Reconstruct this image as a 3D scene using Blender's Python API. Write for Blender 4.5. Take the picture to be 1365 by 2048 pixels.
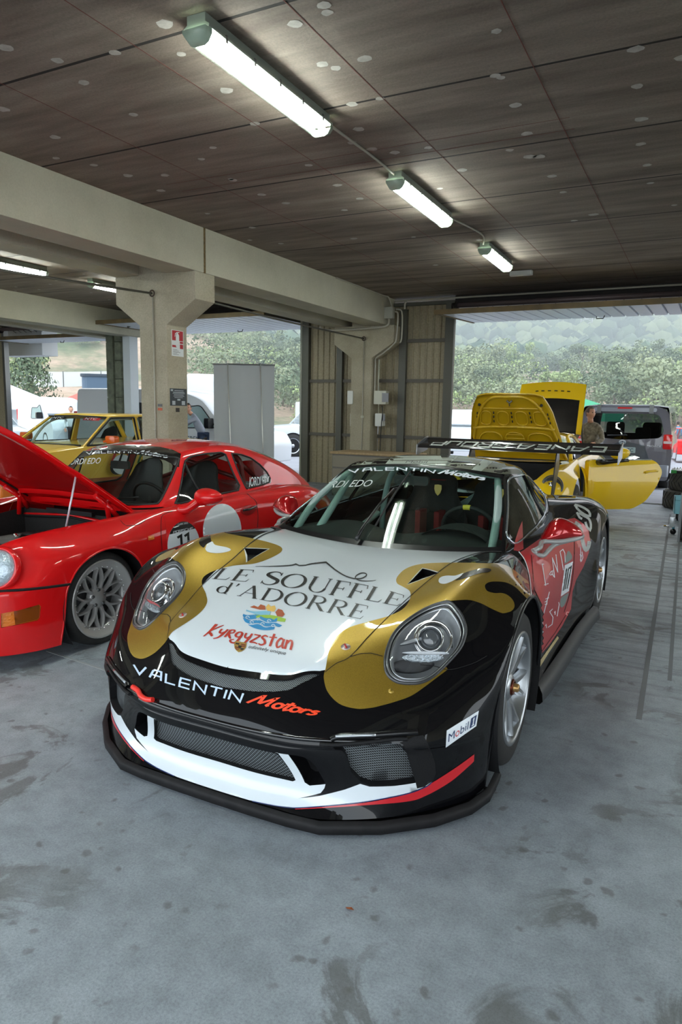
import bpy, bmesh, math, random
import numpy as np
from math import sin, cos, pi, radians, atan2, hypot, sqrt
from mathutils import Vector, Matrix, Euler
from mathutils.bvhtree import BVHTree
from mathutils.geometry import delaunay_2d_cdt
for o in list(bpy.data.objects): bpy.data.objects.remove(o)
SC = bpy.context.scene; COL = SC.collection
random.seed(7)
# ---------------------------------------------------------------- camera
F_PX = 1395.0; CX, CY = 682.5, 1024.0; CAM_H = 1.474
def cam_axes(pitch=0.14621, roll=0.01814, yaw=0.47432):
    M = np.array([[1,0,0],[0,0,-1],[0,1,0]], float)
    Z = np.array([[cos(yaw),sin(yaw),0],[-sin(yaw),cos(yaw),0],[0,0,1]])
    P = np.array([[1,0,0],[0,cos(pitch),-sin(pitch)],[0,sin(pitch),cos(pitch)]])
    Q = np.array([[cos(roll),-sin(roll),0],[sin(roll),cos(roll),0],[0,0,1]])
    return Q@P@M@Z
RR = cam_axes(); CAM = np.array([0,0,CAM_H])
cam = bpy.data.cameras.new('camera'); camo = bpy.data.objects.new('camera', cam); COL.objects.link(camo)
mw = Matrix.Identity(4)
for i in range(3):
    mw[i][0] = RR[0][i]; mw[i][1] = -RR[1][i]; mw[i][2] = -RR[2][i]; mw[i][3] = CAM[i]
camo.matrix_world = mw
cam.sensor_fit = 'HORIZONTAL'; cam.sensor_width = 36; cam.lens = F_PX/1365*36; cam.clip_start = .05; cam.clip_end = 2000
SC.camera = camo
def ray(px): return RR.T@np.array([(px[0]-CX)/F_PX, (px[1]-CY)/F_PX, 1.0])
def at_z(px, z): d = ray(px); return CAM+d*((z-CAM_H)/d[2])
def at_y(px, y): d = ray(px); return CAM+d*(y/d[1])
def at_x(px, x): d = ray(px); return CAM+d*(x/d[0])
# ---------------------------------------------------------------- world, light, exposure
vs = SC.view_settings; vs.view_transform = 'Standard'; vs.look = 'None'; vs.gamma = 1; vs.use_curve_mapping = False
vs.exposure = 0.9
W = bpy.data.worlds.new('overcast_sky'); SC.world = W; W.use_nodes = True
nt = W.node_tree; nt.nodes.clear()
wo = nt.nodes.new('ShaderNodeOutputWorld'); bg = nt.nodes.new('ShaderNodeBackground'); nt.links.new(bg.outputs[0], wo.inputs[0])
tc = nt.nodes.new('ShaderNodeTexCoord'); sx = nt.nodes.new('ShaderNodeSeparateXYZ'); nt.links.new(tc.outputs['Generated'], sx.inputs[0])
cr = nt.nodes.new('ShaderNodeValToRGB'); nt.links.new(sx.outputs['Z'], cr.inputs[0])
cr.color_ramp.elements[0].position = 0.0; cr.color_ramp.elements[0].color = (.86,.93,.97,1)
cr.color_ramp.elements[1].position = .7; cr.color_ramp.elements[1].color = (.74,.86,.97,1)
nt.links.new(cr.outputs[0], bg.inputs[0]); bg.inputs[1].default_value = SKY_STRENGTH = 1.95
# ---------------------------------------------------------------- helpers
def tag(o, label=None, cat=None, group=None, kind=None):
    if label: o['label'] = label
    if cat: o['category'] = cat
    if group: o['group'] = group
    if kind: o['kind'] = kind
    return o
def empty(name, loc=(0,0,0), rz=0, label=None, cat=None, group=None):
    o = bpy.data.objects.new(name, None); COL.objects.link(o); o.location = loc; o.rotation_euler = (0,0,rz)
    return tag(o, label, cat, group)
def link(name, me, parent=None):
    o = bpy.data.objects.new(name, me); COL.objects.link(o)
    if parent: o.parent = parent
    return o
def mesh(name, V, F, mat=None, parent=None, smooth=True, mats=None, mi=None):
    me = bpy.data.meshes.new(name); me.from_pydata([tuple(map(float, v)) for v in V], [], [tuple(map(int, f)) for f in F])
    for m in (mats or ([mat] if mat else [])): me.materials.append(m)
    if mi is not None: me.polygons.foreach_set('material_index', mi)
    me.polygons.foreach_set('use_smooth', [bool(smooth)]*len(me.polygons)); me.update()
    return link(name, me, parent)
class MB:
    """collects simple shapes for one mesh"""
    def __init__(s): s.V = []; s.F = []; s.S = []
    def add(s, V, F, sm=False):
        n = len(s.V); s.V += [tuple(v) for v in V]; s.F += [tuple(i+n for i in f) for f in F]; s.S += [sm]*len(F); return s
    def box(s, a, b, rot=None, c=None):
        x0,y0,z0 = a; x1,y1,z1 = b
        V = [(x0,y0,z0),(x1,y0,z0),(x1,y1,z0),(x0,y1,z0),(x0,y0,z1),(x1,y0,z1),(x1,y1,z1),(x0,y1,z1)]
        if rot is not None:
            cc = Vector(c if c else ((x0+x1)/2,(y0+y1)/2,(z0+z1)/2)); V = [cc+rot@(Vector(v)-cc) for v in V]
        return s.add(V, [(0,3,2,1),(4,5,6,7),(0,1,5,4),(1,2,6,5),(2,3,7,6),(3,0,4,7)])
    def rbox(s, a, b, r=.02, seg=3, axis=2):
        """box with corners rounded about one axis and small chamfer"""
        a = Vector(a); b = Vector(b); ax = [i for i in range(3) if i != axis]
        u0,u1 = a[ax[0]],b[ax[0]]; v0,v1 = a[ax[1]],b[ax[1]]; r = min(r,(u1-u0)/2-1e-4,(v1-v0)/2-1e-4)
        P = []
        for cx_,cy_,a0 in ((u1-r,v1-r,0),(u0+r,v1-r,90),(u0+r,v0+r,180),(u1-r,v0+r,270)):
            for k in range(seg+1):
                t = radians(a0+90*k/seg); P.append((cx_+r*cos(t), cy_+r*sin(t)))
        return s.prism(P, a[axis], b[axis], axis)
    def prism(s, P, h0, h1, axis=2, ch=0):
        n = len(P); area = sum(P[i][0]*P[(i+1)%n][1]-P[(i+1)%n][0]*P[i][1] for i in range(n))
        flip = (area < 0) ^ (axis == 1)
        def mk(p,h):
            q = [0,0,0]; ax = [i for i in range(3) if i != axis]; q[ax[0]] = p[0]; q[ax[1]] = p[1]; q[axis] = h; return q
        V = [mk(p,h0) for p in P]+[mk(p,h1) for p in P]
        F = [tuple(range(n))[::-1], tuple(range(n,2*n))]+[(i,(i+1)%n,n+(i+1)%n,n+i) for i in range(n)]
        if flip: F = [f[::-1] for f in F]
        return s.add(V, F)
    def tube(s, pts, r, n=8, closed=False, caps=True):
        pts = [Vector(p) for p in pts]; m = len(pts); V = []; F = []; rr = r if isinstance(r,(list,tuple)) else [r]*m
        up = None
        for i,p in enumerate(pts):
            if closed: t = pts[(i+1)%m]-pts[i-1]
            else: t = pts[min(i+1,m-1)]-pts[max(i-1,0)]
            t.normalize()
            if up is None: up = t.cross(Vector((0,0,1)) if abs(t.z) < .9 else Vector((1,0,0))).normalized()
            up = (up-t*up.dot(t)).normalized(); w = t.cross(up)
            for k in range(n):
                a = 2*pi*k/n; V.append(p+(up*cos(a)+w*sin(a))*rr[i])
        for i in range(m if closed else m-1):
            j = (i+1)%m
            for k in range(n): F.append((i*n+k, i*n+(k+1)%n, j*n+(k+1)%n, j*n+k))
        s.add(V, F, True)
        if caps and not closed:
            s.F += [tuple(len(s.V)-len(V)+k for k in range(n))[::-1], tuple(len(s.V)-n+k for k in range(n))]; s.S += [False,False]
        return s
    def lathe(s, prof, axis=(0,0,1), c=(0,0,0), n=24, a0=0, a1=2*pi, xdir=None):
        """prof: (r, h) along axis"""
        ax = Vector(axis).normalized(); u = Vector(xdir) if xdir else ax.cross(Vector((0,0,1)) if abs(ax.z) < .9 else Vector((1,0,0)))
        u.normalize(); w = ax.cross(u); c = Vector(c); full = abs(a1-a0-2*pi) < 1e-6; m = n if full else n+1; V = []; F = []
        for r,h in prof:
            for k in range(m):
                a = a0+(a1-a0)*k/n; V.append(c+ax*h+(u*cos(a)+w*sin(a))*r)
        for i in range(len(prof)-1):
            for k in range(n):
                k2 = (k+1)%m; F.append((i*m+k,i*m+k2,(i+1)*m+k2,(i+1)*m+k))
        return s.add(V, F, True)
    def sphere(s, c, r, nu=12, nv=8, sc=(1,1,1)):
        prof = [(sin(pi*i/nv), -cos(pi*i/nv)) for i in range(nv+1)]; V = []; F = []
        for a,h in prof:
            for k in range(nu): t = 2*pi*k/nu; V.append((c[0]+r*sc[0]*a*cos(t), c[1]+r*sc[1]*a*sin(t), c[2]+r*sc[2]*h))
        for i in range(nv):
            for k in range(nu): F.append((i*nu+k,i*nu+(k+1)%nu,(i+1)*nu+(k+1)%nu,(i+1)*nu+k))
        return s.add(V, F, True)
    def build(s, name, mat=None, parent=None, bevel=0, seg=2):
        me = bpy.data.meshes.new(name); me.from_pydata([tuple(map(float,v)) for v in s.V], [], s.F)
        if mat: me.materials.append(mat)
        me.polygons.foreach_set('use_smooth', s.S); me.update()
        if bevel:
            bm = bmesh.new(); bm.from_mesh(me); bmesh.ops.remove_doubles(bm, verts=bm.verts, dist=1e-5)
            es = [e for e in bm.edges if len(e.link_faces) == 2 and e.calc_face_angle(0) > .6]
            bmesh.ops.bevel(bm, geom=es, offset=bevel, segments=seg, affect='EDGES', profile=.6, clamp_overlap=True)
            bm.to_mesh(me); bm.free()
            me.polygons.foreach_set('use_smooth', [True]*len(me.polygons)); smooth_by_angle(me)
        return link(name, me, parent)
def smooth_by_angle(me, ang=.6):
    bm = bmesh.new(); bm.from_mesh(me)
    for e in bm.edges:
        if len(e.link_faces) == 2 and e.calc_face_angle(0) > ang: e.smooth = False
    for f in bm.faces: f.smooth = True
    bm.to_mesh(me); bm.free()
def copy_tree(o, parent=None):
    c = o.copy(); COL.objects.link(c); c.parent = parent
    for ch in list(o.children): copy_tree(ch, c)
    return c
# ---- spline patches
def nat(n):
    A = np.zeros((n,n)); D = np.zeros((n,n)); A[0,0] = A[-1,-1] = 1
    for i in range(1,n-1):
        A[i,i-1] = 1; A[i,i] = 4; A[i,i+1] = 1; D[i,i-1] = 6; D[i,i] = -12; D[i,i+1] = 6
    M2 = np.linalg.solve(A, D); I = np.eye(n)
    def B(t):
        t = np.clip(np.asarray(t,float), 0, n-1); i = np.minimum(t.astype(int), n-2); f = (t-i)[:,None]
        return I[i]*(1-f)+I[i+1]*f+(M2[i]*((1-f)**3-(1-f))+M2[i+1]*(f**3-f))/6
    return B
class Patch:
    def __init__(s, P, sym=False):
        P = np.array(P, float); s.nu, s.nv = P.shape[0]-1, P.shape[1]-1; s.sh = 0
        if sym:      # mirror across the centre line so that the panel runs smoothly over it
            k = min(3, s.nv); P = np.concatenate([(P[:,1:k+1]*[1,-1,1])[:,::-1], P], axis=1); s.sh = k
        s.P = P; s.bu = nat(P.shape[0]); s.bv = nat(P.shape[1])
    def ev(s, uv):
        uv = np.asarray(uv, float)+[0,s.sh]; return np.einsum('nr,rcd,nc->nd', s.bu(uv[:,0]), s.P, s.bv(uv[:,1]))
    def nrm(s, uv):
        uv = np.asarray(uv,float); e = 1e-3
        a = s.ev(np.clip(uv+[e,0],0,[s.nu,s.nv]))-s.ev(np.clip(uv-[e,0],0,[s.nu,s.nv])); b = s.ev(np.clip(uv+[0,e],0,[s.nu,s.nv]))-s.ev(np.clip(uv-[0,e],0,[s.nu,s.nv]))
        n = np.cross(b,a); return n/np.maximum(np.linalg.norm(n,axis=1),1e-9)[:,None]
def inpoly(p, poly):
    x,y = p; c = False; n = len(poly); j = n-1
    for i in range(n):
        xi,yi = poly[i][0],poly[i][1]; xj,yj = poly[j][0],poly[j][1]
        if (yi > y) != (yj > y) and x < (xj-xi)*(y-yi)/(yj-yi)+xi: c = not c
        j = i
    return c
def resamp(poly, step, closed=True):
    out = []; n = len(poly)
    for i in range(n if closed else n-1):
        a = np.array(poly[i][:2],float); b = np.array(poly[(i+1)%n][:2],float); k = max(1,int(np.ceil(np.linalg.norm(b-a)/step)))
        out += [tuple(a+(b-a)*q/k) for q in range(k)]
    if not closed: out.append(tuple(poly[-1][:2]))
    return out
def smooth_loop(P, step, closed=True):
    """Catmull-Rom through the points"""
    P = [np.array(p,float) for p in P]; n = len(P); out = []
    for i in range(n if closed else n-1):
        p0,p1,p2,p3 = (P[(i-1)%n],P[i],P[(i+1)%n],P[(i+2)%n]) if closed else (P[max(i-1,0)],P[i],P[i+1],P[min(i+2,n-1)])
        k = max(2,int(np.linalg.norm(p2-p1)/step))
        for q in range(k):
            t = q/k; out.append(.5*((2*p1)+(-p0+p2)*t+(2*p0-5*p1+4*p2-p3)*t*t+(-p0+3*p1-3*p2+p3)*t**3))
    if not closed: out.append(P[-1])
    return [tuple(p) for p in out]
def cdt(points, loops):
    V = [Vector((float(p[0]),float(p[1]))) for p in points]; E = []
    for L,closed in loops:
        n0 = len(V); V += [Vector((float(p[0]),float(p[1]))) for p in L]; m = len(L)
        E += [(n0+i,n0+(i+1)%m) for i in range(m if closed else m-1)]
    r = delaunay_2d_cdt(V, E, [], 0, 1e-6)
    vo = np.array([tuple(v) for v in r[0]]); return vo, [tuple(f) for f in r[2]]
def patch_mesh(pt, regions, res=(12,12), parent=None, uvbox=None, holes=(), mirror=True, flip=False):
    """regions: list of (name, polygon in uv or None, material); holes: list of polygons in uv"""
    u0,u1,v0,v1 = uvbox or (0,pt.nu,0,pt.nv)
    nu = max(2,int((u1-u0)*res[0])); nv = max(2,int((v1-v0)*res[1]))
    pts = [(u0+(u1-u0)*i/nu, v0+(v1-v0)*j/nv) for i in range(nu+1) for j in range(nv+1)]
    loops = [(resamp(h,.5/res[0]),True) for h in holes]+[(resamp(r[1],.5/res[0]),True) for r in regions if r[1]]
    # thin out grid points too close to loops
    if loops:
        L = np.array([p for l,_ in loops for p in l]); keep = []
        d0 = .32/max(res)
        for p in pts:
            if (np.abs(p[0]-u0)<1e-9 or np.abs(p[0]-u1)<1e-9 or np.abs(p[1]-v0)<1e-9 or np.abs(p[1]-v1)<1e-9) or np.min(np.sum((L-p)**2,axis=1)) > d0*d0: keep.append(p)
        pts = keep
    vo, F = cdt(pts, loops)
    F = [f for f in F if u0-1e-7 <= (vo[f[0]][0]+vo[f[1]][0]+vo[f[2]][0])/3 <= u1+1e-7 and v0-1e-7 <= (vo[f[0]][1]+vo[f[1]][1]+vo[f[2]][1])/3 <= v1+1e-7]
    vo[:,0] = np.clip(vo[:,0],u0,u1); vo[:,1] = np.clip(vo[:,1],v0,v1)
    P3 = pt.ev(vo); out = {}
    cen = [((vo[f[0]]+vo[f[1]]+vo[f[2]])/3) for f in F]
    groups = {i:[] for i in range(len(regions))}
    for f,c in zip(F,cen):
        if any(inpoly(c,h) for h in holes): continue
        for i,r in enumerate(regions):
            if r[1] is None or inpoly(c,r[1]): groups[i].append(f); break
    for i,r in enumerate(regions):
        fs = groups[i]
        if not fs: continue
        idx = sorted({k for f in fs for k in f}); mp = {k:q for q,k in enumerate(idx)}
        V = P3[idx]; FF = [tuple(mp[k] for k in f) for f in fs]
        if flip: FF = [f[::-1] for f in FF]
        if mirror and np.min(np.abs(V[:,1])) > 1e-4: sets = [(V,FF),(V*[1,-1,1],[f[::-1] for f in FF])]
        elif mirror: n = len(V); sets = [(np.vstack([V, V*[1,-1,1]]), FF+[tuple(k+n for k in f[::-1]) for f in FF])]
        else: sets = [(V,FF)]
        for V,FF in sets[::-1]:
            me = bpy.data.meshes.new(r[0]); me.from_pydata(V.tolist(), [], FF); me.materials.append(r[2])
            bm = bmesh.new(); bm.from_mesh(me); bmesh.ops.remove_doubles(bm, verts=bm.verts, dist=2e-4)
            for f in bm.faces: f.smooth = True
            bm.to_mesh(me); bm.free()
            out[r[0]] = link(r[0], me, parent)
    return out
class Surf:
    """ray-castable copy of spline patches, in the frame of one car"""
    def __init__(s, origin, phi): s.o = np.array(origin,float); s.phi = phi; s.V = []; s.F = []; s.I = []; s.pt = []
    def add(s, pt, n=10, mirror=True):
        nu,nv = pt.nu*n, pt.nv*n; uv = np.array([(i/n,j/n) for i in range(nu+1) for j in range(nv+1)]); P = pt.ev(uv); pid = len(s.pt); s.pt.append(pt)
        for sg in ((1,-1) if mirror else (1,)):
            b = len(s.V); s.V += (P*[1,sg,1]).tolist()
            for i in range(nu):
                for j in range(nv):
                    a = b+i*(nv+1)+j; q = (a,a+1,a+nv+2,a+nv+1); s.F.append(q if sg > 0 else q[::-1]); s.I.append((pid,uv,i*(nv+1)+j,nv,sg))
    def ready(s): s.bvh = BVHTree.FromPolygons([tuple(v) for v in s.V], s.F)
    def loc(s, w):
        d = np.array(w)-s.o; c,sn = cos(s.phi),sin(s.phi); return np.array([c*d[0]+sn*d[1], -sn*d[0]+c*d[1], d[2]])
    def dirl(s, d): c,sn = cos(s.phi),sin(s.phi); return np.array([c*d[0]+sn*d[1], -sn*d[0]+c*d[1], d[2]])
    def hit(s, px):
        o = s.loc(CAM); d = s.dirl(ray(px)); d /= np.linalg.norm(d)
        h,n,i,t = s.bvh.ray_cast(Vector(o), Vector(d))
        if h is None: return None
        if n.dot(Vector(d)) > 0: n = -n
        return np.array(h), np.array(n), i
    def uv(s, px):
        r = s.hit(px)
        if r is None: return None
        h,n,i = r; pid,uv,a,nv,sg = s.I[i]; q = [a,a+1,a+nv+2,a+nv+1]; pt = s.pt[pid]
        c = uv[q].mean(axis=0); tgt = h*[1,sg,1]
        for _ in range(12):
            e = 1e-4; p = pt.ev([c])[0]; J = np.array([(pt.ev([np.clip(c+[e,0],0,[pt.nu,pt.nv])])[0]-p)/e,(pt.ev([np.clip(c+[0,e],0,[pt.nu,pt.nv])])[0]-p)/e]).T
            st = np.linalg.lstsq(J, tgt-p, rcond=None)[0]; c = np.clip(c+np.clip(st,-.2,.2),0,[pt.nu,pt.nv])
        return pid, c
    def uvpoly(s, pxs): return [tuple(s.uv(p)[1]) for p in pxs]
    def drop(s, pts, axis, off=.001, side=1):
        """project local points along an axis onto the surface"""
        out = []
        for p in pts:
            o = Vector(p); d = Vector((0,0,0)); d[axis] = -side; o[axis] += side*3
            h,n,i,t = s.bvh.ray_cast(o, d)
            if h is None: out.append(tuple(p)); continue
            if n.dot(d) > 0: n = -n
            out.append(tuple(h+n*off))
        return out
def film(pt, poly, mat, parent, name, off=.001, res=7, mirror=True):
    """a patch of film laid on a panel, outlined in the panel's own (u,v)"""
    L = resamp(poly,.5/res); A = np.array(L); lo = A.min(0); hi = A.max(0); g = []
    for i in range(int((hi[0]-lo[0])*res)+1):
        for j in range(int((hi[1]-lo[1])*res)+1):
            p = (lo[0]+(i+.5)/res, lo[1]+(j+.5)/res)
            if inpoly(p,L) and np.min(np.sum((A-p)**2,axis=1)) > (.3/res)**2: g.append(p)
    vo,T = cdt(g,[(L,True)]); T = [f for f in T if inpoly((vo[f[0]]+vo[f[1]]+vo[f[2]])/3,L)]; P = pt.ev(vo); N = pt.nrm(vo)
    if np.dot(N.mean(axis=0), P.mean(axis=0)-np.array([-1.2,0,.4])) < 0: N = -N
    P = P+N*off; P[np.abs(vo[:,1]) < 1e-6,1] = 0; n = len(P); V = np.vstack([P,P*[1,-1,1]]) if mirror else P; F = T+[tuple(k+n for k in f[::-1]) for f in T] if mirror else T
    o = mesh(name,V,F,mat,parent); bm = bmesh.new(); bm.from_mesh(o.data); bmesh.ops.remove_doubles(bm,verts=bm.verts,dist=1e-5); bm.to_mesh(o.data); bm.free(); return o
def recess(pt, poly, depth, mat_wall, mat_floor, parent, name='grille', wall='duct', mirror=True, step=.08, shrink=1.0):
    L = resamp(poly, step); n = len(L); A = pt.ev(L); N = pt.nrm(L); c = A.mean(axis=0)
    # make the normals point outwards (away from the car's middle)
    if np.dot(N.mean(axis=0), c-np.array([-1.2,0,.4])) < 0: N = -N
    nn = N.mean(axis=0); ctr = np.min(A[:,1]) < 1e-6
    if ctr: nn[1] = 0; c[1] = 0
    nn /= np.linalg.norm(nn); Bk = c+(A-c)*shrink-nn*depth
    V = np.vstack([A, Bk]); F = [(i,(i+1)%n,n+(i+1)%n,n+i) for i in range(n) if not (abs(A[i][1]) < 1e-5 and abs(A[(i+1)%n][1]) < 1e-5)]
    lo = np.array(L).min(0); hi = np.array(L).max(0); g = [(lo[0]+(hi[0]-lo[0])*i/8, lo[1]+(hi[1]-lo[1])*j/8) for i in range(1,8) for j in range(1,8)]
    g = [p for p in g if inpoly(p,L)]; vo,T = cdt(g, [(L,True)]); T = [f for f in T if inpoly((vo[f[0]]+vo[f[1]]+vo[f[2]])/3, L)]
    Q = pt.ev(vo); Q = c+(Q-c)*shrink-nn*depth; outs = []
    for sg in ((1,-1) if mirror else (1,)):
        outs.append(mesh(name, Q*[1,sg,1], T, mat_floor, parent)); mesh(wall, V*[1,sg,1], F, mat_wall, outs[-1], smooth=False)
    return outs
def mirror_part(o, parent=None, name=None):
    me = o.data.copy(); me.transform(Matrix.Scale(-1,4,(0,1,0))); me.flip_normals(); c = link(name or o.name.split('.')[0], me, parent or o.parent)
    for ch in o.children:
        mirror_part(ch, c)
    return c
def decal(S, name, polys, mat, parent, off=.0012, step=7, xf=None, evenodd=False):
    """flat print on a curved panel: each polygon (image pixels, or own 2-D units mapped by xf) is triangulated and laid on the surface"""
    V = []; F = []
    for poly in polys:
        rings = poly if isinstance(poly[0][0],(tuple,list,np.ndarray)) else [poly]
        rings = [resamp(r, step) for r in rings]; A = np.array([p for r in rings for p in r]); lo,hi = A.min(0),A.max(0)
        pts = []
        nx,ny = int((hi[0]-lo[0])/step),int((hi[1]-lo[1])/step)
        for i in range(1,nx+1):
            for j in range(1,ny+1):
                p = (lo[0]+i*step-(step*.5 if j%2 else 0), lo[1]+j*step)
                if sum(inpoly(p,r) for r in rings)%2 and np.min(np.sum((A-p)**2,axis=1)) > (.45*step)**2: pts.append(p)
        vo,T = cdt(pts, [(r,True) for r in rings]); base = len(V); ok = []
        for v in vo:
            q = xf(v) if xf else v; r = S.hit(q)
            if r is None: V.append((0,0,0)); ok.append(False); continue
            ok.append(True); V.append(tuple(r[0]+r[1]*off))
        for f in T:
            c = (vo[f[0]]+vo[f[1]]+vo[f[2]])/3
            if sum(inpoly(c,r) for r in rings)%2 and all(ok[k] for k in f):
                a,b,c3 = (np.array(V[base+k]) for k in f)
                if max(np.linalg.norm(a-b),np.linalg.norm(b-c3),np.linalg.norm(a-c3)) < .25: F.append(tuple(base+k for k in f))
    if not F: print('EMPTY DECAL',name); return None
    o = mesh(name, V, F, mat, parent, smooth=True)
    bm = bmesh.new(); bm.from_mesh(o.data); bmesh.ops.delete(bm, geom=[v for v in bm.verts if not v.link_faces], context='VERTS')
    cam_l = Vector(S.loc(CAM))
    for f in bm.faces:
        f.normal_update()
        if f.normal.dot(cam_l-f.calc_center_median()) < 0: f.normal_flip()
    bm.to_mesh(o.data); bm.free(); return o
def stroke_polys(glyph, w):
    """polylines -> outline polygons; glyph points (x,y) or (x,y,width)"""
    out = []
    for L in glyph:
        P = [np.array(p[:2],float) for p in L]; ws = [p[2] if len(p) > 2 else w for p in L]; a = []; b = []
        for i,p in enumerate(P):
            if i == 0: t = P[1]-P[0]
            elif i == len(P)-1: t = P[-1]-P[-2]
            else:
                t1 = P[i]-P[i-1]; t2 = P[i+1]-P[i]; t = t1/max(np.linalg.norm(t1),1e-9)+t2/max(np.linalg.norm(t2),1e-9)
            l = max(np.linalg.norm(t),1e-9); n = np.array([-t[1],t[0]])/l
            k = 1.0
            if 0 < i < len(P)-1:
                c = max(.45, l/2); k = 1/c
            a.append(tuple(p+n*ws[i]/2*k)); b.append(tuple(p-n*ws[i]/2*k))
        for i in range(len(P)-1): out.append([a[i],a[i+1],b[i+1],b[i]])
    return out
def bez(pts, n=10, w=None):
    """poly-bezier style smoothing through points (catmull-rom)"""
    d = len(pts[0]); P = [np.array(p,float) for p in pts]; out = []
    for i in range(len(P)-1):
        p0,p1,p2,p3 = P[max(i-1,0)],P[i],P[i+1],P[min(i+2,len(P)-1)]
        for q in range(n):
            t = q/n; out.append(tuple(.5*((2*p1)+(-p0+p2)*t+(2*p0-5*p1+4*p2-p3)*t*t+(-p0+3*p1-3*p2+p3)*t**3)))
    out.append(tuple(P[-1])); return out
def strip_map(bot, top):
    """(s,t) in 0..1 -> pixels between two curves"""
    B = smooth_loop(bot, 4, False) if len(bot) > 2 else bot; T = smooth_loop(top, 4, False) if len(top) > 2 else top
    def samp(C, s):
        C = np.array([c[:2] for c in C],float); L = np.r_[0,np.cumsum(np.linalg.norm(np.diff(C,axis=0),axis=1))]; L /= L[-1]
        if s <= 0: return C[0]+(C[1]-C[0])/max(L[1]-L[0],1e-9)*(s)
        if s >= 1: return C[-1]+(C[-1]-C[-2])/max(L[-1]-L[-2],1e-9)*(s-1)
        return np.array([np.interp(s,L,C[:,0]),np.interp(s,L,C[:,1])])
    return lambda p: samp(B,p[0])*(1-p[1])+samp(T,p[0])*p[1]
_fc = {}
def text_polys(txt, bold=0.0, shear=0.0):
    """outlines of the built-in font, normalised to width 1 and cap height 1 -> (rings, aspect)"""
    k = (txt,bold,shear)
    if k in _fc: return _fc[k]
    cu = bpy.data.curves.new('t','FONT'); cu.body = txt; cu.resolution_u = 4; cu.shear = shear; cu.offset = bold; cu.fill_mode = 'NONE'
    o = bpy.data.objects.new('t',cu); COL.objects.link(o); dg = bpy.context.evaluated_depsgraph_get(); me = bpy.data.meshes.new_from_object(o.evaluated_get(dg))
    adj = {}
    for e in me.edges: adj.setdefault(e.vertices[0],[]).append(e.vertices[1]); adj.setdefault(e.vertices[1],[]).append(e.vertices[0])
    seen = set(); rings = []
    for v in adj:
        if v in seen: continue
        r = [v]; seen.add(v); cur = v
        while True:
            nx = [q for q in adj[cur] if q not in seen]
            if not nx: break
            cur = nx[0]; seen.add(cur); r.append(cur)
        if len(r) > 2: rings.append([tuple(me.vertices[q].co[:2]) for q in r])
    bpy.data.objects.remove(o); bpy.data.curves.remove(cu); bpy.data.meshes.remove(me)
    A = np.array([p for r in rings for p in r]); x0,x1 = A[:,0].min(),A[:,0].max(); H = .72
    rings = [[((p[0]-x0)/(x1-x0), p[1]/H) for p in r] for r in rings]
    # group rings: outer with its holes
    def area(r): return abs(sum(r[i][0]*r[(i+1)%len(r)][1]-r[(i+1)%len(r)][0]*r[i][1] for i in range(len(r))))/2
    rings.sort(key=area, reverse=True); groups = []
    for r in rings:
        for g in groups:
            if inpoly(r[0],g[0]) and not any(inpoly(r[0],h) for h in g[1:]): g.append(r); break
        else: groups.append([r])
    _fc[k] = (groups,(x1-x0)/H); return _fc[k]
def flat_text(name, txt, mat, parent, M, w=None, h=.1, bold=0, shear=0, off=0):
    """lettering on a flat face: M maps (x,y,0) to the parent's frame; centred; h cap height, w width"""
    g,asp = text_polys(txt,bold,shear); w = w or asp*h; V = []; F = []
    for rings in g:
        n = sum(len(r) for r in rings)
        vo,T = cdt([], [(r,True) for r in rings]); b = len(V)
        for v in vo: V.append(tuple(M@Vector(((v[0]-.5)*w,(v[1]-.5)*h,off))))
        for f in T:
            c = (vo[f[0]]+vo[f[1]]+vo[f[2]])/3
            if sum(inpoly(c,r) for r in rings)%2: F.append(tuple(b+k for k in f))
    return mesh(name, V, F, mat, parent, smooth=False)
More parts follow.
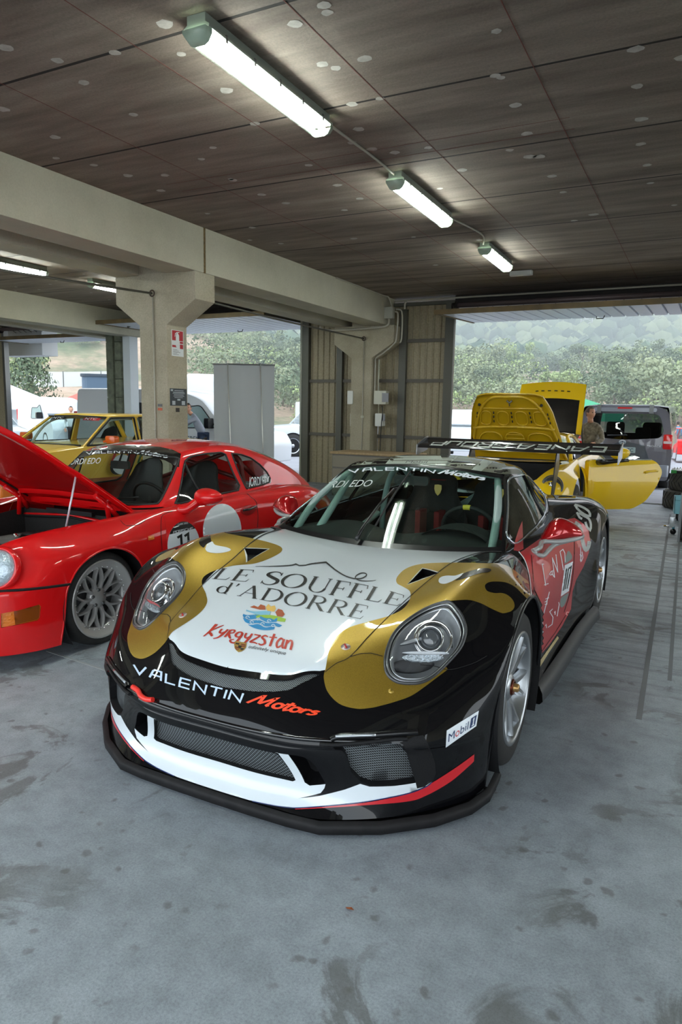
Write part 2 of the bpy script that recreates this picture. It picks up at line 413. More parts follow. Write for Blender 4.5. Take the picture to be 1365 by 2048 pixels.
# ---------------------------------------------------------------- materials
def srgb(r,g,b): 
    f = lambda c: (c/255/12.92) if c/255 <= .04045 else ((c/255+.055)/1.055)**2.4
    return (f(r),f(g),f(b),1)
MATS = {}
def M(name, col=(.5,.5,.5,1), rough=.5, metal=0, coat=0, spec=.5, noise=None, bump=0, bscale=40, emit=None, es=1, flakes=0, alpha=None):
    if name in MATS: return MATS[name]
    m = bpy.data.materials.new(name); m.use_nodes = True; n = m.node_tree; b = n.nodes['Principled BSDF']
    b.inputs['Base Color'].default_value = col; b.inputs['Roughness'].default_value = rough; b.inputs['Metallic'].default_value = metal
    b.inputs['Coat Weight'].default_value = coat; b.inputs['Coat Roughness'].default_value = .03; b.inputs['Specular IOR Level'].default_value = spec
    if emit: b.inputs['Emission Color'].default_value = emit; b.inputs['Emission Strength'].default_value = es
    if noise or bump or flakes:
        t = n.nodes.new('ShaderNodeTexCoord'); z = n.nodes.new('ShaderNodeTexNoise'); z.inputs['Scale'].default_value = bscale; z.inputs['Detail'].default_value = 6
        n.links.new(t.outputs['Object'], z.inputs['Vector'])
        if noise:
            r = n.nodes.new('ShaderNodeValToRGB'); r.color_ramp.elements[0].position = .3; r.color_ramp.elements[1].position = .7
            r.color_ramp.elements[0].color = noise; r.color_ramp.elements[1].color = col
            n.links.new(z.outputs['Fac'], r.inputs[0]); n.links.new(r.outputs[0], b.inputs['Base Color'])
        if bump:
            bp = n.nodes.new('ShaderNodeBump'); bp.inputs['Strength'].default_value = bump; bp.inputs['Distance'].default_value = .01
            n.links.new(z.outputs['Fac'], bp.inputs['Height']); n.links.new(bp.outputs[0], b.inputs['Normal'])
        if flakes:
            v = n.nodes.new('ShaderNodeTexVoronoi'); v.inputs['Scale'].default_value = 900; n.links.new(t.outputs['Object'], v.inputs['Vector'])
            mx = n.nodes.new('ShaderNodeMix'); mx.data_type = 'RGBA'; mx.inputs[0].default_value = flakes
            mx.inputs[6].default_value = col; bw = n.nodes.new('ShaderNodeRGBToBW'); n.links.new(v.outputs['Color'], bw.inputs[0])
            r = n.nodes.new('ShaderNodeValToRGB'); r.color_ramp.elements[0].color = (col[0]*.55,col[1]*.55,col[2]*.55,1); r.color_ramp.elements[1].color = (min(1,col[0]*1.7),min(1,col[1]*1.7),min(1,col[2]*1.7),1)
            n.links.new(bw.outputs[0], r.inputs[0]); n.links.new(r.outputs[0], mx.inputs[7]); n.links.new(mx.outputs[2], b.inputs['Base Color'])
    MATS[name] = m; return m
def glass(name, tint=(.8,.9,.88,1), dens=.5, rough=0.0):
    """thin sheet of glass: clear transmission with fresnel reflection"""
    if name in MATS: return MATS[name]
    m = bpy.data.materials.new(name); m.use_nodes = True; n = m.node_tree; n.nodes.clear()
    o = n.nodes.new('ShaderNodeOutputMaterial'); t = n.nodes.new('ShaderNodeBsdfTransparent'); g = n.nodes.new('ShaderNodeBsdfGlossy'); mx = n.nodes.new('ShaderNodeMixShader')
    t.inputs[0].default_value = (tint[0]*dens,tint[1]*dens,tint[2]*dens,1); g.inputs['Roughness'].default_value = rough
    f = n.nodes.new('ShaderNodeFresnel'); ge = n.nodes.new('ShaderNodeNewGeometry'); mm = n.nodes.new('ShaderNodeMath'); mm.operation = 'MULTIPLY_ADD'; mm.inputs[1].default_value = -.8333; mm.inputs[2].default_value = 1.5
    n.links.new(ge.outputs['Backfacing'], mm.inputs[0]); n.links.new(mm.outputs[0], f.inputs[0])   # same reflection from either side of the sheet
    n.links.new(f.outputs[0], mx.inputs[0]); n.links.new(t.outputs[0], mx.inputs[1]); n.links.new(g.outputs[0], mx.inputs[2]); n.links.new(mx.outputs[0], o.inputs[0])
    MATS[name] = m; return m
def wire_mesh(name, col, scale=120, hole=(.01,.01,.01,1)):
    """expanded metal grille: fine diamond relief too small to build"""
    if name in MATS: return MATS[name]
    m = M(name, col, .45, .6); n = m.node_tree; b = n.nodes['Principled BSDF']
    t = n.nodes.new('ShaderNodeTexCoord'); s = n.nodes.new('ShaderNodeSeparateXYZ'); n.links.new(t.outputs['Object'], s.inputs[0])
    def mth(op,a,bb=None,v=None):
        q = n.nodes.new('ShaderNodeMath'); q.operation = op
        (n.links.new(a,q.inputs[0]) if hasattr(a,'node') else setattr(q.inputs[0],'default_value',a))
        if bb is not None: (n.links.new(bb,q.inputs[1]) if hasattr(bb,'node') else setattr(q.inputs[1],'default_value',bb))
        return q.outputs[0]
    y = mth('MULTIPLY', s.outputs['Y'], scale); z = mth('MULTIPLY', mth('SUBTRACT', s.outputs['Z'], mth('MULTIPLY', s.outputs['X'], 1.0)), scale*1.5)
    a = mth('ABSOLUTE', mth('SINE', mth('MULTIPLY', mth('ADD',y,z), pi))); c = mth('ABSOLUTE', mth('SINE', mth('MULTIPLY', mth('SUBTRACT',y,z), pi)))
    mn = mth('MINIMUM', a, c); r = n.nodes.new('ShaderNodeValToRGB'); r.color_ramp.elements[0].position = .28; r.color_ramp.elements[1].position = .5
    r.color_ramp.elements[0].color = col; r.color_ramp.elements[1].color = hole; n.links.new(mn, r.inputs[0]); n.links.new(r.outputs[0], b.inputs['Base Color'])
    return m
black_paint = M('black gloss paint', (.003,.003,.004,1), .5, 0, .8, .03)
gold_paint = M('gold metallic paint', srgb(164,134,48), .42, .7, .8, flakes=.5)
beige_paint = M('pale gold paint', srgb(176,160,118), .4, .5, 1)
white_paint = M('white paint', srgb(226,234,240), .35, 0, 1)
red_livery = M('satin red livery film', srgb(190,40,48), .38, .35, .6)
matt_black = M('matt black plastic', (.009,.009,.010,1), .6, spec=.25, bump=.15, bscale=300)
semi_black = M('satin black trim', (.006,.006,.007,1), .3, 0, .3, .3)
rubber = M('tyre rubber', (.014,.014,.014,1), .75, noise=(.022,.021,.02,1), bscale=30)
alloy = M('silver alloy', srgb(178,182,186), .3, .9, .3)
alloy_dark = M('grey alloy', srgb(120,122,122), .35, .85)
chrome = M('chrome', (.8,.81,.82,1), .08, 1)
black_int = M('dark interior plastic', (.01,.011,.011,1), .6)
glass_ws = glass('windscreen glass', (.80,.95,.88,1), .88)
glass_side = glass('side window glass', (.75,.9,.9,1), .7)
glass_clear = glass('clear lens', (1,1,1,1), .95)
grille_m = wire_mesh('wire mesh grille', srgb(140,146,150), 75)
white_ink = M('white lettering film', srgb(228,234,240), .4, 0, .4)
black_ink = M('black lettering film', (.012,.012,.012,1), .4, 0, .3)
orange_ink = M('orange red lettering film', srgb(245,70,30), .4, 0, .3)
red_ink = M('red lettering film', srgb(196,30,42), .4, 0, .3)
blue_ink = M('dark blue lettering film', srgb(14,44,92), .4, 0, .3)
seam = M('painted panel gap shadow', (.004,.004,.004,1), .8)  # gap shadow drawn as dark strips on the bodywork
grey_livery = M('grey lettering film', srgb(176,180,176), .4, .1, .4)
# ================================================================ building
def nodes_mat(name): m = bpy.data.materials.new(name); m.use_nodes = True; MATS[name] = m; return m, m.node_tree, m.node_tree.nodes['Principled BSDF']
def _n(n, t, **k):
    q = n.nodes.new(t)
    for a,b in k.items():
        if a in q.inputs.keys(): q.inputs[a].default_value = b
        else: setattr(q, a, b)
    return q
def ramp(n, src, stops):
    r = n.nodes.new('ShaderNodeValToRGB'); e = r.color_ramp.elements
    while len(e) < len(stops): e.new(.5)
    for q,(p,c) in zip(e, stops): q.position = p; q.color = c if len(c) == 4 else tuple(c)+(1,)
    n.links.new(src, r.inputs[0]); return r.outputs[0]
def mixc(n, a, b, fac, mode='MIX'):
    q = n.nodes.new('ShaderNodeMix'); q.data_type = 'RGBA'; q.blend_type = mode
    for s_,i in ((fac,0),(a,6),(b,7)):
        if hasattr(s_,'node'): n.links.new(s_, q.inputs[i])
        else: q.inputs[i].default_value = s_
    return q.outputs[2]
def floor_material():
    m,n,b = nodes_mat('garage concrete floor'); tc = _n(n,'ShaderNodeTexCoord'); O = tc.outputs['Object']
    def noise(sc, det=8, rough=.6, vec=None, dist=0):
        q = _n(n,'ShaderNodeTexNoise',Scale=sc,Detail=det,Roughness=rough,Distortion=dist); n.links.new(vec or O, q.inputs['Vector']); return q.outputs['Fac']
    base = ramp(n, noise(.8,6), [(.30,srgb(138,145,152)),(.55,srgb(157,166,174)),(.75,srgb(174,183,190))])
    fine = ramp(n, noise(9,10,.7), [(.35,(.72,.72,.72)),(.6,(1.05,1.05,1.05))]); c = mixc(n, base, fine, .8, 'MULTIPLY')
    grit = ramp(n, noise(130,5,.85), [(.36,(.66,.66,.66)),(.52,(1,1,1)),(.64,(1.16,1.16,1.16))]); c = mixc(n, c, grit, .85, 'MULTIPLY')
    st = noise(2.6,9,.62,dist=.8); sm = ramp(n, st, [(.56,(0,0,0)),(.60,(1,1,1))]); sp = noise(.9,3); sl = ramp(n, sp, [(.42,(0,0,0)),(.52,(1,1,1))]); mk = mixc(n, sm, sl, 1, 'MULTIPLY')
    c = mixc(n, c, srgb(84,82,78), mixc(n,(0,0,0,1),mk,.62))
    # small round drips
    v = _n(n,'ShaderNodeTexVoronoi',Scale=11,Randomness=1.0); wv = n.nodes.new('ShaderNodeVectorMath'); wv.operation = 'ADD'; nz = _n(n,'ShaderNodeTexNoise',Scale=14,Detail=3); n.links.new(O,nz.inputs['Vector'])
    sc_ = n.nodes.new('ShaderNodeVectorMath'); sc_.operation = 'SCALE'; sc_.inputs['Scale'].default_value = .06; n.links.new(nz.outputs['Color'], sc_.inputs[0]); n.links.new(O, wv.inputs[0]); n.links.new(sc_.outputs[0], wv.inputs[1]); n.links.new(wv.outputs[0], v.inputs['Vector'])
    dr = ramp(n, v.outputs['Distance'], [(.12,(1,1,1)),(.22,(0,0,0))]); v2 = ramp(n, noise(2.2,3), [(.47,(0,0,0)),(.52,(1,1,1))]); c = mixc(n, c, srgb(92,90,86), mixc(n,(0,0,0,1),mixc(n,dr,v2,1,'MULTIPLY'),.6))
    # trowel ridges running across the bay further in
    sxyz = _n(n,'ShaderNodeSeparateXYZ'); n.links.new(O, sxyz.inputs[0]); mp = _n(n,'ShaderNodeMapping'); mp.inputs['Scale'].default_value = (.35,9,1); n.links.new(O, mp.inputs[0])
    rn = noise(1.3,7,.7,mp.outputs[0],.3); rd = ramp(n, rn, [(.40,(.62,.62,.62)),(.52,(1,1,1)),(.66,(1.12,1.12,1.12))]); ym = ramp(n, sxyz.outputs['Y'], [(0,(0,0,0)),(1,(1,1,1))])
    mr = _n(n,'ShaderNodeMapRange'); mr.inputs['From Min'].default_value = 3.2; mr.inputs['From Max'].default_value = 4.6; n.links.new(sxyz.outputs['Y'], mr.inputs['Value'])
    c = mixc(n, c, mixc(n, c, rd, 1, 'MULTIPLY'), mr.outputs[0])
    n.links.new(c, b.inputs['Base Color'])
    # oil stain beside the rear of the race car
    rr_ = ramp(n, noise(3,6), [(.3,(.42,.42,.42)),(.7,(.62,.62,.62))]); n.links.new(rr_, b.inputs['Roughness'])
    bp = _n(n,'ShaderNodeBump',Strength=.35,Distance=.006); n.links.new(noise(30,10,.75), bp.inputs['Height']); bp2 = _n(n,'ShaderNodeBump',Strength=.5,Distance=.02); bm_ = n.nodes.new('ShaderNodeMath'); bm_.operation = 'MULTIPLY'; n.links.new(rn,bm_.inputs[0]); n.links.new(mr.outputs[0],bm_.inputs[1]); n.links.new(bm_.outputs[0], bp2.inputs['Height']); n.links.new(bp.outputs[0], bp2.inputs['Normal']); n.links.new(bp2.outputs[0], b.inputs['Normal'])
    return m
def concrete(name, a, bcol, c3, scale=1.2, strx=1, stry=1, bump=.3, speck=True):
    m,n,b = nodes_mat(name); tc = _n(n,'ShaderNodeTexCoord'); mp = _n(n,'ShaderNodeMapping'); mp.inputs['Scale'].default_value = (strx,stry,1); n.links.new(tc.outputs['Object'], mp.inputs[0])
    q = _n(n,'ShaderNodeTexNoise',Scale=scale,Detail=8,Roughness=.6); n.links.new(mp.outputs[0], q.inputs['Vector']); c = ramp(n, q.outputs['Fac'], [(.32,a),(.52,bcol),(.70,c3)])
    q2 = _n(n,'ShaderNodeTexNoise',Scale=60,Detail=6,Roughness=.75); n.links.new(tc.outputs['Object'], q2.inputs['Vector']); c = mixc(n, c, ramp(n, q2.outputs['Fac'], [(.33,(.7,.7,.7)),(.6,(1.06,1.06,1.06))]), .7 if speck else .3, 'MULTIPLY')
    n.links.new(c, b.inputs['Base Color']); b.inputs['Roughness'].default_value = .85; bp = _n(n,'ShaderNodeBump',Strength=bump,Distance=.006); n.links.new(q2.outputs['Fac'], bp.inputs['Height']); n.links.new(bp.outputs[0], b.inputs['Normal']); return m
floor_m = floor_material()
slab_m = concrete('precast ceiling slab', srgb(104,92,81), srgb(130,118,106), srgb(150,139,126), 1.6, .45, 3.2, .4)
beam_m = concrete('cream painted concrete', srgb(176,172,152), srgb(188,184,164), srgb(198,194,174), 1.0, 1, 1, .25, False)
soff_m = beam_m
col_m = concrete('column concrete', srgb(158,150,128), srgb(176,168,146), srgb(188,181,160), 1.6, 1, .4, .3)
cladding_m = M('beige ribbed cladding', srgb(160,150,124), .55, .1, bump=.1, bscale=30, noise=srgb(138,128,104))
steel_g = M('grey green steel post', srgb(88,88,80), .5, .3)
rail_m = M('weathered steel rail', srgb(96,92,84), .6, .2)
pipe_m = M('pale conduit', srgb(176,172,158), .45, .1)
tan_m = M('tan door edge channel', srgb(120,100,66), .6, .2, noise=srgb(96,84,60), bscale=6)
door_m = M('white ribbed door sheet', srgb(206,212,220), .45, .1)
dark_m = M('dark recess steel', srgb(36,30,28), .7)
WALL_Y = 12.30; Y_F = -2.4; Z_C = 3.5; X_R = .80
def structure(o): o['kind'] = 'structure'; return o
fl = structure(MB().box((-19,Y_F,-.15),(7.2,WALL_Y+.35,0)).build('floor', floor_m))
jm = M('saw cut joint filler', srgb(112,115,118), .8)
for pa,pb,w_ in (((1336.5,1063),(1301.4,1290),.013),((1358.5,1098),(1346.2,1274),.011)):
    a = at_z(pa,0); b_ = at_z(pb,0); d = (b_-a); p0 = a-d*.35; p1 = b_+d*.25; MB().box((-w_,0,0),(w_,float(np.linalg.norm(p1-p0)),.0012)).build('floor_joint', jm, fl); o = fl.children[-1]; o.location = tuple(p0[:2])+(0.0,); o.rotation_euler[2] = -atan2(p1[0]-p0[0], p1[1]-p0[1])
for pa,pb in (((1222.2,1080.7),(1359.4,1090.4)),((1220.5,1149.3),(1362.9,1160.7)),((95,1302),(225,1345))):
    a = at_z(pa,0); b_ = at_z(pb,0); d = b_-a; L = float(np.linalg.norm(d))
    o = MB().box((0,-.008,0),(L,.008,.001)).build('floor_joint', jm if pa[0] > 500 else M('worn floor line',srgb(160,164,166),.8), fl); o.location = tuple(a[:2])+(0,); o.rotation_euler[2] = atan2(d[1],d[0])
# ceiling: precast slabs, 1.2 m wide, lying across the bays
ce = structure(MB().box((-19,Y_F,Z_C+.16),(7.2,WALL_Y+.5,Z_C+.30)).build('ceiling', slab_m))
y0 = 6.88-1.2*10
for k in range(16):
    ya = y0+1.2*k; yb = ya+1.2
    if yb < Y_F+.3: continue
    for xa,xb in ((-19,-12.3),(-12.3,-5.9),(-5.9,X_R),(X_R,7.2)):
        m = MB(); g_ = .011; m.add([(xa,ya+g_,Z_C+.002),(xa,ya+g_+.002,Z_C),(xa,yb-g_-.002,Z_C),(xa,yb-g_,Z_C+.002),(xa,yb-g_,Z_C+.15),(xa,ya+g_,Z_C+.15),(xb,ya+g_,Z_C+.002),(xb,ya+g_+.002,Z_C),(xb,yb-g_-.002,Z_C),(xb,yb-g_,Z_C+.002),(xb,yb-g_,Z_C+.15),(xb,ya+g_,Z_C+.15)],
            [(0,1,7,6),(1,2,8,7),(2,3,9,8),(3,4,10,9),(4,5,11,10),(5,0,6,11),(0,5,4,3,2,1),(6,7,8,9,10,11)]); m.build('ceiling_slab', slab_m, ce)
jd = M('dark slab joint',srgb(40,36,32),.95)
for k in range(16):
    ya = y0+1.2*k
    if ya < Y_F+.5: continue
    MB().box((-19,ya-.012,Z_C+.0005),(7.2,ya+.012,Z_C+.02)).build('slab_joint', jd, ce)
# patched fixing holes (flat filler blobs) and red chalk lines on the slabs
rnd_ = random.Random(3); m = MB()
def blob(x,y,rx,ry,z=Z_C-.0012):
    n = 11; P = [(x,y,z)]+[(x+rx*(1+.35*(rnd_.random()-.5))*cos(2*pi*i/n), y+ry*(1+.35*(rnd_.random()-.5))*sin(2*pi*i/n), z) for i in range(n)]; m.add(P,[(0,1+(i+1)%n,1+i) for i in range(n)])
for px_ in ((655,25),(590,47),(648,10),(730,117),(760,197),(705,208),(672,136),(645,128),(362,108),(330,48),(453,181),(267,229),(168,165),(116,121),(110,274),(112,316),(188,330),(256,351),(322,381),(426,295),(403,318),(462,358),(467,360),(524,389),(572,406),(510,247),(610,249),(618,330),(993,62),(1272,98),(990,151),(1003,155),(1031,210),(1055,267),(1060,313),(1283,238),(1275,172),(1282,288),(1295,330),(1105,352),(1127,384),(1080,313),(857,295),(790,305),(745,298),(718,258),(704,285),(675,370),(720,397),(690,420),(708,477),(828,474),(872,530),(960,480),(1149,441),(1188,429),(1302,366),(1350,410),(330,350),(415,427),(505,455),(562,487),(500,480),(1365,115),(230,105),(10,95),(5,218),(850,398),(880,377),(925,340),(1020,300)):
    p = at_z(px_,Z_C); k_ = rnd_.random(); blob(p[0],p[1],.028+.022*k_,.024+.022*k_)
for i in range(60): blob(rnd_.uniform(-16,-6.6),rnd_.uniform(4,12),.03,.025)
m.build('filler_patches', M('plaster filler patch',srgb(192,190,182),.9,noise=srgb(166,162,154),bscale=25), ce)['kind'] = 'stuff'
for x in (-1.07,-2.05,-3.056,-4.18): MB().box((x-.0025,-1,Z_C-.0015),(x+.0025,11.8,Z_C-.0005)).build('chalk_line', M('red chalk',srgb(108,58,48),.9), ce)
for y in (5.30,5.52): MB().box((-4.6,y,Z_C-.0015),(-1.0,y+.004,Z_C-.0005)).build('chalk_line', M('red chalk',(.1,.1,.1,1)), ce)
# beams and columns
def beam_pair(xc, name='trim_1'):
    for a,b_ in ((xc+.21,xc+.64),(xc-.56,xc-.21)):
        for ya,yb in ((Y_F,.90),(.94,6.68),(6.715,WALL_Y-.0)):
            structure(MB().box((a,ya,3.0),(b_,yb,3.499)).build('concrete_beam', beam_m, bevel=.008))
beam_pair(-5.90); beam_pair(X_R+.0)
beam_pair(-12.05)
def column(xc, yc, h=3.0, ya=.18):
    P = [(-.21,0),(.21,0),(.21,2.42),(.64,2.69),(.64,h),(.21,h),(.21,3.5),(-.21,3.5),(-.21,h),(-.58,h),(-.58,2.68),(-.21,2.42)]
    o = MB().prism([(xc+x,z) for x,z in P], yc-ya, yc+ya, 1).build('concrete_column', col_m, bevel=.012); return structure(o)
c1 = column(-5.90, 6.70); c2 = column(-5.75, 12.10-.0)
for xc in (-5.90,X_R): column(xc, .92)
column(X_R, 6.70); column(X_R, 12.1); column(-12.05, 6.70); column(-12.05,.92)
structure(MB().box((-5.26-.06,6.68,3.0),(-5.262,6.715,3.499)).build('trim_2', M('joint mortar',srgb(130,110,70),.95,noise=srgb(90,76,50),bscale=30,bump=1)))
# ---- fluorescent fittings
tube_m = M('lit fluorescent tube',(1,1,1,1),.4,emit=(.95,1,.96,1),es=34)
house_m = M('grey light housing', srgb(150,158,146),.5)
cap_m = M('greenish translucent end cap', srgb(170,190,168),.25,0,.5)
cover_m = glass('fluorescent cover',(.97,1,.98,1),.96,.15)
def light(a, b, group, label, name='ceiling_light'):
    a = Vector(a); b = Vector(b); L = (b-a).length; c = (a+b)/2; ang = atan2(b.y-a.y,b.x-a.x)
    t = empty(name, (c.x,c.y,Z_C-.145), ang, label, 'lamp', group)
    h = MB().prism([(-.06,.145),(-.06,.10),(-.085,.085),(-.085,.070),(.085,.070),(.085,.085),(.06,.10),(.06,.145)],-L/2,L/2,0).build('housing', house_m, t, .004)
    pr = [(-.082,.070),(-.080,.045),(-.060,.012),(-.035,0),(.035,0),(.060,.012),(.080,.045),(.082,.070)]; m = MB(); n = len(pr)
    m.add([(x,y,z) for x in (-L/2+.03,L/2-.03) for y,z in pr],[(i,i+1,n+i+1,n+i) for i in range(n-1)],True); m.build('diffuser', cover_m, t)
    for s_ in (-1,1):
        m = MB(); m.add([(s_*(L/2-.03),y,z) for y,z in pr]+[(s_*(L/2+.02),y*.92,.072-(.072-z)*.75) for y,z in pr],[(i,i+1,n+i+1,n+i) for i in range(n-1)]+[tuple(range(n,2*n))],True); m.build('end_cap', cap_m, t)
        MB().tube([(-L/2+.04,s_*.040,.032),(L/2-.04,s_*.040,.032)],.0165,10).build('fluorescent_tube', tube_m, t)
    MB().box((-L/2+.02,-.055,.066),(L/2-.02,.055,.070)).build('reflector_tray', M('white reflector tray',srgb(220,232,224),.5), t)
    for i in range(5):
        for s_ in (-1,1): x = -L/2+.15+i*(L-.3)/4; MB().box((x-.008,s_*.086-.004,.05),(x+.008,s_*.086+.004,.09)).build('clip', alloy_dark, t)
    return t
LP = [((417.5,74.5),(673,266.8)),((799.8,373),(903,452)),((962.4,507),(1019.6,542))]
ends = []
for i,(p,q) in enumerate(LP):
    a = at_z(p,3.37); b_ = at_z(q,3.37); x = (a[0]+b_[0])/2; ends.append((a,b_)); light((-2.53+.0*i,a[1],0),(-2.55,b_[1],0),'fluorescent lights over the race car',['long fluorescent light on the slab ceiling nearest the camera','middle fluorescent light of the row over the race car','farthest small looking fluorescent light of the row near the raised door'][i])
for i,(ya,yb) in enumerate(((6.2,7.62),(8.55,9.97))):
    light((-9.05,ya,0),(-9.0,yb,0),'fluorescent lights in the left bay',['lit fluorescent light in the left bay at the photo\'s left edge','partly hidden fluorescent light in the left bay against the first column'][i])
for i,(xl,ya_,yb_,lb) in enumerate(((-2.53,.30,1.75,'added fluorescent light of the middle row above and behind the camera'),(-9.05,3.9,5.3,'added fluorescent light nearest the camera in the left bay'),(-9.05,.30,1.75,'added fluorescent light over the front of the left bay'),(-14.6,6.2,7.6,'added fluorescent light in the far left bay, rear one'),(-14.6,2.0,3.4,'added fluorescent light in the far left bay, front one'),(4.0,3.2,4.6,'added fluorescent light in the right bay, front one'),(4.0,5.9,7.3,'added fluorescent light in the right bay, middle one'),(4.0,8.7,10.1,'added fluorescent light in the right bay, rear one'))):
    light((xl,ya_,0),(xl,yb_,0),'unseen fluorescent lights added to brighten the bays',lb)  # unseen fittings added to brighten the ceiling, hood and foreground
def pipe(name, pts, r, mat, label, cat='pipe', group=None, sm=True, parent=None):
    o = MB().tube(smooth_loop(pts,.05,False) if sm and len(pts) > 2 else pts, r, 8).build(name, mat, parent)
    if label: tag(o,label,cat,group)
    return o
G_ = 'conduits under the slab ceiling'
pipe('conduit',[(-2.54,ends[0][1][1]+.02,3.47),(-2.54,5.4,3.485),(-2.53,ends[1][0][1]-.02,3.47)],.010,pipe_m,'thin grey conduit between the nearest and middle fluorescent lights','conduit',G_)
pipe('conduit',[(-2.54,ends[1][1][1]+.02,3.47),(-2.46,7.9,3.485),(-2.45,8.25,3.485),(-2.54,ends[2][0][1]-.02,3.47)],.010,pipe_m,'thin curved conduit between the middle and farthest fluorescent lights','conduit',G_)
em = at_z((1043,551),3.43); tag(MB().rbox((em[0]-.16,em[1]-.05,3.43),(em[0]+.16,em[1]+.05,3.49),.02).build('emergency_light', M('white plastic',srgb(214,216,210),.4)),'small white emergency light on the ceiling past the farthest fluorescent light','lamp')
# conduit along the back wall top and down the second column
yb = WALL_Y-.12
pipe('conduit',[(-5.02,yb,3.30),(-5.02,yb,3.40),(-4.97,yb,3.44),(-4.9,yb,3.45),(0,yb,3.45),(3,yb,3.45)],.018,pipe_m,'grey conduit running along the back wall just under the ceiling','conduit',G_)
pipe('conduit',[(-5.24,9.9,3.485),(-5.24,11.6,3.485),(-5.20,11.85,3.47),(-5.16,11.9,3.30)],.012,pipe_m,'thin conduit along the beam top into the junction box','conduit',G_)
jb = tag(MB().rbox((-5.27,11.80,3.10),(-5.10,11.90,3.30),.02,3,1).build('junction_box', M('grey junction box',srgb(170,170,158),.5)),'square grey junction box at the end of the cream beam','electrical box')
pipe('conduit',[(-5.19,11.86,3.10),(-5.19,11.86,3.02),(-5.24,11.85,2.97),(-5.35,11.84,2.955),(-6.2,11.84,2.93),(-6.5,11.80,2.95),(-6.56,11.76,3.0)],.020,pipe_m,'thick conduit sweeping left under the beam from the junction box','conduit',G_)
pipe('conduit',[(-5.08,11.87,3.22),(-5.03,11.87,3.2),(-5.02,11.87,3.1),(-5.04,11.87,2.75),(-5.08,11.87,2.66),(-5.30,11.9,2.50),(-5.48,11.98,2.42),(-5.50,12.0,2.3),(-5.50,12.0,1.75)],.016,pipe_m,'conduit bending round the second column head down to the switch box','conduit',G_)
pipe('conduit',[(-5.07,11.88,3.26),(-4.98,11.88,3.25),(-4.95,11.9,3.15),(-4.95,11.9,2.75),(-4.99,11.92,2.68)],.014,pipe_m,'short loop of conduit beside the junction box','conduit',G_)
pipe('conduit',[(-5.44,12.02,2.4),(-5.44,12.02,1.75)],.013,pipe_m,'thin vertical conduit above the switch box','conduit',G_,False)
# tie rods between the columns, with rings and drop cables
for pts,lab in (([(-5.86,6.47,2.775),(-5.95,4.6,2.70),(-6.0,3.4,2.66)],'dark steel rod running left from the ring on the first column'),([(-5.70,11.89,2.77),(-5.86,9.4,2.80),(-5.95,6.92,2.86)],'dark steel rod between the first and second columns')):
    pipe('tie_rod',pts,.014,M('dull steel rod',srgb(110,108,100),.4,.6),lab,'rod','tie rods between the columns',False)
for (x,y,z,h,lab) in ((-5.88,6.505,2.78,2.75,'drop conduit down the face of the first column'),(-5.70,11.905,2.77,2.75,'drop conduit down the face of the second column')):
    t = MB().tube([(x,y,z-.04),(x,y,.0)],.009,8).build('drop_conduit', pipe_m); tag(t,lab,'conduit','drop conduits on the columns')
    m = MB().lathe([(.034+.009*cos(a),.009*sin(a)) for a in np.linspace(0,2*pi,7)],(0,1,0),(x,y-.012,z),16); m.build('eye_ring', M('rusty ring',srgb(74,60,52),.6,.4), t)
    for k in range(3): MB().tube([(x-.014,y-.008,z-.35-k*.62),(x+.014,y-.008,z-.35-k*.62)],.008,6).build('pipe_clip', pipe_m, t)
# signs on the first column's side face
def face_quad(px4, X=-5.688): return [at_x(p,X) for p in px4]
def plate(name, px4, mat, label, cat, X=-5.688, th=.003, group=None):
    Q = face_quad(px4,X); z0 = (Q[2][2]+Q[3][2])/2; z1 = (Q[0][2]+Q[1][2])/2; y0_ = (Q[0][1]+Q[3][1])/2; y1_ = (Q[1][1]+Q[2][1])/2
    t = tag(MB().box((X-th,y0_,z0),(X,y1_,z1)).build(name, mat), label, cat, group); return t,(y0_,y1_,z0,z1)
red_s = M('sign red',srgb(178,30,40),.5); wh_s = M('sign white',srgb(222,226,226),.5); dk_s = M('dark slate board',srgb(46,54,58),.5); lt_s = M('light print',srgb(170,178,182),.5)
t,(a0,a1,b0,b1) = plate('fire_extinguisher_sign',[(343,659.5),(367.5,662),(367,713.5),(344,712)],wh_s,'red and white fire extinguisher sign on the first column','sign')
xx = -5.6865
def q2(y0_,y1_,z0,z1,mat,nm,par,dx=0): 
    return mesh(nm,[(xx+dx,y0_,z0),(xx+dx,y1_,z0),(xx+dx,y1_,z1),(xx+dx,y0_,z1)],[(0,1,2,3)],mat,par,False)
def F_(u,v): return a0+(a1-a0)*u, b0+(b1-b0)*v
def qr(u0,u1,v0,v1,mat,nm,par,dx=0): y_0,z_0 = F_(u0,v0); y_1,z_1 = F_(u1,v1); return q2(y_0,y_1,z_0,z_1,mat,nm,par,dx)
qr(.04,.96,.60,.98,red_s,'red_panel',t); qr(.04,.40,.34,.42,red_s,'red_flame_panel',t); qr(.68,.96,.30,.47,red_s,'red_flame_panel',t); qr(.68,.96,.50,.58,red_s,'red_strip',t)
ex = [(.34,.36),(.62,.36),(.62,.80),(.58,.85),(.52,.87),(.52,.90),(.66,.92),(.66,.94),(.50,.93),(.40,.92),(.28,.86),(.24,.74),(.28,.74),(.32,.84),(.42,.89),(.44,.87),(.38,.85),(.34,.80)]
vo,T = cdt([],[([F_(*p) for p in ex],True)]); T = [f for f in T if inpoly((vo[f[0]]+vo[f[1]]+vo[f[2]])/3,[F_(*p) for p in ex])]
mesh('extinguisher_pictogram',[(xx+.001,v[0],v[1]) for v in vo],T,wh_s,t,False)
m = MB()
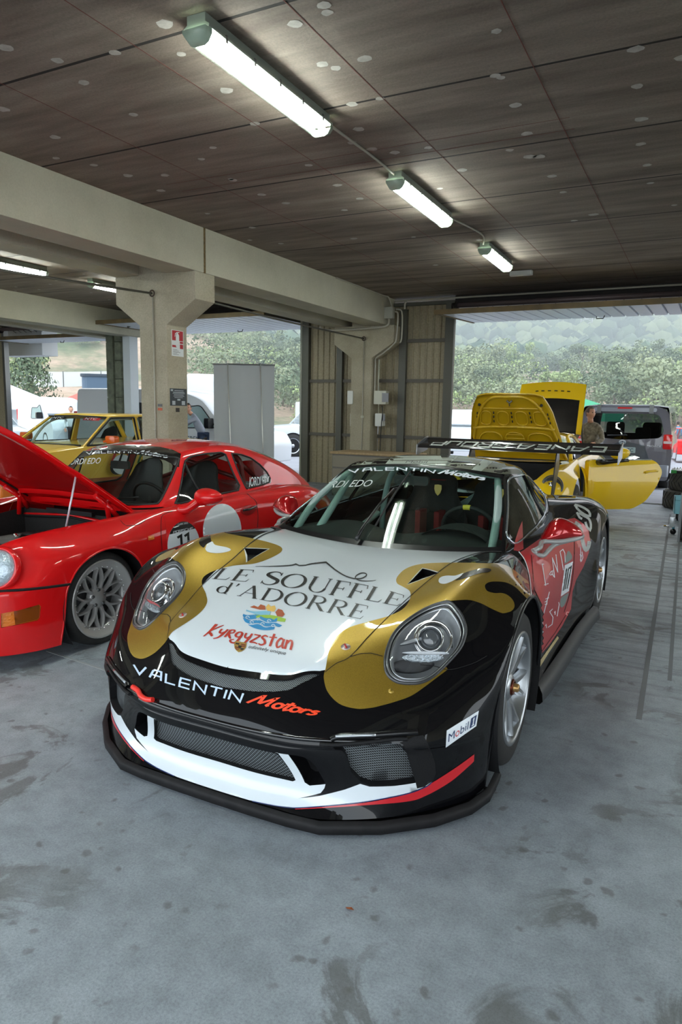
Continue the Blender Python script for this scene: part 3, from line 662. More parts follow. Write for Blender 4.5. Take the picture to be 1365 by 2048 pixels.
for k in range(5):
    y_0,z_0 = F_(.1,.24-.045*k); y_1,z_1 = F_(.45+.4*((k*7)%3)/3,.255-.045*k); m.add([(xx,y_0,z_0),(xx,y_1,z_0),(xx,y_1,z_1),(xx,y_0,z_1)],[(0,1,2,3)])
m.build('fine_print', M('grey print',srgb(120,120,120),.6), t)['kind'] = 'stuff'
t,(a0,a1,b0,b1) = plate('notice_board',[(340.3,776.6),(374,778),(374,812),(340.3,811)],dk_s,'dark notice board with white print on the first column','sign')
m = MB()
for u0,u1,v0,v1 in ((.25,.80,.86,.90),(.18,.85,.76,.80),(.15,.88,.70,.73),(.22,.8,.62,.65),(.2,.84,.54,.57),(.25,.75,.46,.49),(.42,.60,.30,.40),(.12,.30,.05,.28),(.68,.88,.05,.28),(.04,.18,.84,.95)):
    y_0,z_0 = F_(u0,v0); y_1,z_1 = F_(u1,v1); m.add([(xx,y_0,z_0),(xx,y_1,z_0),(xx,y_1,z_1),(xx,y_0,z_1)],[(0,1,2,3)])
m.build('notice_print', lt_s, t)['kind'] = 'stuff'
t,_ = plate('black_sticker',[(352,815.5),(359.5,816),(359.5,824),(352,824)],black_ink,'small black sticker under the notice board','sticker')
o = MB(); y_ = 6.518; P0 = at_y((316,808),y_); P1 = at_y((325,821),y_)
for k,(a,b_,mt_) in enumerate(((.75,1,'sticker dark'),(.35,.7,'sticker orange'),(0,.25,'sticker dark'))):
    pass
st = tag(MB().box((P0[0],y_-.003,P1[2]),(P1[0],y_,P1[2]+(P0[2]-P1[2])*.4)).build('orange_sticker', M('orange sticker',srgb(190,90,60),.6)),'small orange sticker on the front of the first column','sticker')
tag(MB().box((P0[0],y_-.003,P1[2]+(P0[2]-P1[2])*.6),(P1[0],y_,P0[2])).build('dark_sticker', black_ink),'small dark sticker just above the orange one on the first column','sticker')
# boxes on the second column
wb = M('white plastic',srgb(214,216,210),.4)
def box_at(name, pa, pb, Y, dep, label, cat, mat=wb, r=.015, axis=1):
    P = at_y(pa,Y); Q = at_y(pb,Y); return tag(MB().rbox((P[0],Y-dep,Q[2]),(Q[0],Y,P[2]),r,3,1).build(name, mat, None), label, cat)
box_at('switch_box',(703,782),(713,808.5),12.06,.16,'white electrical box on the left side of the second column','electrical box')
o = box_at('breaker_box',(754.5,782),(778,808.8),12.10,.14,'cream breaker box with dark window on the right of the second column','electrical box',M('cream plastic',srgb(196,196,180),.4))
P = at_y((765.5,786),11.96); Q = at_y((777.8,804),11.96); MB().box((P[0],11.945,Q[2]),(Q[0],11.958,P[2])).build('smoked_window', M('smoked plastic',(.03,.03,.03,1),.1), o)
box_at('paper_dispenser',(706.5,826.5),(713.5,852.5),12.06,.12,'white dispenser low on the left side of the second column','dispenser')
o = box_at('socket_box',(756,826.7),(770.8,852.6),12.10,.12,'white rounded socket box below the breaker box','electrical box')
P = at_y((766,829),11.975); Q = at_y((770.5,842),11.975); MB().box((P[0],11.96,Q[2]),(Q[0],11.978,P[2])).build('socket_cover', M('smoked plastic',(.1,.1,.1,1)), o)
box_at('light_switch',(723,831),(728,836),11.92,.02,'tiny light switch on the face of the second column','switch',M('cream plastic',(.1,.1,.1,1)),.004)
P = at_y((764,811),11.95); tag(MB().tube(smooth_loop([tuple(P),(P[0]+.02,11.95,P[2]-.1),(P[0]-.0,11.95,P[2]-.4),(P[0]-.01,11.95,.9),(P[0]-.02,11.95,.3),(P[0],11.93,.02)],.05,False),.008,6).build('power_cable', M('black cable',(.015,.015,.015,1),.5)),'black cable hanging from the breaker box','cable')
# ---- back wall cladding
def cladding(x0, x1, z0, z1, name, y=WALL_Y, pitch=.13):
    m = MB(); V = []; prof = []; x = x0
    while x < x1-1e-6:
        for dx,dy in ((0,0),(.016,-.022),(.030,-.022),(.046,0),(pitch,0)):
            if x+dx <= x1+1e-6: prof.append((x+dx,y+dy))
        x += pitch
    V = [(a,b_,z) for z in (z0,z1) for a,b_ in prof]; n = len(prof)
    m.add(V,[(i,i+1,n+i+1,n+i) for i in range(n-1)]); m.box((x0,y+.03,z0),(x1,y+.06,z1)); return structure(m.build(name, cladding_m))
cl1 = cladding(-7.18,-5.95,0,3.48,'wall_back'); cl2 = cladding(-5.55,-4.10,0,3.42,'wall_back')
zr = [at_y((650,762),12.25)[2], at_y((650,868.6),12.25)[2]]
for o,xa,xb in ((cl1,-7.15,-5.95),(cl2,-5.55,-4.15)):
    zz = zr+([at_y((860,680),12.2)[2]] if o is cl2 else [])
    for z in zz: MB().box((xa,WALL_Y-.055,z-.03),(xb,WALL_Y-.024,z+.03)).build('wall_rail', rail_m, o)
for (xa,xb,o,zt) in ((-7.20,-7.05,cl1,3.48),(-6.42,-6.30,cl1,3.3),(-5.12,-4.98,cl2,3.3),(-4.24,-4.08,cl2,3.42)):
    MB().box((xa,WALL_Y-.10,0),(xb,WALL_Y-.02,zt)).build('steel_post', steel_g, o)
MB().box((-7.24,WALL_Y-.10,0),(-7.19,WALL_Y+.1,3.4)).build('door_jamb', M('pale jamb strip',srgb(150,152,140),.5,.2), cl1)
MB().box((-5.54,WALL_Y-.09,3.36),(-4.1,WALL_Y-.02,3.42)).build('top_rail', steel_g, cl2)
structure(MB().box((-7.2,WALL_Y-.02,3.32),(-19,WALL_Y+.08,3.5)).build('wall_back', dark_m)); structure(MB().box((-4.1,WALL_Y-.02,3.34),(7.2,WALL_Y+.08,3.5)).build('wall_back', dark_m))
structure(MB().box((X_R+.5,WALL_Y-.05,0),(X_R+1.6,WALL_Y+.05,3.4)).build('wall_back', cladding_m))
# split block pillar between the two left bays
pl_m = M('mossy concrete block', srgb(118,124,106), .9, noise=srgb(88,92,80), bscale=9, bump=.5)
pil = structure(MB().box((-12.20,WALL_Y-.35,0),(-12.02,WALL_Y,3.32)).build('wall_back', pl_m))
for k in range(8): MB().box((-12.21,WALL_Y-.36,.02+k*.41),(-12.01,WALL_Y-.01,.02+k*.41+.395)).build('block', pl_m, pil); MB().box((-11.95,WALL_Y-.36,.02+k*.41),(-11.78,WALL_Y-.01,.02+k*.41+.395)).build('block', pl_m, pil)
MB().box((-11.76,WALL_Y-.30,0),(-11.55,WALL_Y-.05,3.2)).build('white_post', M('white post paint',srgb(206,214,220),.6), pil)
structure(MB().box((-16.9,WALL_Y-.1,0),(-16.05,WALL_Y+.02,3.4)).build('wall_back', cladding_m)); MB().box((-16.06,WALL_Y-.12,0),(-15.98,WALL_Y+.02,3.3)).build('door_jamb', alloy_dark, bpy.context.scene.collection.objects[-1] if False else pil)
# side walls
structure(MB().box((-19.1,Y_F,0),(-19,WALL_Y,3.5)).build('wall_left', col_m)); structure(MB().box((7.2,Y_F,0),(7.3,1.2,3.5)).box((7.2,9.2,0),(7.3,WALL_Y,3.5)).box((7.2,1.2,2.75),(7.3,9.2,3.5)).build('wall_right', col_m)); structure(MB().box((7.3,-6,-.06),(26,22,-.01)).build('paddock_ground', M('paddock concrete',srgb(150,150,148),.85)))  # opening in the unseen right wall added for light and reflections on the car
# ---- raised tilt doors
def tilt_door(x0, x1, ya, za, yb, zb, label, group='raised tilt doors'):
    t = empty('tilt_door', ((x0+x1)/2,(ya+yb)/2,(za+zb)/2), 0, label, 'door', group); L = hypot(yb-ya,zb-za); t.rotation_euler = (atan2(zb-za,yb-ya),0,0)
    w = (x1-x0)/2; n = int((x1-x0)/.22)
    m = MB(); prof = []
    for i in range(n):
        x = -w+2*w*i/n; p = 2*w/n
        prof += [(x,0),(x+.006,.030),(x+.028,.030),(x+.034,0),(x+p-.001,0)]
    k = len(prof); m.add([(a,y_,b_) for y_ in (-L/2+.03,L/2) for a,b_ in prof],[(i,i+1,k+i+1,k+i) for i in range(k-1)]); m.box((-w,-L/2+.03,.03),(w,L/2,.045)); m.build('ribbed_sheet', door_m, t)
    MB().box((-w-.03,-L/2-.01,-.02),(w+.03,-L/2+.03,.06)).build('edge_channel', tan_m, t)
    for s_ in (-1,1): MB().box((s_*w-.02,-L/2,-.012),(s_*w+.02,L/2,.05)).build('side_channel', tan_m if s_ < 0 else steel_g, t)
    MB().tube([(-.05+w*.1,L/2-.5,-.02),(-.05+w*.1,L/2-.5,-.055),(.06+w*.1,L/2-.5,-.055),(.08+w*.1,L/2-.5,-.01)],.009,6).build('pull_handle', black_int, t)
    return t
tilt_door(-4.06,.20,11.20,3.06,13.30,3.15,'white ribbed raised door over the right opening with yellow car')
tilt_door(-11.40,-7.26,10.9,3.15,13.30,3.16,'white ribbed raised door over the middle opening with pickup outside')
tilt_door(-15.95,-12.66,11.7,3.02,12.9,3.03,'white ribbed raised door over the far left opening')
for (x0,x1,lab) in ((-4.0,.10,'dull steel counterweight tube over the right opening'),(-11.3,-7.35,'dull steel counterweight tube over the middle opening'),(-15.9,-12.75,'dull steel counterweight tube over the far left opening')):
    t = MB().tube([(x0,WALL_Y-.25,3.30),(x1,WALL_Y-.25,3.30)],.045,10).build('counterweight_tube', M('reddish steel tube',srgb(126,112,112),.4,.4)); tag(t,lab,'tube','counterweight tubes over the doors')
    for k in range(14): x = x0+.35+(x1-x0-.7)*k/13; MB().tube([(x,WALL_Y-.24,3.30),(x+.03,WALL_Y-.1,3.22)],.007,5).build('spring_rod', dark_m, t)
    MB().lathe([(.001,-.05),(.07,-.05),(.07,.05),(.001,.05)],(1,0,0),(x0-.02,WALL_Y-.25,3.28),14).build('pulley', dark_m, t)
    MB().tube([(x0-.02,WALL_Y-.3,3.28),(x0+.15,WALL_Y-.75,3.14)],.022,8).build('lift_arm', steel_g, t)
ap = structure(MB().box((-60,-40,-.30),(60,Y_F,-.02)).build('pit_lane', M('pit lane concrete',srgb(168,167,163),.85,noise=srgb(150,149,145),bscale=3)))
# ================================================================ outside
rl = random.Random(11); npr = np.random.RandomState(4)
def lnoise(x,y,s,seed=0):
    v = 0
    for k in range(4): f = s*2**k; v += (sin(x*f+1.7*seed+k*2.1)*cos(y*f*1.13+seed+k)+sin((x+y)*f*.71+seed*3+k*1.3))*.5/2**k
    return v
def height(X,Y):
    r = hypot(X,Y); az = math.degrees(atan2(X,Y)); left = 1/(1+math.exp((az+36)/2.0))
    g = -.02-.03*max(0,min(r,38)-14)
    def prof(r,pts): return float(np.interp(r,[p[0] for p in pts],[p[1] for p in pts]))
    rt = prof(r,[(0,0),(46,0),(60,.8),(90,4.0),(130,8.0),(170,10.5),(230,12),(300,26),(420,66),(620,116),(800,145),(1000,160)])
    lf = prof(r,[(0,0),(44,0),(60,3.0),(72,4.0),(80,4.6),(100,11),(108,12),(150,18),(200,24),(300,42),(500,90),(800,140),(1000,150)])
    rt *= 1-.34*(1/(1+math.exp(-(az+3.6)/1.2)))*min(1,max(0,(r-300)/200)); rt *= 1+.15*(1/(1+math.exp((az+15)/3)))*min(1,max(0,(r-300)/200))
    h = rt*(1-left)+lf*left; amp = min(1,max(0,(r-60)/60)); return g+h+amp*(lnoise(X,Y,.035)*1.6+lnoise(X,Y,.010,5)*min(9,r*.016))
def ground_mat():
    m,n,b = nodes_mat('dry hillside'); tc = _n(n,'ShaderNodeTexCoord'); O = tc.outputs['Object']
    q = _n(n,'ShaderNodeTexNoise',Scale=.09,Detail=10,Roughness=.65); n.links.new(O,q.inputs['Vector']); c = ramp(n,q.outputs['Fac'],[(.36,srgb(92,104,74)),(.46,srgb(124,122,94)),(.54,srgb(168,146,124)),(.66,srgb(190,164,146))])
    q2 = _n(n,'ShaderNodeTexNoise',Scale=1.3,Detail=8,Roughness=.7); n.links.new(O,q2.inputs['Vector']); c = mixc(n,c,ramp(n,q2.outputs['Fac'],[(.35,(.72,.72,.70)),(.65,(1.1,1.1,1.1))]),.8,'MULTIPLY'); n.links.new(c,b.inputs['Base Color']); b.inputs['Roughness'].default_value = .95; return m
rs = [12.6,13,14,16,18,21,25,30,36,42,46,50,55,60,66,72,80,88,97,107,118,130,145,160,180,200,225,250,280,315,350,400,450,510,580,650,730,820,920,1000]; na = 90
V = []; F = []
for i,r in enumerate(rs):
    for j in range(na+1):
        az = radians(-78+126*j/na)
        x,y = r*sin(az), r*cos(az)
        V.append((x, y, height(x,y)))
for i in range(len(rs)-1):
    for j in range(na): a = i*(na+1)+j; F.append((a,a+1,a+na+2,a+na+1))
hl_o = structure(mesh('hillside',V,F,ground_mat(),None,True))
asph = M('car park asphalt',srgb(150,150,156),.9,noise=srgb(132,132,138),bscale=1.5,bump=.3)
V = []; F = []; ys = [12.62,13,14,16,19,23,28,34,41,47]; xs_ = np.linspace(-70,45,40)
for y in ys:
    for x in xs_: V.append((x*(.45+.55*(y-12.6)/34.4) if False else x, y, -.02-.03*max(0,min(hypot(x,y),38)-14)+.04))
nx = len(xs_)
for i in range(len(ys)-1):
    for j in range(nx-1): a = i*nx+j; F.append((a,a+1,a+nx+1,a+nx))
structure(mesh('car_park',V,F,asph,None,True))
structure(MB().box((-19,12.6,-.10),(7.2,12.75,.012)).build('floor', M('threshold concrete',srgb(160,162,164),.8)))
# ---- trees
leafA = [M('pine leaf green',srgb(130,142,108),.8,noise=srgb(98,112,84),bscale=2.5),M('olive leaf green',srgb(158,166,132),.8,noise=srgb(122,132,102),bscale=2.5),M('fresh leaf green',srgb(166,182,124),.8,noise=srgb(130,148,98),bscale=2.5),M('dark pine green',srgb(100,116,86),.8,noise=srgb(72,88,64),bscale=2.5)]
for m_ in leafA: pass
bark = M('bark',srgb(110,92,80),.9)
def crown_mesh(name, kind, seed, mat, n=900):
    rg = np.random.RandomState(seed); V = []; F = []
    lobes = []
    if kind == 'cone': lobes = [((rg.uniform(-.12,.12)*(1-t),rg.uniform(-.12,.12)*(1-t),.18+.80*t),.34*(1-t)+.07) for t in np.linspace(0,1,14)]
    elif kind == 'umbrella': lobes = [((rg.uniform(-.36,.36),rg.uniform(-.36,.36),.62+rg.uniform(-.08,.16)),rg.uniform(.07,.16)) for _ in range(24)]
    else: lobes = [((rg.uniform(-.36,.36),rg.uniform(-.36,.36),rg.uniform(.18,.88)),rg.uniform(.07,.20)) for _ in range(24)]
    for i in range(n):
        (cx_,cy_,cz_),r_ = lobes[rg.randint(len(lobes))]; d = rg.normal(size=3); d /= np.linalg.norm(d); rr_ = r_*(.72+.34*rg.rand()); c = np.array((cx_,cy_,cz_))+d*rr_*np.array((1,1,.8))
        s_ = .016+.024*rg.rand(); a = rg.normal(size=3); a -= d*a.dot(d)*.6; a /= np.linalg.norm(a); b = np.cross(d,a); b /= np.linalg.norm(b); k = len(V)
        V += [c-a*s_,c-b*s_*.6,c+a*s_,c+b*s_*.6]; F.append((k,k+1,k+2,k+3))
    me = bpy.data.meshes.new(name); me.from_pydata([tuple(v) for v in V],[],F); me.materials.append(mat); return me
def trunk_mesh(kind):
    m = MB(); h = .55 if kind != 'cone' else .25; m.tube([(0,0,-.05),(.01,.01,h*.5),(-.01,.02,h)],[.028,.022,.014],6)
    if kind == 'umbrella':
        for a in (0,2,4): m.tube([(0,0,h*.75),(.16*cos(a),.16*sin(a),h+.08)],[.012,.006],5)
    me = bpy.data.meshes.new('trunk'); me.from_pydata(m.V,[],m.F); me.materials.append(bark); return me
CM = {}
for ki,kind in enumerate(('round','umbrella','cone','shrub')):
    for s_ in range(3): CM[(kind,s_)] = [crown_mesh('foliage',kind,ki*10+s_,mt,1500 if kind != 'cone' else 2000) for mt in leafA]
TM = {k:trunk_mesh(k) for k in ('round','umbrella','cone')}
placed = []
def tree(X,Y,h,wd,kind,mi,label,group=None,name='tree',var=None):
    t = empty(name,(X,Y,height(X,Y)-.1),rl.uniform(0,6.28),label,'tree' if name != 'bush' else 'bush',group); t.scale = (wd,wd,h)
    me = CM[(kind,rl.randrange(3) if var is None else var)][mi]; link('foliage',me,t)
    if kind in TM: link('trunk',TM[kind],t)
    placed.append((X,Y)); return t
def at_r(px, r):         # point at range r in the direction of a pixel column
    d = ray((px,820)); k = r/hypot(d[0],d[1]); return d[0]*k, d[1]*k
X,Y = at_r(64,54); tree(X,Y,5.4,4.6,'cone',3,'lone dark green conical pine on the bank, far left opening')
X,Y = at_r(133,96); tree(X,Y,4.8,5.6,'round',3,'round dark green tree on the upper terrace, far left opening')
for px,r_,h,w_,wh_ in ((183,92,2.4,4.0,'widest light bush right of the round terrace tree'),(215,94,1.9,2.6,'small bush near the mossy pillar on the upper terrace'),(100,94,1.6,3.5,'low bush just left of the round terrace tree'),(160,108,2.0,5,'bush behind and right of the round terrace tree')):
    X,Y = at_r(px,r_); tree(X,Y,h,w_,'shrub',1,wh_,'scrub on the terraced bank','bush')
for px,r_,h,w_,wh_ in ((22,62,3.5,6,'nearer light green bush at the far left opening edge'),(35,70,3.4,6,'farther light green bush behind the one at the edge')): X,Y = at_r(px,r_); tree(X,Y,h,w_,'shrub',2,wh_,'light bushes at the left edge','bush')
# wooded slope behind the middle and right openings
specs = []
for k in range(300-55):
    az = rl.uniform(-35.0,3.5); r_ = 62+110*rl.random()**.75; X,Y = r_*sin(radians(az)),r_*cos(radians(az))
    if -13.2 < az < -7.2 and 70 < r_ < 150 and rl.random() < .93: continue      # the bare quarry face
    if any((X-a)**2+(Y-b)**2 < (2.0+r_*.006)**2 for a,b in placed): continue
    kd = rl.choice(['round','umbrella','round','shrub','round']); mi = rl.choice([0,1,1,2,0,3]) if kd != 'shrub' else rl.choice([1,2]); h = rl.uniform(3.4,6.6) if kd != 'shrub' else rl.uniform(1.6,3.0); w_ = h*rl.uniform(.85,1.2) if kd != 'shrub' else h*1.8
    lab = {'round':'round leafy tree among the woods on the slope','umbrella':'flat-topped pine among the woods on the slope','shrub':'low shrub among the trees on the slope'}[kd]
    tree(X,Y,h,w_,kd,mi,lab,'trees on the wooded slope outside')
for k in range(40):
    az = rl.uniform(-56,-38); r_ = rl.uniform(112,210); X,Y = r_*sin(radians(az)),r_*cos(radians(az)); tree(X,Y,rl.uniform(2,4),rl.uniform(3,6),'round',rl.choice([0,1,3]),'small tree high on the left terraces','trees high on the left terraces')
# the rest of the wood on the slope, past the three hundred that show largest
def woodland(n):
    bs_ = [crown_mesh('tmp','round' if q < 3 else 'umbrella',70+q,leafA[0],330) for q in range(5)]; arr = [np.array([tuple(v.co) for v in b.vertices]) for b in bs_]; V = []; MI = []; off = 0; k = 0
    while k < n:
        az = rl.uniform(-38.5,4); r_ = 58+135*rl.random()**.9
        if -13.0 < az < -7.4 and 72 < r_ < 150 and rl.random() < .95: continue
        X,Y = r_*sin(radians(az)),r_*cos(radians(az)); a = arr[rl.randrange(5)]; h = rl.uniform(3.0,6.0); w_ = h*rl.uniform(.9,1.3); V.append(a*[w_,w_,h]+[X,Y,height(X,Y)-h*.12]); MI += [rl.choice([0,0,1,1,2,3])]*(len(a)//4); k += 1
    A = np.vstack(V); F = np.arange(len(A)).reshape(-1,4); me = bpy.data.meshes.new('woodland'); me.from_pydata(A.tolist(),[],F.tolist()); 
    for m_ in leafA: me.materials.append(m_)
    me.polygons.foreach_set('material_index',MI); o = link('woodland',me); tag(o,'mixed woodland filling the slope between the single trees','woodland',None,'stuff')
    for b in bs_: bpy.data.meshes.remove(b)
woodland(560)
# far forest, past counting
def forest(name, rmin, rmax, n, size, mats):
    base = []
    for s_ in range(3):
        rg = np.random.RandomState(50+s_); V = []; F = []
        nu,nv = 7,4
        for i in range(nv+1):
            for k in range(nu): ph = pi*i/nv; t_ = 2*pi*k/nu; j = 1+.35*(rg.rand()-.5); V.append((.5*sin(ph)*cos(t_)*j,.5*sin(ph)*sin(t_)*j,.45-.5*cos(ph)*j))
        for i in range(nv):
            for k in range(nu): F.append((i*nu+k,i*nu+(k+1)%nu,(i+1)*nu+(k+1)%nu,(i+1)*nu+k))
        base.append((np.array(V),F))
    VV = []; FF = []; MI = []; off = 0
    for i in range(n):
        u = npr.rand(); r_ = rmin+(rmax-rmin)*u**.8; az = npr.uniform(-60,12); X,Y = r_*sin(radians(az)),r_*cos(radians(az))
        if -40 > az and r_ < 230: continue
        b,f = base[npr.randint(3)]; s_ = size*(.7+.7*npr.rand())*(.75+r_/900); VV.append(b*[s_*1.1,s_*1.1,s_*1.25]+[X,Y,height(X,Y)-.3]); FF += [tuple(q+off for q in t) for t in f]; MI += [npr.randint(len(mats))]*len(f); off += len(b)
    o = mesh(name,np.vstack(VV),FF,None,None,True,mats,MI); tag(o,'dense distant forest covering the hills beyond the circuit','forest',None,'stuff'); return o
fm = [M('far forest green a',srgb(92,114,90),.95),M('far forest green b',srgb(64,86,70),.95),M('far forest green c',srgb(124,142,108),.95)]
forest('distant_forest',170,980,17000,5.4,fm)
hz = nodes_mat('valley haze')[0]; hn = hz.node_tree; hn.nodes.clear(); ho = hn.nodes.new('ShaderNodeOutputMaterial'); hv = hn.nodes.new('ShaderNodeVolumeScatter'); hv.inputs['Color'].default_value = (.80,.93,1,1); hv.inputs['Density'].default_value = .0027; hv.inputs['Anisotropy'].default_value = 0; hn.links.new(hv.outputs[0],ho.inputs['Volume'])
tag(MB().box((-900,26,-6),(260,1000,190)).build('haze', hz),'pale blue haze hanging in the valley over the wooded hills','haze',None,'stuff')
# barriers on the terraces (left opening)
def barrier(pts, h, label, n):
    t = empty('track_barrier', (pts[0][0],pts[0][1],0), 0, label, 'barrier','white barriers on the terraces'); o0 = Vector((pts[0][0],pts[0][1],0)); C_ = smooth_loop(pts,3,False)
    m = MB(); P = [(x-o0.x,y-o0.y,height(x,y)) for x,y in C_]; V = []
    for a in P: V += [(a[0],a[1],a[2]-.2),(a[0],a[1],a[2]+h)]
    m.add(V,[(2*i,2*i+1,2*i+3,2*i+2) for i in range(len(P)-1)]); m.build('barrier_sheet', M('pale barrier',srgb(206,212,214),.6), t)
    for i in range(0,len(P),2): a = P[i]; MB().box((a[0]-.05,a[1]-.08,a[2]-.1),(a[0]+.05,a[1]-.03,a[2]+h+.05)).build('barrier_post', alloy_dark, t)
barrier([at_r(0,66),at_r(60,66),at_r(130,67),at_r(205,70),at_r(245,72)],1.3,'lower white barrier with posts on the terraced bank',0)
barrier([at_r(40,100),at_r(100,102),at_r(160,105),at_r(245,112)],1.2,'upper white barrier along the second terrace',0)
# tents, container, awning
def tent(loc, s, h0, h1, mat, label, rz=0):
    t = empty('gazebo',loc,rz,label,'tent'); V = [(-s,-s,h0),(s,-s,h0),(s,s,h0),(-s,s,h0),(0,0,h1)]+[(-s,-s,h0-.3),(s,-s,h0-.3),(s,s,h0-.3),(-s,s,h0-.3)]
    mesh('canopy',V,[(0,1,4),(1,2,4),(2,3,4),(3,0,4),(5,6,1,0),(6,7,2,1),(7,8,3,2),(8,5,0,3)],mat,t,False)
    for x in (-s,s):
        for y in (-s,s): MB().tube([(x*.97,y*.97,0),(x*.97,y*.97,h0)],.03,6).build('leg', alloy, t)
    return t
X,Y = at_r(32,36); tw = tent((X-.6,Y,-.7),1.6,2.2,3.1,M('white canvas',srgb(226,230,232),.8),'white gazebo with pointed roof, far left opening',.4); 
MB().box((-1.55,1.2,.1),(1.55,1.3,2.2)).build('side_wall', M('white canvas'), tw)
X,Y = at_r(196,40); tent((X,Y,-.7),1.3,2.4,3.2,M('red canvas',srgb(222,96,84),.8),'red gazebo roof behind the open van doors',.3)
X,Y = at_r(1172,24); tent((X-.5,Y,-.35),1.5,1.9,2.45,M('green canvas',srgb(60,140,104),.8),'green gazebo roof behind the man and grey van',.2)
X,Y = at_r(222,30); cn = empty('blue_container',(X,Y,-.5),.75,'dark blue grey round tank or container above the vans','container'); MB().rbox((-1.0,-1.2,0),(1.0,1.2,3.1),.3,5,2).build('shell', M('slate blue container',srgb(76,94,112),.6), cn); MB().rbox((-1.05,-1.25,3.05),(1.05,1.25,3.15),.3,5,2).build('rim', M('dark slate rim',srgb(54,64,74),.6), cn)
P = at_y((14,712),13.0); Q = at_y((84,690),13.0); m = MB().box((P[0]-.3,13.0,P[2]),(Q[0],13.5,3.42)); aw = tag(m.build('white_awning_box', M('white canvas')),'white box of an awning hanging outside the far left opening','awning')
for x in (P[0],Q[0]-.2): MB().box((x-.04,12.38,3.36),(x+.04,13.02,3.42)).build('bracket', alloy, aw)
# pylon and power lines
X,Y = at_r(1162,330); zb_ = height(X,Y); py = empty('pylon',(X,Y,zb_),.5,'pale lattice electricity pylon on the hill above the grey van','pylon'); pm = M('galvanised lattice',srgb(196,204,208),.5,.2); m = MB()
m.tube([(-3,0,0),(-2.2,0,14),(-5,0,22)],.28,4).tube([(3,0,0),(2.2,0,14),(5,0,22)],.28,4).tube([(-6.5,0,22),(6.5,0,22)],.30,4).tube([(-2.2,0,14),(5,0,22)],.14,4).tube([(2.2,0,14),(-5,0,22)],.14,4).tube([(-7,0,24),(-5,0,22)],.2,4).tube([(7,0,24),(5,0,22)],.2,4)
for k in range(6): z = 2.2*k; m.tube([(-3+.05*z,0,z),(3-.05*z,0,z+2.2)],.12,4).tube([(3-.05*z,0,z),(-3+.05*z,0,z+2.2)],.12,4)
m.build('lattice', pm, py)
for o_ in (-6,0,6):
    A_ = Vector((X+o_,Y,zb_+22)); B_ = A_+Vector((-170,60,14)); C2 = A_+Vector((120,60,14)); tag(MB().tube([A_+(B_-A_)*t-Vector((0,0,14*4*t*(1-t))) for t in np.linspace(0,1,16)],.07,4).tube([A_+(C2-A_)*t-Vector((0,0,9*4*t*(1-t))) for t in np.linspace(0,1,12)],.07,4).build('power_line', pm),['left','middle','right'][(o_+6)//6]+' one of the three pale power lines at the pylon','cable','power lines at the pylon')
# red and white tape by the white van
P = at_z((912,905),-.1); m = MB()
tp = empty('barrier_tape',(P[0],P[1]+1.5,-.2),.1,'red and white striped tape in front of the white van','tape')
for k in range(10): MB().box((-1.2+.24*k,-.01,.62),(-1.2+.24*k+.235,.01,.72)).build('tape_stripe', red_ink if k%2 else white_ink, tp)
for x in (-1.2,1.2): MB().tube([(x,0,0),(x,0,.75)],.02,6).build('post', alloy, tp)
# ================================================================ main race car
CAR_O = (-1.53249, 2.83466, 0); PHI = -pi/2+.00452
car = empty('race_car', CAR_O, PHI, 'low black, white and gold race coupe with big rear wing in the foreground', 'car')
r = []
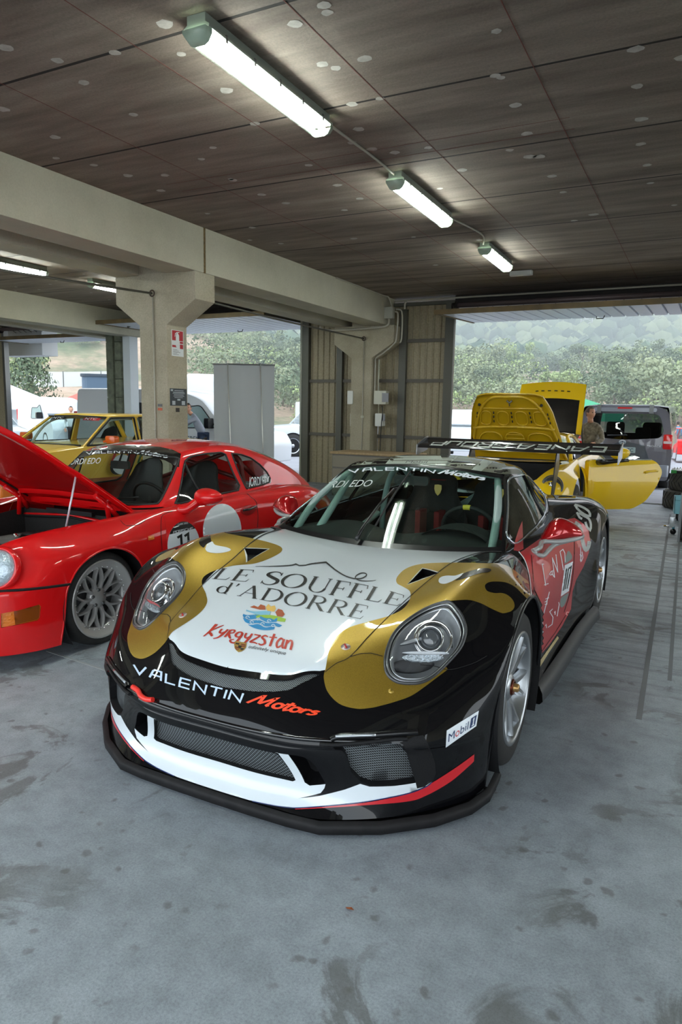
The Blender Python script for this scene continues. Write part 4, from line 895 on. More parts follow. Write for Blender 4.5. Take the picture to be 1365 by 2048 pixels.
# rows run from the lower lip over the nose to the cowl; columns from the centre line to the wheel arch lip
A = [
 [(.880,0,.055),(.878,.17,.055),(.872,.33,.055),(.850,.46,.055),(.745,.635,.055),(.620,.765,.055),(.500,.860,.055),(.425,.895,.055),(.385,.905,.06)],
 [(.835,0,.140),(.833,.17,.140),(.820,.33,.140),(.805,.46,.140),(.730,.635,.135),(.618,.770,.13),(.505,.866,.13),(.430,.903,.13),(.388,.912,.13)],
 [(.878,0,.268),(.878,.16,.268),(.865,.31,.268),(.820,.45,.268),(.725,.64,.268),(.622,.778,.265),(.512,.874,.26),(.432,.915,.26),(.389,.925,.26)],
 [(.880,0,.298),(.880,.16,.298),(.868,.31,.298),(.822,.45,.300),(.730,.64,.300),(.630,.780,.30),(.515,.877,.30),(.432,.918,.30),(.388,.929,.30)],
 [(.893,0,.325),(.890,.16,.325),(.873,.31,.325),(.828,.45,.325),(.738,.64,.328),(.636,.782,.33),(.515,.879,.335),(.430,.920,.335),(.385,.932,.335)],
 [(.838,0,.415),(.833,.15,.418),(.810,.29,.420),(.768,.41,.420),(.685,.62,.415),(.590,.780,.41),(.480,.882,.415),(.412,.927,.42),(.372,.940,.425)],
 [(.772,0,.500),(.760,.14,.502),(.735,.26,.508),(.684,.37,.522),(.600,.62,.478),(.530,.780,.470),(.435,.886,.485),(.385,.932,.495),(.348,.947,.50)],
 [(.620,0,.572),(.620,.15,.570),(.615,.30,.566),(.596,.429,.560),(.490,.655,.545),(.440,.785,.535),(.375,.893,.550),(.335,.938,.560),(.300,.952,.565)],
 [(.400,0,.640),(.405,.16,.638),(.410,.33,.632),(.410,.462,.628),(.365,.668,.645),(.335,.795,.620),(.285,.902,.617),(.255,.945,.628),(.230,.956,.632)],
 [(.200,0,.683),(.205,.17,.683),(.210,.35,.680),(.215,.495,.687),(.235,.688,.732),(.215,.810,.700),(.170,.915,.680),(.140,.949,.685),(.125,.956,.688)],
 [(.000,0,.712),(.003,.18,.713),(.005,.37,.718),(.005,.528,.735),(.020,.700,.790),(.015,.822,.765),(.008,.922,.728),(.000,.950,.716),(.000,.956,.712)],
 [(-.200,0,.732),(-.20,.19,.735),(-.200,.39,.748),(-.195,.560,.776),(-.190,.702,.803),(-.185,.818,.775),(-.165,.917,.715),(-.155,.947,.690),(-.150,.955,.683)],
 [(-.370,0,.743),(-.38,.20,.748),(-.395,.41,.762),(-.410,.598,.785),(-.415,.692,.792),(-.400,.795,.762),(-.340,.902,.655),(-.305,.943,.592),(-.290,.952,.572)],
 [(-.500,0,.745),(-.515,.21,.750),(-.555,.43,.758),(-.600,.610,.772),(-.625,.685,.775),(-.595,.785,.735),(-.500,.886,.595),(-.420,.925,.480),(-.375,.945,.430)],
 [(-.530,0,.742),(-.545,.21,.747),(-.590,.43,.754),(-.638,.610,.765),(-.660,.680,.767),(-.640,.782,.725),(-.590,.872,.560),(-.510,.903,.360),(-.410,.930,.190)],
]
PA = Patch(A, True)
Bs = [
 [(-.660,.680,.767),(-.640,.782,.725),(-.590,.872,.560),(-.510,.903,.360),(-.410,.930,.190)],
 [(-.860,.708,.776),(-.840,.800,.735),(-.82,.880,.575),(-.80,.893,.375),(-.78,.930,.175)],
 [(-1.20,.716,.790),(-1.20,.812,.750),(-1.20,.890,.590),(-1.20,.892,.380),(-1.20,.935,.165)],
 [(-1.55,.705,.802),(-1.55,.822,.768),(-1.55,.903,.610),(-1.55,.903,.390),(-1.57,.942,.165)],
 [(-1.86,.675,.824),(-1.86,.826,.800),(-1.86,.928,.640),(-1.86,.938,.400),(-1.90,.960,.175)],
 [(-2.12,.625,.850),(-2.12,.828,.842),(-2.10,.945,.735),(-2.075,.975,.545),(-2.065,.982,.300)],
 [(-2.30,.585,.862),(-2.30,.820,.860),(-2.28,.945,.800),(-2.22,.978,.690),(-2.165,.985,.605)],
 [(-2.50,.550,.862),(-2.50,.800,.866),(-2.48,.930,.822),(-2.457,.975,.765),(-2.457,.982,.735)],
 [(-2.74,.510,.840),(-2.74,.770,.845),(-2.76,.905,.785),(-2.74,.960,.695),(-2.745,.970,.610)],
 [(-3.02,.455,.785),(-3.02,.710,.785),(-3.04,.850,.690),(-2.94,.935,.510),(-2.845,.955,.340)],
 [(-3.30,.400,.700),(-3.30,.620,.690),(-3.29,.760,.560),(-3.16,.840,.380),(-3.00,.880,.200)],
]
PB = Patch(Bs)
PE = Patch([[(row[0][0],0,row[0][2]-.0),(row[0][0],row[0][1]*.5,row[0][2]+.01),row[0]] for row in Bs[6:]], True)
tail = Patch([[(-3.30,0,.70),(-3.30,.22,.705),(-3.30,.400,.700),(-3.30,.62,.69),(-3.29,.76,.56)],
              [(-3.42,0,.62),(-3.42,.25,.62),(-3.40,.45,.61),(-3.36,.66,.56),(-3.29,.80,.47)],
              [(-3.40,0,.45),(-3.40,.25,.45),(-3.38,.47,.44),(-3.32,.70,.42),(-3.16,.84,.38)],
              [(-3.36,0,.20),(-3.36,.28,.20),(-3.33,.50,.20),(-3.22,.74,.20),(-3.00,.88,.20)]], True)
D = [
 [(-.530,0,.742),(-.545,.21,.747),(-.590,.43,.754),(-.638,.610,.765),(-.660,.680,.767),(-.67,.685,.768),(-.68,.690,.768)],
 [(-.755,0,.888),(-.76,.20,.886),(-.785,.39,.880),(-.825,.565,.872),(-.845,.635,.866),(-.86,.672,.822),(-.87,.706,.778)],
 [(-.985,0,1.030),(-.99,.185,1.027),(-1.01,.36,1.014),(-1.05,.52,.995),(-1.075,.58,.982),(-1.09,.642,.885),(-1.10,.711,.785)],
 [(-1.190,0,1.150),(-1.195,.17,1.146),(-1.21,.33,1.134),(-1.24,.465,1.112),(-1.265,.528,1.094),(-1.29,.622,.945),(-1.32,.714,.793)],
 [(-1.42,0,1.178),(-1.42,.17,1.174),(-1.43,.32,1.163),(-1.45,.45,1.140),(-1.47,.520,1.112),(-1.50,.614,.965),(-1.53,.704,.802)],
 [(-1.75,0,1.178),(-1.75,.17,1.174),(-1.75,.31,1.162),(-1.76,.43,1.135),(-1.77,.505,1.098),(-1.80,.590,.962),(-1.83,.678,.820)],
 [(-2.12,0,1.125),(-2.12,.165,1.120),(-2.12,.30,1.105),(-2.12,.41,1.075),(-2.12,.475,1.032),(-2.13,.545,.945),(-2.14,.618,.850)],
 [(-2.48,0,1.035),(-2.48,.155,1.030),(-2.48,.28,1.012),(-2.48,.38,.98),(-2.48,.44,.945),(-2.48,.495,.902),(-2.48,.548,.860)],
 [(-2.85,0,.925),(-2.85,.145,.92),(-2.85,.26,.905),(-2.85,.35,.882),(-2.85,.40,.862),(-2.85,.445,.840),(-2.85,.485,.815)],
 [(-3.20,0,.80),(-3.20,.13,.795),(-3.20,.235,.78),(-3.20,.31,.765),(-3.20,.35,.752),(-3.20,.385,.735),(-3.20,.415,.715)],
]
PD = Patch(D, True)
SG = Surf(CAR_O, PHI)
for p in (PA,PB): SG.add(p, 10)
SG.add(PD, 16)
SG.ready()
def UV(pxs): return SG.uvpoly(pxs)
# ---------------------------------------------------------------- hand-drawn lettering (strokes in a unit box, x advance kept per glyph)
def arc(cx,cy,rx,ry,a0,a1,n=14,w=None,w2=None):
    out = []
    for i in range(n+1):
        a = radians(a0+(a1-a0)*i/n); p = (cx+rx*cos(a), cy+ry*sin(a))
        if w is not None: p += (w2+(w-w2)*abs(cos(a)),)
        out.append(p)
    return out
TECH = {'V':(1.0,[[(0,1),(.45,0),(1,1)]]),'A':(1.0,[[(0,0),(.28,.85),(.42,1),(.95,1),(.95,0)],[(.15,.42),(.95,.42)]]),'L':(.85,[[(.05,1),(.05,0),(.85,0)]]),
 'E':(.9,[[(.9,1),(.1,1),(.05,.55),(.05,0),(.9,0)],[(.08,.5),(.85,.5)]]),'N':(1.0,[[(.03,0),(.03,1),(.97,0),(.97,1)]]),'T':(.95,[[(0,1),(.95,1)],[(.48,1),(.48,0)]]),'I':(.08,[[(.04,0),(.04,1)]])}
TECH['P'] = (.9,[[(.04,0),(.04,1),(.9,1),(.9,.45),(.04,.45)]]); TECH['O'] = (.95,[[(.04,0),(.04,1),(.95,1),(.95,0),(.04,0)]]); TECH['R'] = (.9,[[(.04,0),(.04,1),(.9,1),(.9,.45),(.04,.45)],[(.5,.45),(.9,0)]])
TECH['S'] = (.9,[[(.9,1),(.04,1),(.04,.52),(.88,.52),(.88,0),(0,0)]]); TECH['C'] = (.9,[[(.9,1),(.04,1),(.04,0),(.9,0)]]); TECH['H'] = (.9,[[(.04,0),(.04,1)],[(.9,0),(.9,1)],[(.04,.5),(.9,.5)]])
def seri(x,y,w=.22,t=.035): return [(x-w/2,y,t),(x+w/2,y,t)]
def ser_S(): return [bez([(.62,.80,.03),(.52,.95,.05),(.33,.985,.05),(.14,.87,.10),(.13,.70,.15),(.35,.55,.17),(.60,.40,.16),(.62,.20,.12),(.45,.02,.05),(.22,.02,.05),(.07,.17,.03)],6),[(.62,.97,.03),(.62,.74,.03)],[(.07,.25,.03),(.07,.02,.03)]]
K = .12; H_ = .035
SERIF = {'L':(.68,[[(.17,0,K),(.17,1,K)],seri(.17,1),[(.05,.02,H_),(.6,.02,H_),(.67,.25,.02)]]),
 'E':(.72,[[(.17,0,K),(.17,1,K)],[(.05,.98,H_),(.62,.98,H_),(.66,.78,.02)],[(.05,.02,H_),(.64,.02,H_),(.70,.25,.02)],[(.17,.52,H_),(.5,.52,H_)],[(.5,.42,.03),(.5,.62,.03)]]),
 'F':(.66,[[(.17,0,K),(.17,1,K)],[(.05,.98,H_),(.60,.98,H_),(.64,.76,.02)],seri(.17,.02),[(.17,.5,H_),(.48,.5,H_)],[(.48,.4,.03),(.48,.6,.03)]]),
 'S':(.68,ser_S()),'O':(.98,[arc(.49,.5,.42,.5,0,360,36,.13,.03)]),
 'U':(.90,[[(.17,1,K),(.17,.35,K)],arc(.46,.34,.29,.33,180,360,18,.10,.03),[(.75,.34,.04),(.75,1,.04)],seri(.17,1),seri(.75,1,.18)]),
 'A':(.92,[[(.12,0,.035),(.46,1,.035)],[(.44,1,.13),(.80,0,.13)],[(.25,.36,H_),(.66,.36,H_)],seri(.12,.02,.2),seri(.80,.02,.24)]),
 'D':(.94,[[(.17,0,K),(.17,1,K)],[(.05,.98,H_),(.42,.98,H_)]+arc(.42,.5,.42,.48,90,-90,22,.13,.03)+[(.05,.02,H_)]]),
 'R':(.88,[[(.17,0,K),(.17,1,K)],[(.05,.98,H_),(.38,.98,H_)]+arc(.40,.74,.26,.235,90,-90,14,.11,.03)+[(.17,.505,H_)],[(.38,.50,.10),(.78,.02,.13)],seri(.17,.02),seri(.82,.02,.16)]),
 'd':(.62,[arc(.27,.30,.21,.29,0,360,24,.10,.03),[(.47,1.0,.09),(.45,.02,.09)],[(.37,.98,.03),(.5,.98,.03)],seri(.50,.02,.14)]),"'":(.25,[[(.1,1.0,.09),(.04,.74,.02)]]),' ':(.35,[])}
SCRIPT = {'M':(1.25,[[(-.15,-.02),(.22,.95),(.30,.98),(.42,.25),(.50,.22),(.98,.95),(1.02,.98),(.92,.15),(1.05,.03)]]),
 'o':(.62,[arc(.27,.30,.24,.28,0,360,18),[(.3,.56),(.62,.45)]]),'t':(.45,[[(.25,.95),(.14,.15),(.22,0),(.42,.12)],[(-.05,.66),(.5,.70)]]),
 'r':(.52,[[(.05,.55),(.14,.52),(.08,0)],[(.1,.3),(.3,.55),(.5,.5)]]),'s':(.5,[bez([(.48,.50),(.25,.57),(.12,.42),(.38,.28),(.40,.1),(.18,.0),(-.02,.08)],5)])}
KYR = {'K':(.75,[[(.12,1.45,.18),(.10,.6,.14),(-.02,-.05,.10)],bez([(.72,1.45,.05),(.5,1.15,.11),(.10,.55,.13),(.35,.25,.13),(.62,-.08,.10)],6)]),
 'y':(.58,[bez([(.05,.95,.11),(.08,.55,.11),(.25,.4,.10),(.42,.6,.10)],6),bez([(.50,1.0,.11),(.44,.4,.13),(.30,-.2,.11),(.05,-.38,.09)],6)]),
 'r':(.58,[[(.10,1.0,.14),(.10,0,.12)],bez([(.10,.98,.10),(.40,1.02,.10),(.45,.72,.10),(.15,.55,.09)],6),bez([(.2,.5,.11),(.35,.2,.12),(.56,-.05,.09)],5)]),
 'g':(.66,[arc(.30,.62,.22,.32,0,360,18,.13,.10),bez([(.50,.85,.12),(.50,.2,.13),(.42,-.35,.12),(.15,-.45,.11),(-.02,-.22,.09),(.2,-.05,.08)],6)]),
 'z':(.60,[bez([(.05,.95,.09),(.35,.93,.10),(.52,.90,.10),(.25,.45,.12),(.05,.08,.11),(.35,.1,.10),(.60,.02,.08)],6)]),
 's':(.55,[bez([(.50,.92,.08),(.25,1.02,.11),(.08,.78,.12),(.35,.52,.13),(.45,.2,.12),(.25,-.02,.11),(.02,.08,.08)],6)]),
 't':(.60,[[(.32,1.35,.13),(.30,.5,.13),(.30,0,.12)],[(.02,.92,.09),(.62,1.0,.09)]]),
 'a':(.66,[bez([(.52,.85,.10),(.28,1.0,.12),(.08,.5,.12),(.22,.02,.11),(.50,.35,.10)],6),bez([(.56,1.0,.12),(.52,.4,.13),(.64,0,.10)],5)]),
 'n':(.62,[[(.10,1.0,.12),(.08,0,.13)],bez([(.12,.6,.10),(.35,1.0,.12),(.52,.8,.13),(.50,0,.13)],6)])}
KYR = {c:(a,[[(p[0],p[1],p[2]*1.45) for p in L] for L in st]) for c,(a,st) in KYR.items()}
def layout(txt, font, gap=.14, w=.1):
    x = 0; out = []
    for i,ch in enumerate(txt):
        adv,st = font[ch]; out += [stroke_polys([[(p[0]+x,)+tuple(p[1:]) for p in L] for L in st], w)]; x += adv+gap
    tot = x-gap; return [[(p[0]/tot,p[1]) for p in q] for g in out for q in g], tot
def letter_decal(S, name, txt, font, bot, top, mat, parent, w=.1, gap=.14, off=.0018, slant=0):
    polys,tot = layout(txt, font, gap, w); mp = strip_map(bot, top); px = []
    for q in polys:
        px.append([tuple(mp((p[0]+slant*p[1],p[1]))) for p in q])
    px = [q for q in px if abs(sum(q[i][0]*q[(i+1)%4][1]-q[(i+1)%4][0]*q[i][1] for i in range(4))) > .05]
    V = []; F = []; cam_l = S.loc(CAM)
    for q in px:
        L = hypot(q[1][0]-q[0][0],q[1][1]-q[0][1]); k = max(1,int(L/6)); b = len(V); rows = []
        for i in range(k+1):
            t = i/k; a = (q[0][0]+(q[1][0]-q[0][0])*t, q[0][1]+(q[1][1]-q[0][1])*t); c = (q[3][0]+(q[2][0]-q[3][0])*t, q[3][1]+(q[2][1]-q[3][1])*t)
            ha,hc = S.hit(a),S.hit(c)
            if ha is None or hc is None: rows.append(None); continue
            rows.append((len(V),len(V)+1)); V.append(ha[0]+ha[1]*off); V.append(hc[0]+hc[1]*off)
        for i in range(k):
            if rows[i] and rows[i+1]:
                f = (rows[i][0],rows[i+1][0],rows[i+1][1],rows[i][1]); a,b2,c = V[f[0]],V[f[1]],V[f[2]]
                if np.linalg.norm(a-c) > .3: continue
                if np.dot(np.cross(b2-a,c-a), cam_l-a) < 0: f = f[::-1]
                F.append(f)
    if not F: print('EMPTY', name); return None
    return mesh(name, V, F, mat, parent)
def text_decal(S, name, txt, bot, top, mat, parent, bold=0.0, shear=0.0, off=.0018):
    g,asp = text_polys(txt, bold, shear); mp = strip_map(bot, top)
    return decal(S, name, [[[tuple(mp(p)) for p in r] for r in rings] for rings in g], mat, parent, off, 5)
# ---- openings
HL_R = [(900,1203),(878,1206),(852,1216),(826,1231),(800,1251),(782,1274),(771,1304),(768.6,1332),(776,1353),(795,1366.5),(822,1369.5),(847,1366.5),(873,1351.5),(902,1323),(923,1298),(932.5,1275),(934.3,1256),(927,1233),(915,1216)]
hl_uv = UV(HL_R)
mesh_uv = [(1.06,0),(1.05,1.0),(1.06,1.9),(1.12,2.0),(1.88,1.80),(1.93,1.7),(1.93,.8),(1.93,0)]
duct_uv = UV([(578,1509.5),(592,1511),(606.6,1514),(620,1521),(631,1532),(642,1550),(650.5,1566),(634,1569.5),(619.8,1569.3),(611,1563)])
side_uv = UV([(665,1493.3),(730,1489),(789,1486.5),(804,1489),(812,1502),(822,1533),(831,1564),(789,1570),(745,1572),(722,1564),(702,1544)])
top_uv = [(5.74,0),(5.75,1),(5.80,2),(5.90,2.7),(5.86,2.95),(5.68,2.7),(5.45,2.0),(5.30,1.0),(5.26,0)]
vent_uv = UV([(845.6,1137),(862,1141),(878,1145.6),(846,1157),(816,1168),(828,1156),(838,1145)])
hood_uv = [(5.96,-.05),(5.97,1),(5.98,2),(6.0,2.9),(6.08,3.0),(6.5,3.0),(14.2,3.0),(14.2,-.05)]
bump_uv = [(-.1,-.1),(5.96,-.05),(5.97,1),(5.98,2),(6.0,2.9),(6.08,3.0),(7.02,3.0),(7.0,3.45),(6.75,4.5),(6.7,5.5),(6.85,6.5),(6.9,8.1),(-.1,8.1)]
parts = patch_mesh(PA, [('front_bumper',bump_uv,black_paint),('hood',hood_uv,white_paint),('front_fender',None,black_paint)], (7,9), car,
                   holes=[hl_uv,mesh_uv,duct_uv,side_uv,top_uv,vent_uv])
ff = parts['front_fender']
for p_,d_,nm in ((mesh_uv,.014,'intake_grille'),(side_uv,.030,'side_intake_grille')):
    for o in recess(PA, p_, d_, matt_black, grille_m, car, nm, 'intake_duct', mirror=True): pass
recess(PA, duct_uv, .07, semi_black, matt_black, car, 'brake_duct', 'duct_wall')
recess(PA, top_uv, .008, matt_black, grille_m, car, 'bonnet_grille', 'intake_duct')
recess(PA, vent_uv, .035, semi_black, matt_black, car, 'hood_vent', 'vent_wall')
# door / rear panels and side windows
ws_uv = smooth_loop([(.16,-.3),(.16,1.5),(.17,3.0),(.24,3.55),(.5,3.72),(1.5,3.72),(2.5,3.70),(2.74,3.5),(2.80,3.0),(2.82,1.5),(2.82,-.3)],.2,False)
ws_uv = [(max(a,0.02),b) for a,b in ws_uv]
rw_uv = [(5.9,-.3),(5.9,2.6),(6.1,3.1),(7.6,3.2),(8.0,2.8),(8.1,-.3)]
W1 = [(.75,4.25),(1.2,4.18),(2.0,4.15),(2.8,4.15),(3.1,4.22),(3.6,4.3),(4.2,4.3),(4.62,4.3),(4.45,5.0),(4.3,5.75),(3.0,5.85),(2.0,5.85),(1.2,5.85),(.85,5.7),(.72,5.0)]
W2 = [(4.8,4.32),(5.3,4.35),(5.8,4.45),(6.3,4.75),(6.5,5.1),(6.3,5.5),(5.8,5.7),(5.2,5.78),(4.5,5.78),(4.62,5.1)]
gh = patch_mesh(PD, [('windscreen_frame',[(-.1,-.1),(2.97,-.1),(2.97,3.5),(2.85,4.0),(-.1,4.02)],semi_black),('roof',None,black_paint)], (12,16), car, holes=[ws_uv,W1,W2,rw_uv])
patch_mesh(PD, [('windscreen',ws_uv,glass_ws)], (9,8), car)
patch_mesh(PD, [('door_window',W1,glass_side)], (9,8), car); patch_mesh(PD, [('quarter_window',W2,glass_side)], (9,8), car); patch_mesh(PD, [('rear_window',rw_uv,glass_side)], (6,8), car)
patch_mesh(PB, [('door',[(-.1,-.1),(3.75,-.1),(3.85,2.0),(3.5,3.2),(1.0,3.2),(-.1,3.2)],black_paint),('rear_fender',None,black_paint)], (9,8), car)
patch_mesh(PE, [('engine_cover',None,black_paint)], (6,6), car); patch_mesh(tail, [('rear_bumper',None,black_paint)], (6,6), car)
WO = [(.75,4.25),(1.2,4.16),(2.0,4.12),(2.8,4.12),(3.3,4.20),(4.0,4.26),(4.8,4.28),(5.3,4.31),(5.85,4.42),(6.35,4.72),(6.55,5.1),(6.35,5.55),(5.8,5.76),(5.0,5.83),(4.2,5.86),(3.0,5.88),(2.0,5.88),(1.2,5.88),(.82,5.74),(.68,5.0)]
for sg in (1,-1): MB().tube([tuple(p*[1,sg,1]+np.array([0,.002*sg,0])) for p in PD.ev(smooth_loop(WO,.15))],.0065,6,True).build('window_trim', M('bright window trim',srgb(190,200,210),.12,.9), car)
for sg in (1,-1): MB().tube([tuple(p*[1,sg,1]) for p in PD.ev([(4.70,4.3),(4.55,5.0),(4.38,5.82)])],.012,6).build('window_divider', semi_black, car)
# wheel arches: inner liners
def liner(cx_, cz_, r_, y0, y1, nm='wheel_arch_liner', a0=-35, a1=215):
    for sg in (1,-1):
        m = MB(); n = 24; V = []
        for k in range(n+1):
            a = radians(a0+(a1-a0)*k/n); V += [(cx_+r_*cos(a), sg*y0, cz_+r_*sin(a)),(cx_+r_*cos(a), sg*y1, cz_+r_*sin(a))]
        m.add(V, [(2*k,2*k+1,2*k+3,2*k+2) for k in range(n)], True); b = len(m.V)
        m.add([(cx_, sg*y0, cz_)]+[V[2*k] for k in range(n+1)], [(0,k+1,k+2) for k in range(n)])
        m.build(nm, matt_black, car)
liner(0,.325,.392,.56,.945); liner(-2.457,.35,.400,.58,.97)
# flare lips
for sg in (1,-1):
    MB().tube([tuple(PA.ev([(u,8.0)])[0]*[1,sg,1]+np.array([0,-.006*sg,0])) for u in np.linspace(0,14,60)], .0085, 8).build('arch_lip', semi_black, car)
    MB().tube([tuple(PB.ev([(u,4.0)])[0]*[1,sg,1]+np.array([0,-.006*sg,0])) for u in np.linspace(4.2,10,40)], .0085, 8).build('arch_lip', semi_black, car)
# underbody and firewall keep daylight out
MB().box((-3.2,-.60,.10),(.62,.60,.15)).build('floor_pan', matt_black, car)
MB().box((-3.0,-.86,.12),(-3.22,.86,.5)).box((-.60,-.60,.14),(-.56,.60,.70)).build('bulkhead', matt_black, car)
# splitter: front edge polygon in plan
spl = [(.885,0),(.884,.17),(.880,.33),(.866,.455),(.765,.64),(.63,.79),(.51,.885),(.42,.925),(.30,.93)]
sp = [(x,-y) for x,y in spl[::-1]]+spl[1:]
m = MB(); n = len(sp)
V = []
for (x,y),zz,k in [(p,z_,k_) for z_,k_ in ((.052,-.006),(.048,.012),(.036,.018),(.012,.014),(.010,-.01)) for p in sp]:
    l = hypot(x-.0,y); V.append((x+k*x/l*1.0, y+k*y/l, zz+(.05*max(0,(.62-x)/.32)**1.5 if x < .62 else 0)))
F_ = [(r_*n+i,r_*n+i+1,(r_+1)*n+i+1,(r_+1)*n+i) for r_ in range(4) for i in range(n-1)]
m.add(V,F_,True); m.add([(p[0],p[1],.02) for p in sp],[tuple(range(n))]); m.build('splitter', M('splitter rubber',(.009,.009,.010,1),.6,spec=.25,noise=(.016,.015,.016,1),bscale=18), car)
# side skirts
for sg in (1,-1):
    P_ = [(-.42,.935),(-.60,.950),(-1.0,.960),(-1.5,.968),(-1.85,.985),(-2.02,1.0)]
    m = MB(); V = []; n = len(P_)
    for dz,dy in ((.19,-.02),(.185,.006),(.15,.022),(.11,.026),(.095,.012),(.095,-.10)): V += [(x,sg*(y+dy),dz) for x,y in P_]
    m.add(V,[(r_*n+i,r_*n+i+1,(r_+1)*n+i+1,(r_+1)*n+i) for r_ in range(5) for i in range(n-1)],True); m.build('side_skirt', M('skirt plastic',(.035,.037,.04,1),.45), car)
MB().tube([tuple(p) for p in np.vstack([(PA.ev([(4.12,v) for v in np.linspace(4.1,0,50)])*[1,-1,1]),PA.ev([(4.12,v) for v in np.linspace(0.08,4.1,50)])])+np.array([-.003,0,0])],.0085,8).build('bumper_highlight_bead', M('gloss black bead',(.004,.004,.005,1),.08,0,1), car)  # bead added along the bumper ridge to catch a highlight line
# ---- headlights
def build_headlight():
    P = np.array([SG.hit(p)[0] for p in HL_R]); c = P.mean(axis=0); N_ = np.linalg.svd(P-c)[2][2]; N_ = N_ if N_[0] > 0 else -N_
    up = np.array([-.30,.035,.245]); up -= N_*up.dot(N_); up /= np.linalg.norm(up); sd = np.cross(N_,up); sd = sd if sd[1] > 0 else -sd
    Pl = np.array(smooth_loop(P.tolist(), .012)); n = len(Pl)
    def ring(k, dp): return c+(Pl-c)*k+N_*dp
    def loft(rings, name, mat, par, close=None):
        V = np.vstack(rings); m_ = len(rings); F = [(i*n+j,i*n+(j+1)%n,(i+1)*n+(j+1)%n,(i+1)*n+j) for i in range(m_-1) for j in range(n)]
        if close is not None: V = np.vstack([V,[close]]); F += [((m_-1)*n+j,(m_-1)*n+(j+1)%n,m_*n) for j in range(n)]
        return mesh(name, V, F, mat, par)
    # bezel is the part itself, everything inside hangs on it
    bez_ = loft([ring(1.012,.001),ring(1.0,.008),ring(.965,.010),ring(.95,.004)], 'headlight', M('lamp surround',(.05,.052,.055,1),.3,.2,.5), car)
    loft([ring(.95,.004),ring(.935,.007),ring(.90,.002)], 'chrome_ring', alloy, bez_)
    loft([ring(.90,.002),ring(.885,-.002),ring(.87,-.004)], 'inner_gasket', semi_black, bez_)
    loft([ring(.87,-.004),ring(.855,0),ring(.82,-.010)], 'inner_ring', alloy, bez_)
    loft([ring(.82,-.010),ring(.76,-.05),ring(.66,-.075)], 'housing', M('lamp housing',srgb(172,176,180),.4,.3), bez_, c-N_*.08)
    def at(a,b,d): return c+up*a+sd*b+N_*d
    ax = tuple(N_*.75+np.array([.35,.05,-.1])); ax = Vector(ax).normalized()
    pc = at(.035,.012,-.025)
    m = MB(); m.lathe([(.074,-.01),(.076,.006),(.070,.010),(.062,-.006),(.058,-.02)], ax, pc, 32); m.build('projector_shroud', chrome, bez_)
    m = MB(); pc2 = at(.018,.006,.0); m.lathe([(.052,-.03),(.052,.004),(.047,.008),(.043,.0),(.040,-.016)], ax, pc2, 32); m.build('projector_ring', chrome, bez_)
    m = MB(); m.lathe([(.040,-.018),(.034,-.006),(.022,.003),(.0005,.006)], ax, pc2, 28); m.build('projector_lens', M('projector lens glass',(.10,.11,.12,1),.02,0,1), bez_)
    m = MB(); m.lathe([(.030,-.002),(.031,.001),(.030,.004)], ax, pc2, 28); m.build('lens_ring', alloy, bez_)
    # lower lamp: lens-shaped reflector with brow
    def blade(a0,b0,L,wd,d0,ang,nm,mat,th=.012):
        m = MB(); k = 12; top_ = []; bot_ = []
        for i in range(k+1):
            t = i/k; x = (t-.5)*L; w_ = wd*sin(pi*t)**.6; cs,sn = cos(ang),sin(ang)
            top_.append(at(a0+x*sn+w_*.5*cs, b0+x*cs-w_*.5*sn, d0)); bot_.append(at(a0+x*sn-w_*.5*cs, b0+x*cs+w_*.5*sn, d0))
        V = top_+bot_+[p-N_*th for p in top_]+[p-N_*th for p in bot_]; q = k+1
        F = [(i,i+1,q+i+1,q+i) for i in range(k)]+[(i,i+1,2*q+i+1,2*q+i) for i in range(k)]+[(q+i,q+i+1,3*q+i+1,3*q+i) for i in range(k)]
        m.add(V,F,True); return m.build(nm, mat, bez_)
    blade(-.062,.008,.155,.034,-.012,.42,'lower_reflector',M('faceted reflector',srgb(205,215,222),.12,.9,bump=.9,bscale=90))
    blade(-.044,.012,.175,.012,-.004,.42,'reflector_brow',chrome); blade(-.012,-.055,.10,.012,-.010,.75,'light_guide',alloy); blade(-.10,-.02,.17,.06,-.030,.5,'lower_bowl',M('lamp black bowl',(.02,.021,.024,1),.3))
    loft([ring(.86,.001),ring(.6,.018),ring(.3,.026)], 'clear_lens', glass_clear, bez_, c+N_*.029)
    return bez_
hl = build_headlight(); mirror_part(hl)
# ---- daytime running light bars above the side intakes
def on_surf(pxs, off): return [tuple(SG.hit(p)[0]+SG.hit(p)[1]*off) for p in pxs]
dr = MB().tube(smooth_loop(on_surf([(640,1488),(668,1489.5),(730,1485),(790,1478),(815,1478)],.006),.02,False),.0075,6).build('intake_blade', matt_black, car); mirror_part(dr)
dr = MB().tube(smooth_loop(on_surf([(662,1478),(675,1472),(730,1471),(780,1466),(835,1463)],.006),.02,False),[.008]+[.011]*60,8) if False else MB().tube(smooth_loop(on_surf([(662,1479),(680,1473),(730,1471.5),(790,1467),(835,1464)],.004),.02,False),.0115,8,False,False).build('daytime_light_housing', semi_black, car); mirror_part(dr)
dl = MB().tube(smooth_loop(on_surf([(672,1473.5),(700,1472.5),(752,1470.5)],.012),.02,False),.0055,8).build('daytime_light', M('daytime light lens',srgb(190,196,202),.15,.6,1), car); mirror_part(dl)
# tow hook
tw = empty('tow_hook'); tw.parent = car
m = MB(); P_ = on_surf([(271,1376),(282,1384),(287,1393),(298,1400),(311,1401)], .014); m.tube(smooth_loop(P_,.01,False), [.011,.012,.010,.008,.008,.008,.008,.010,.013,.013][:len(smooth_loop(P_,.01,False))] if False else .0105, 8)
tow = m.build('tow_eye', M('red painted steel',srgb(240,50,40),.4,0,.5), car); bpy.data.objects.remove(tw)
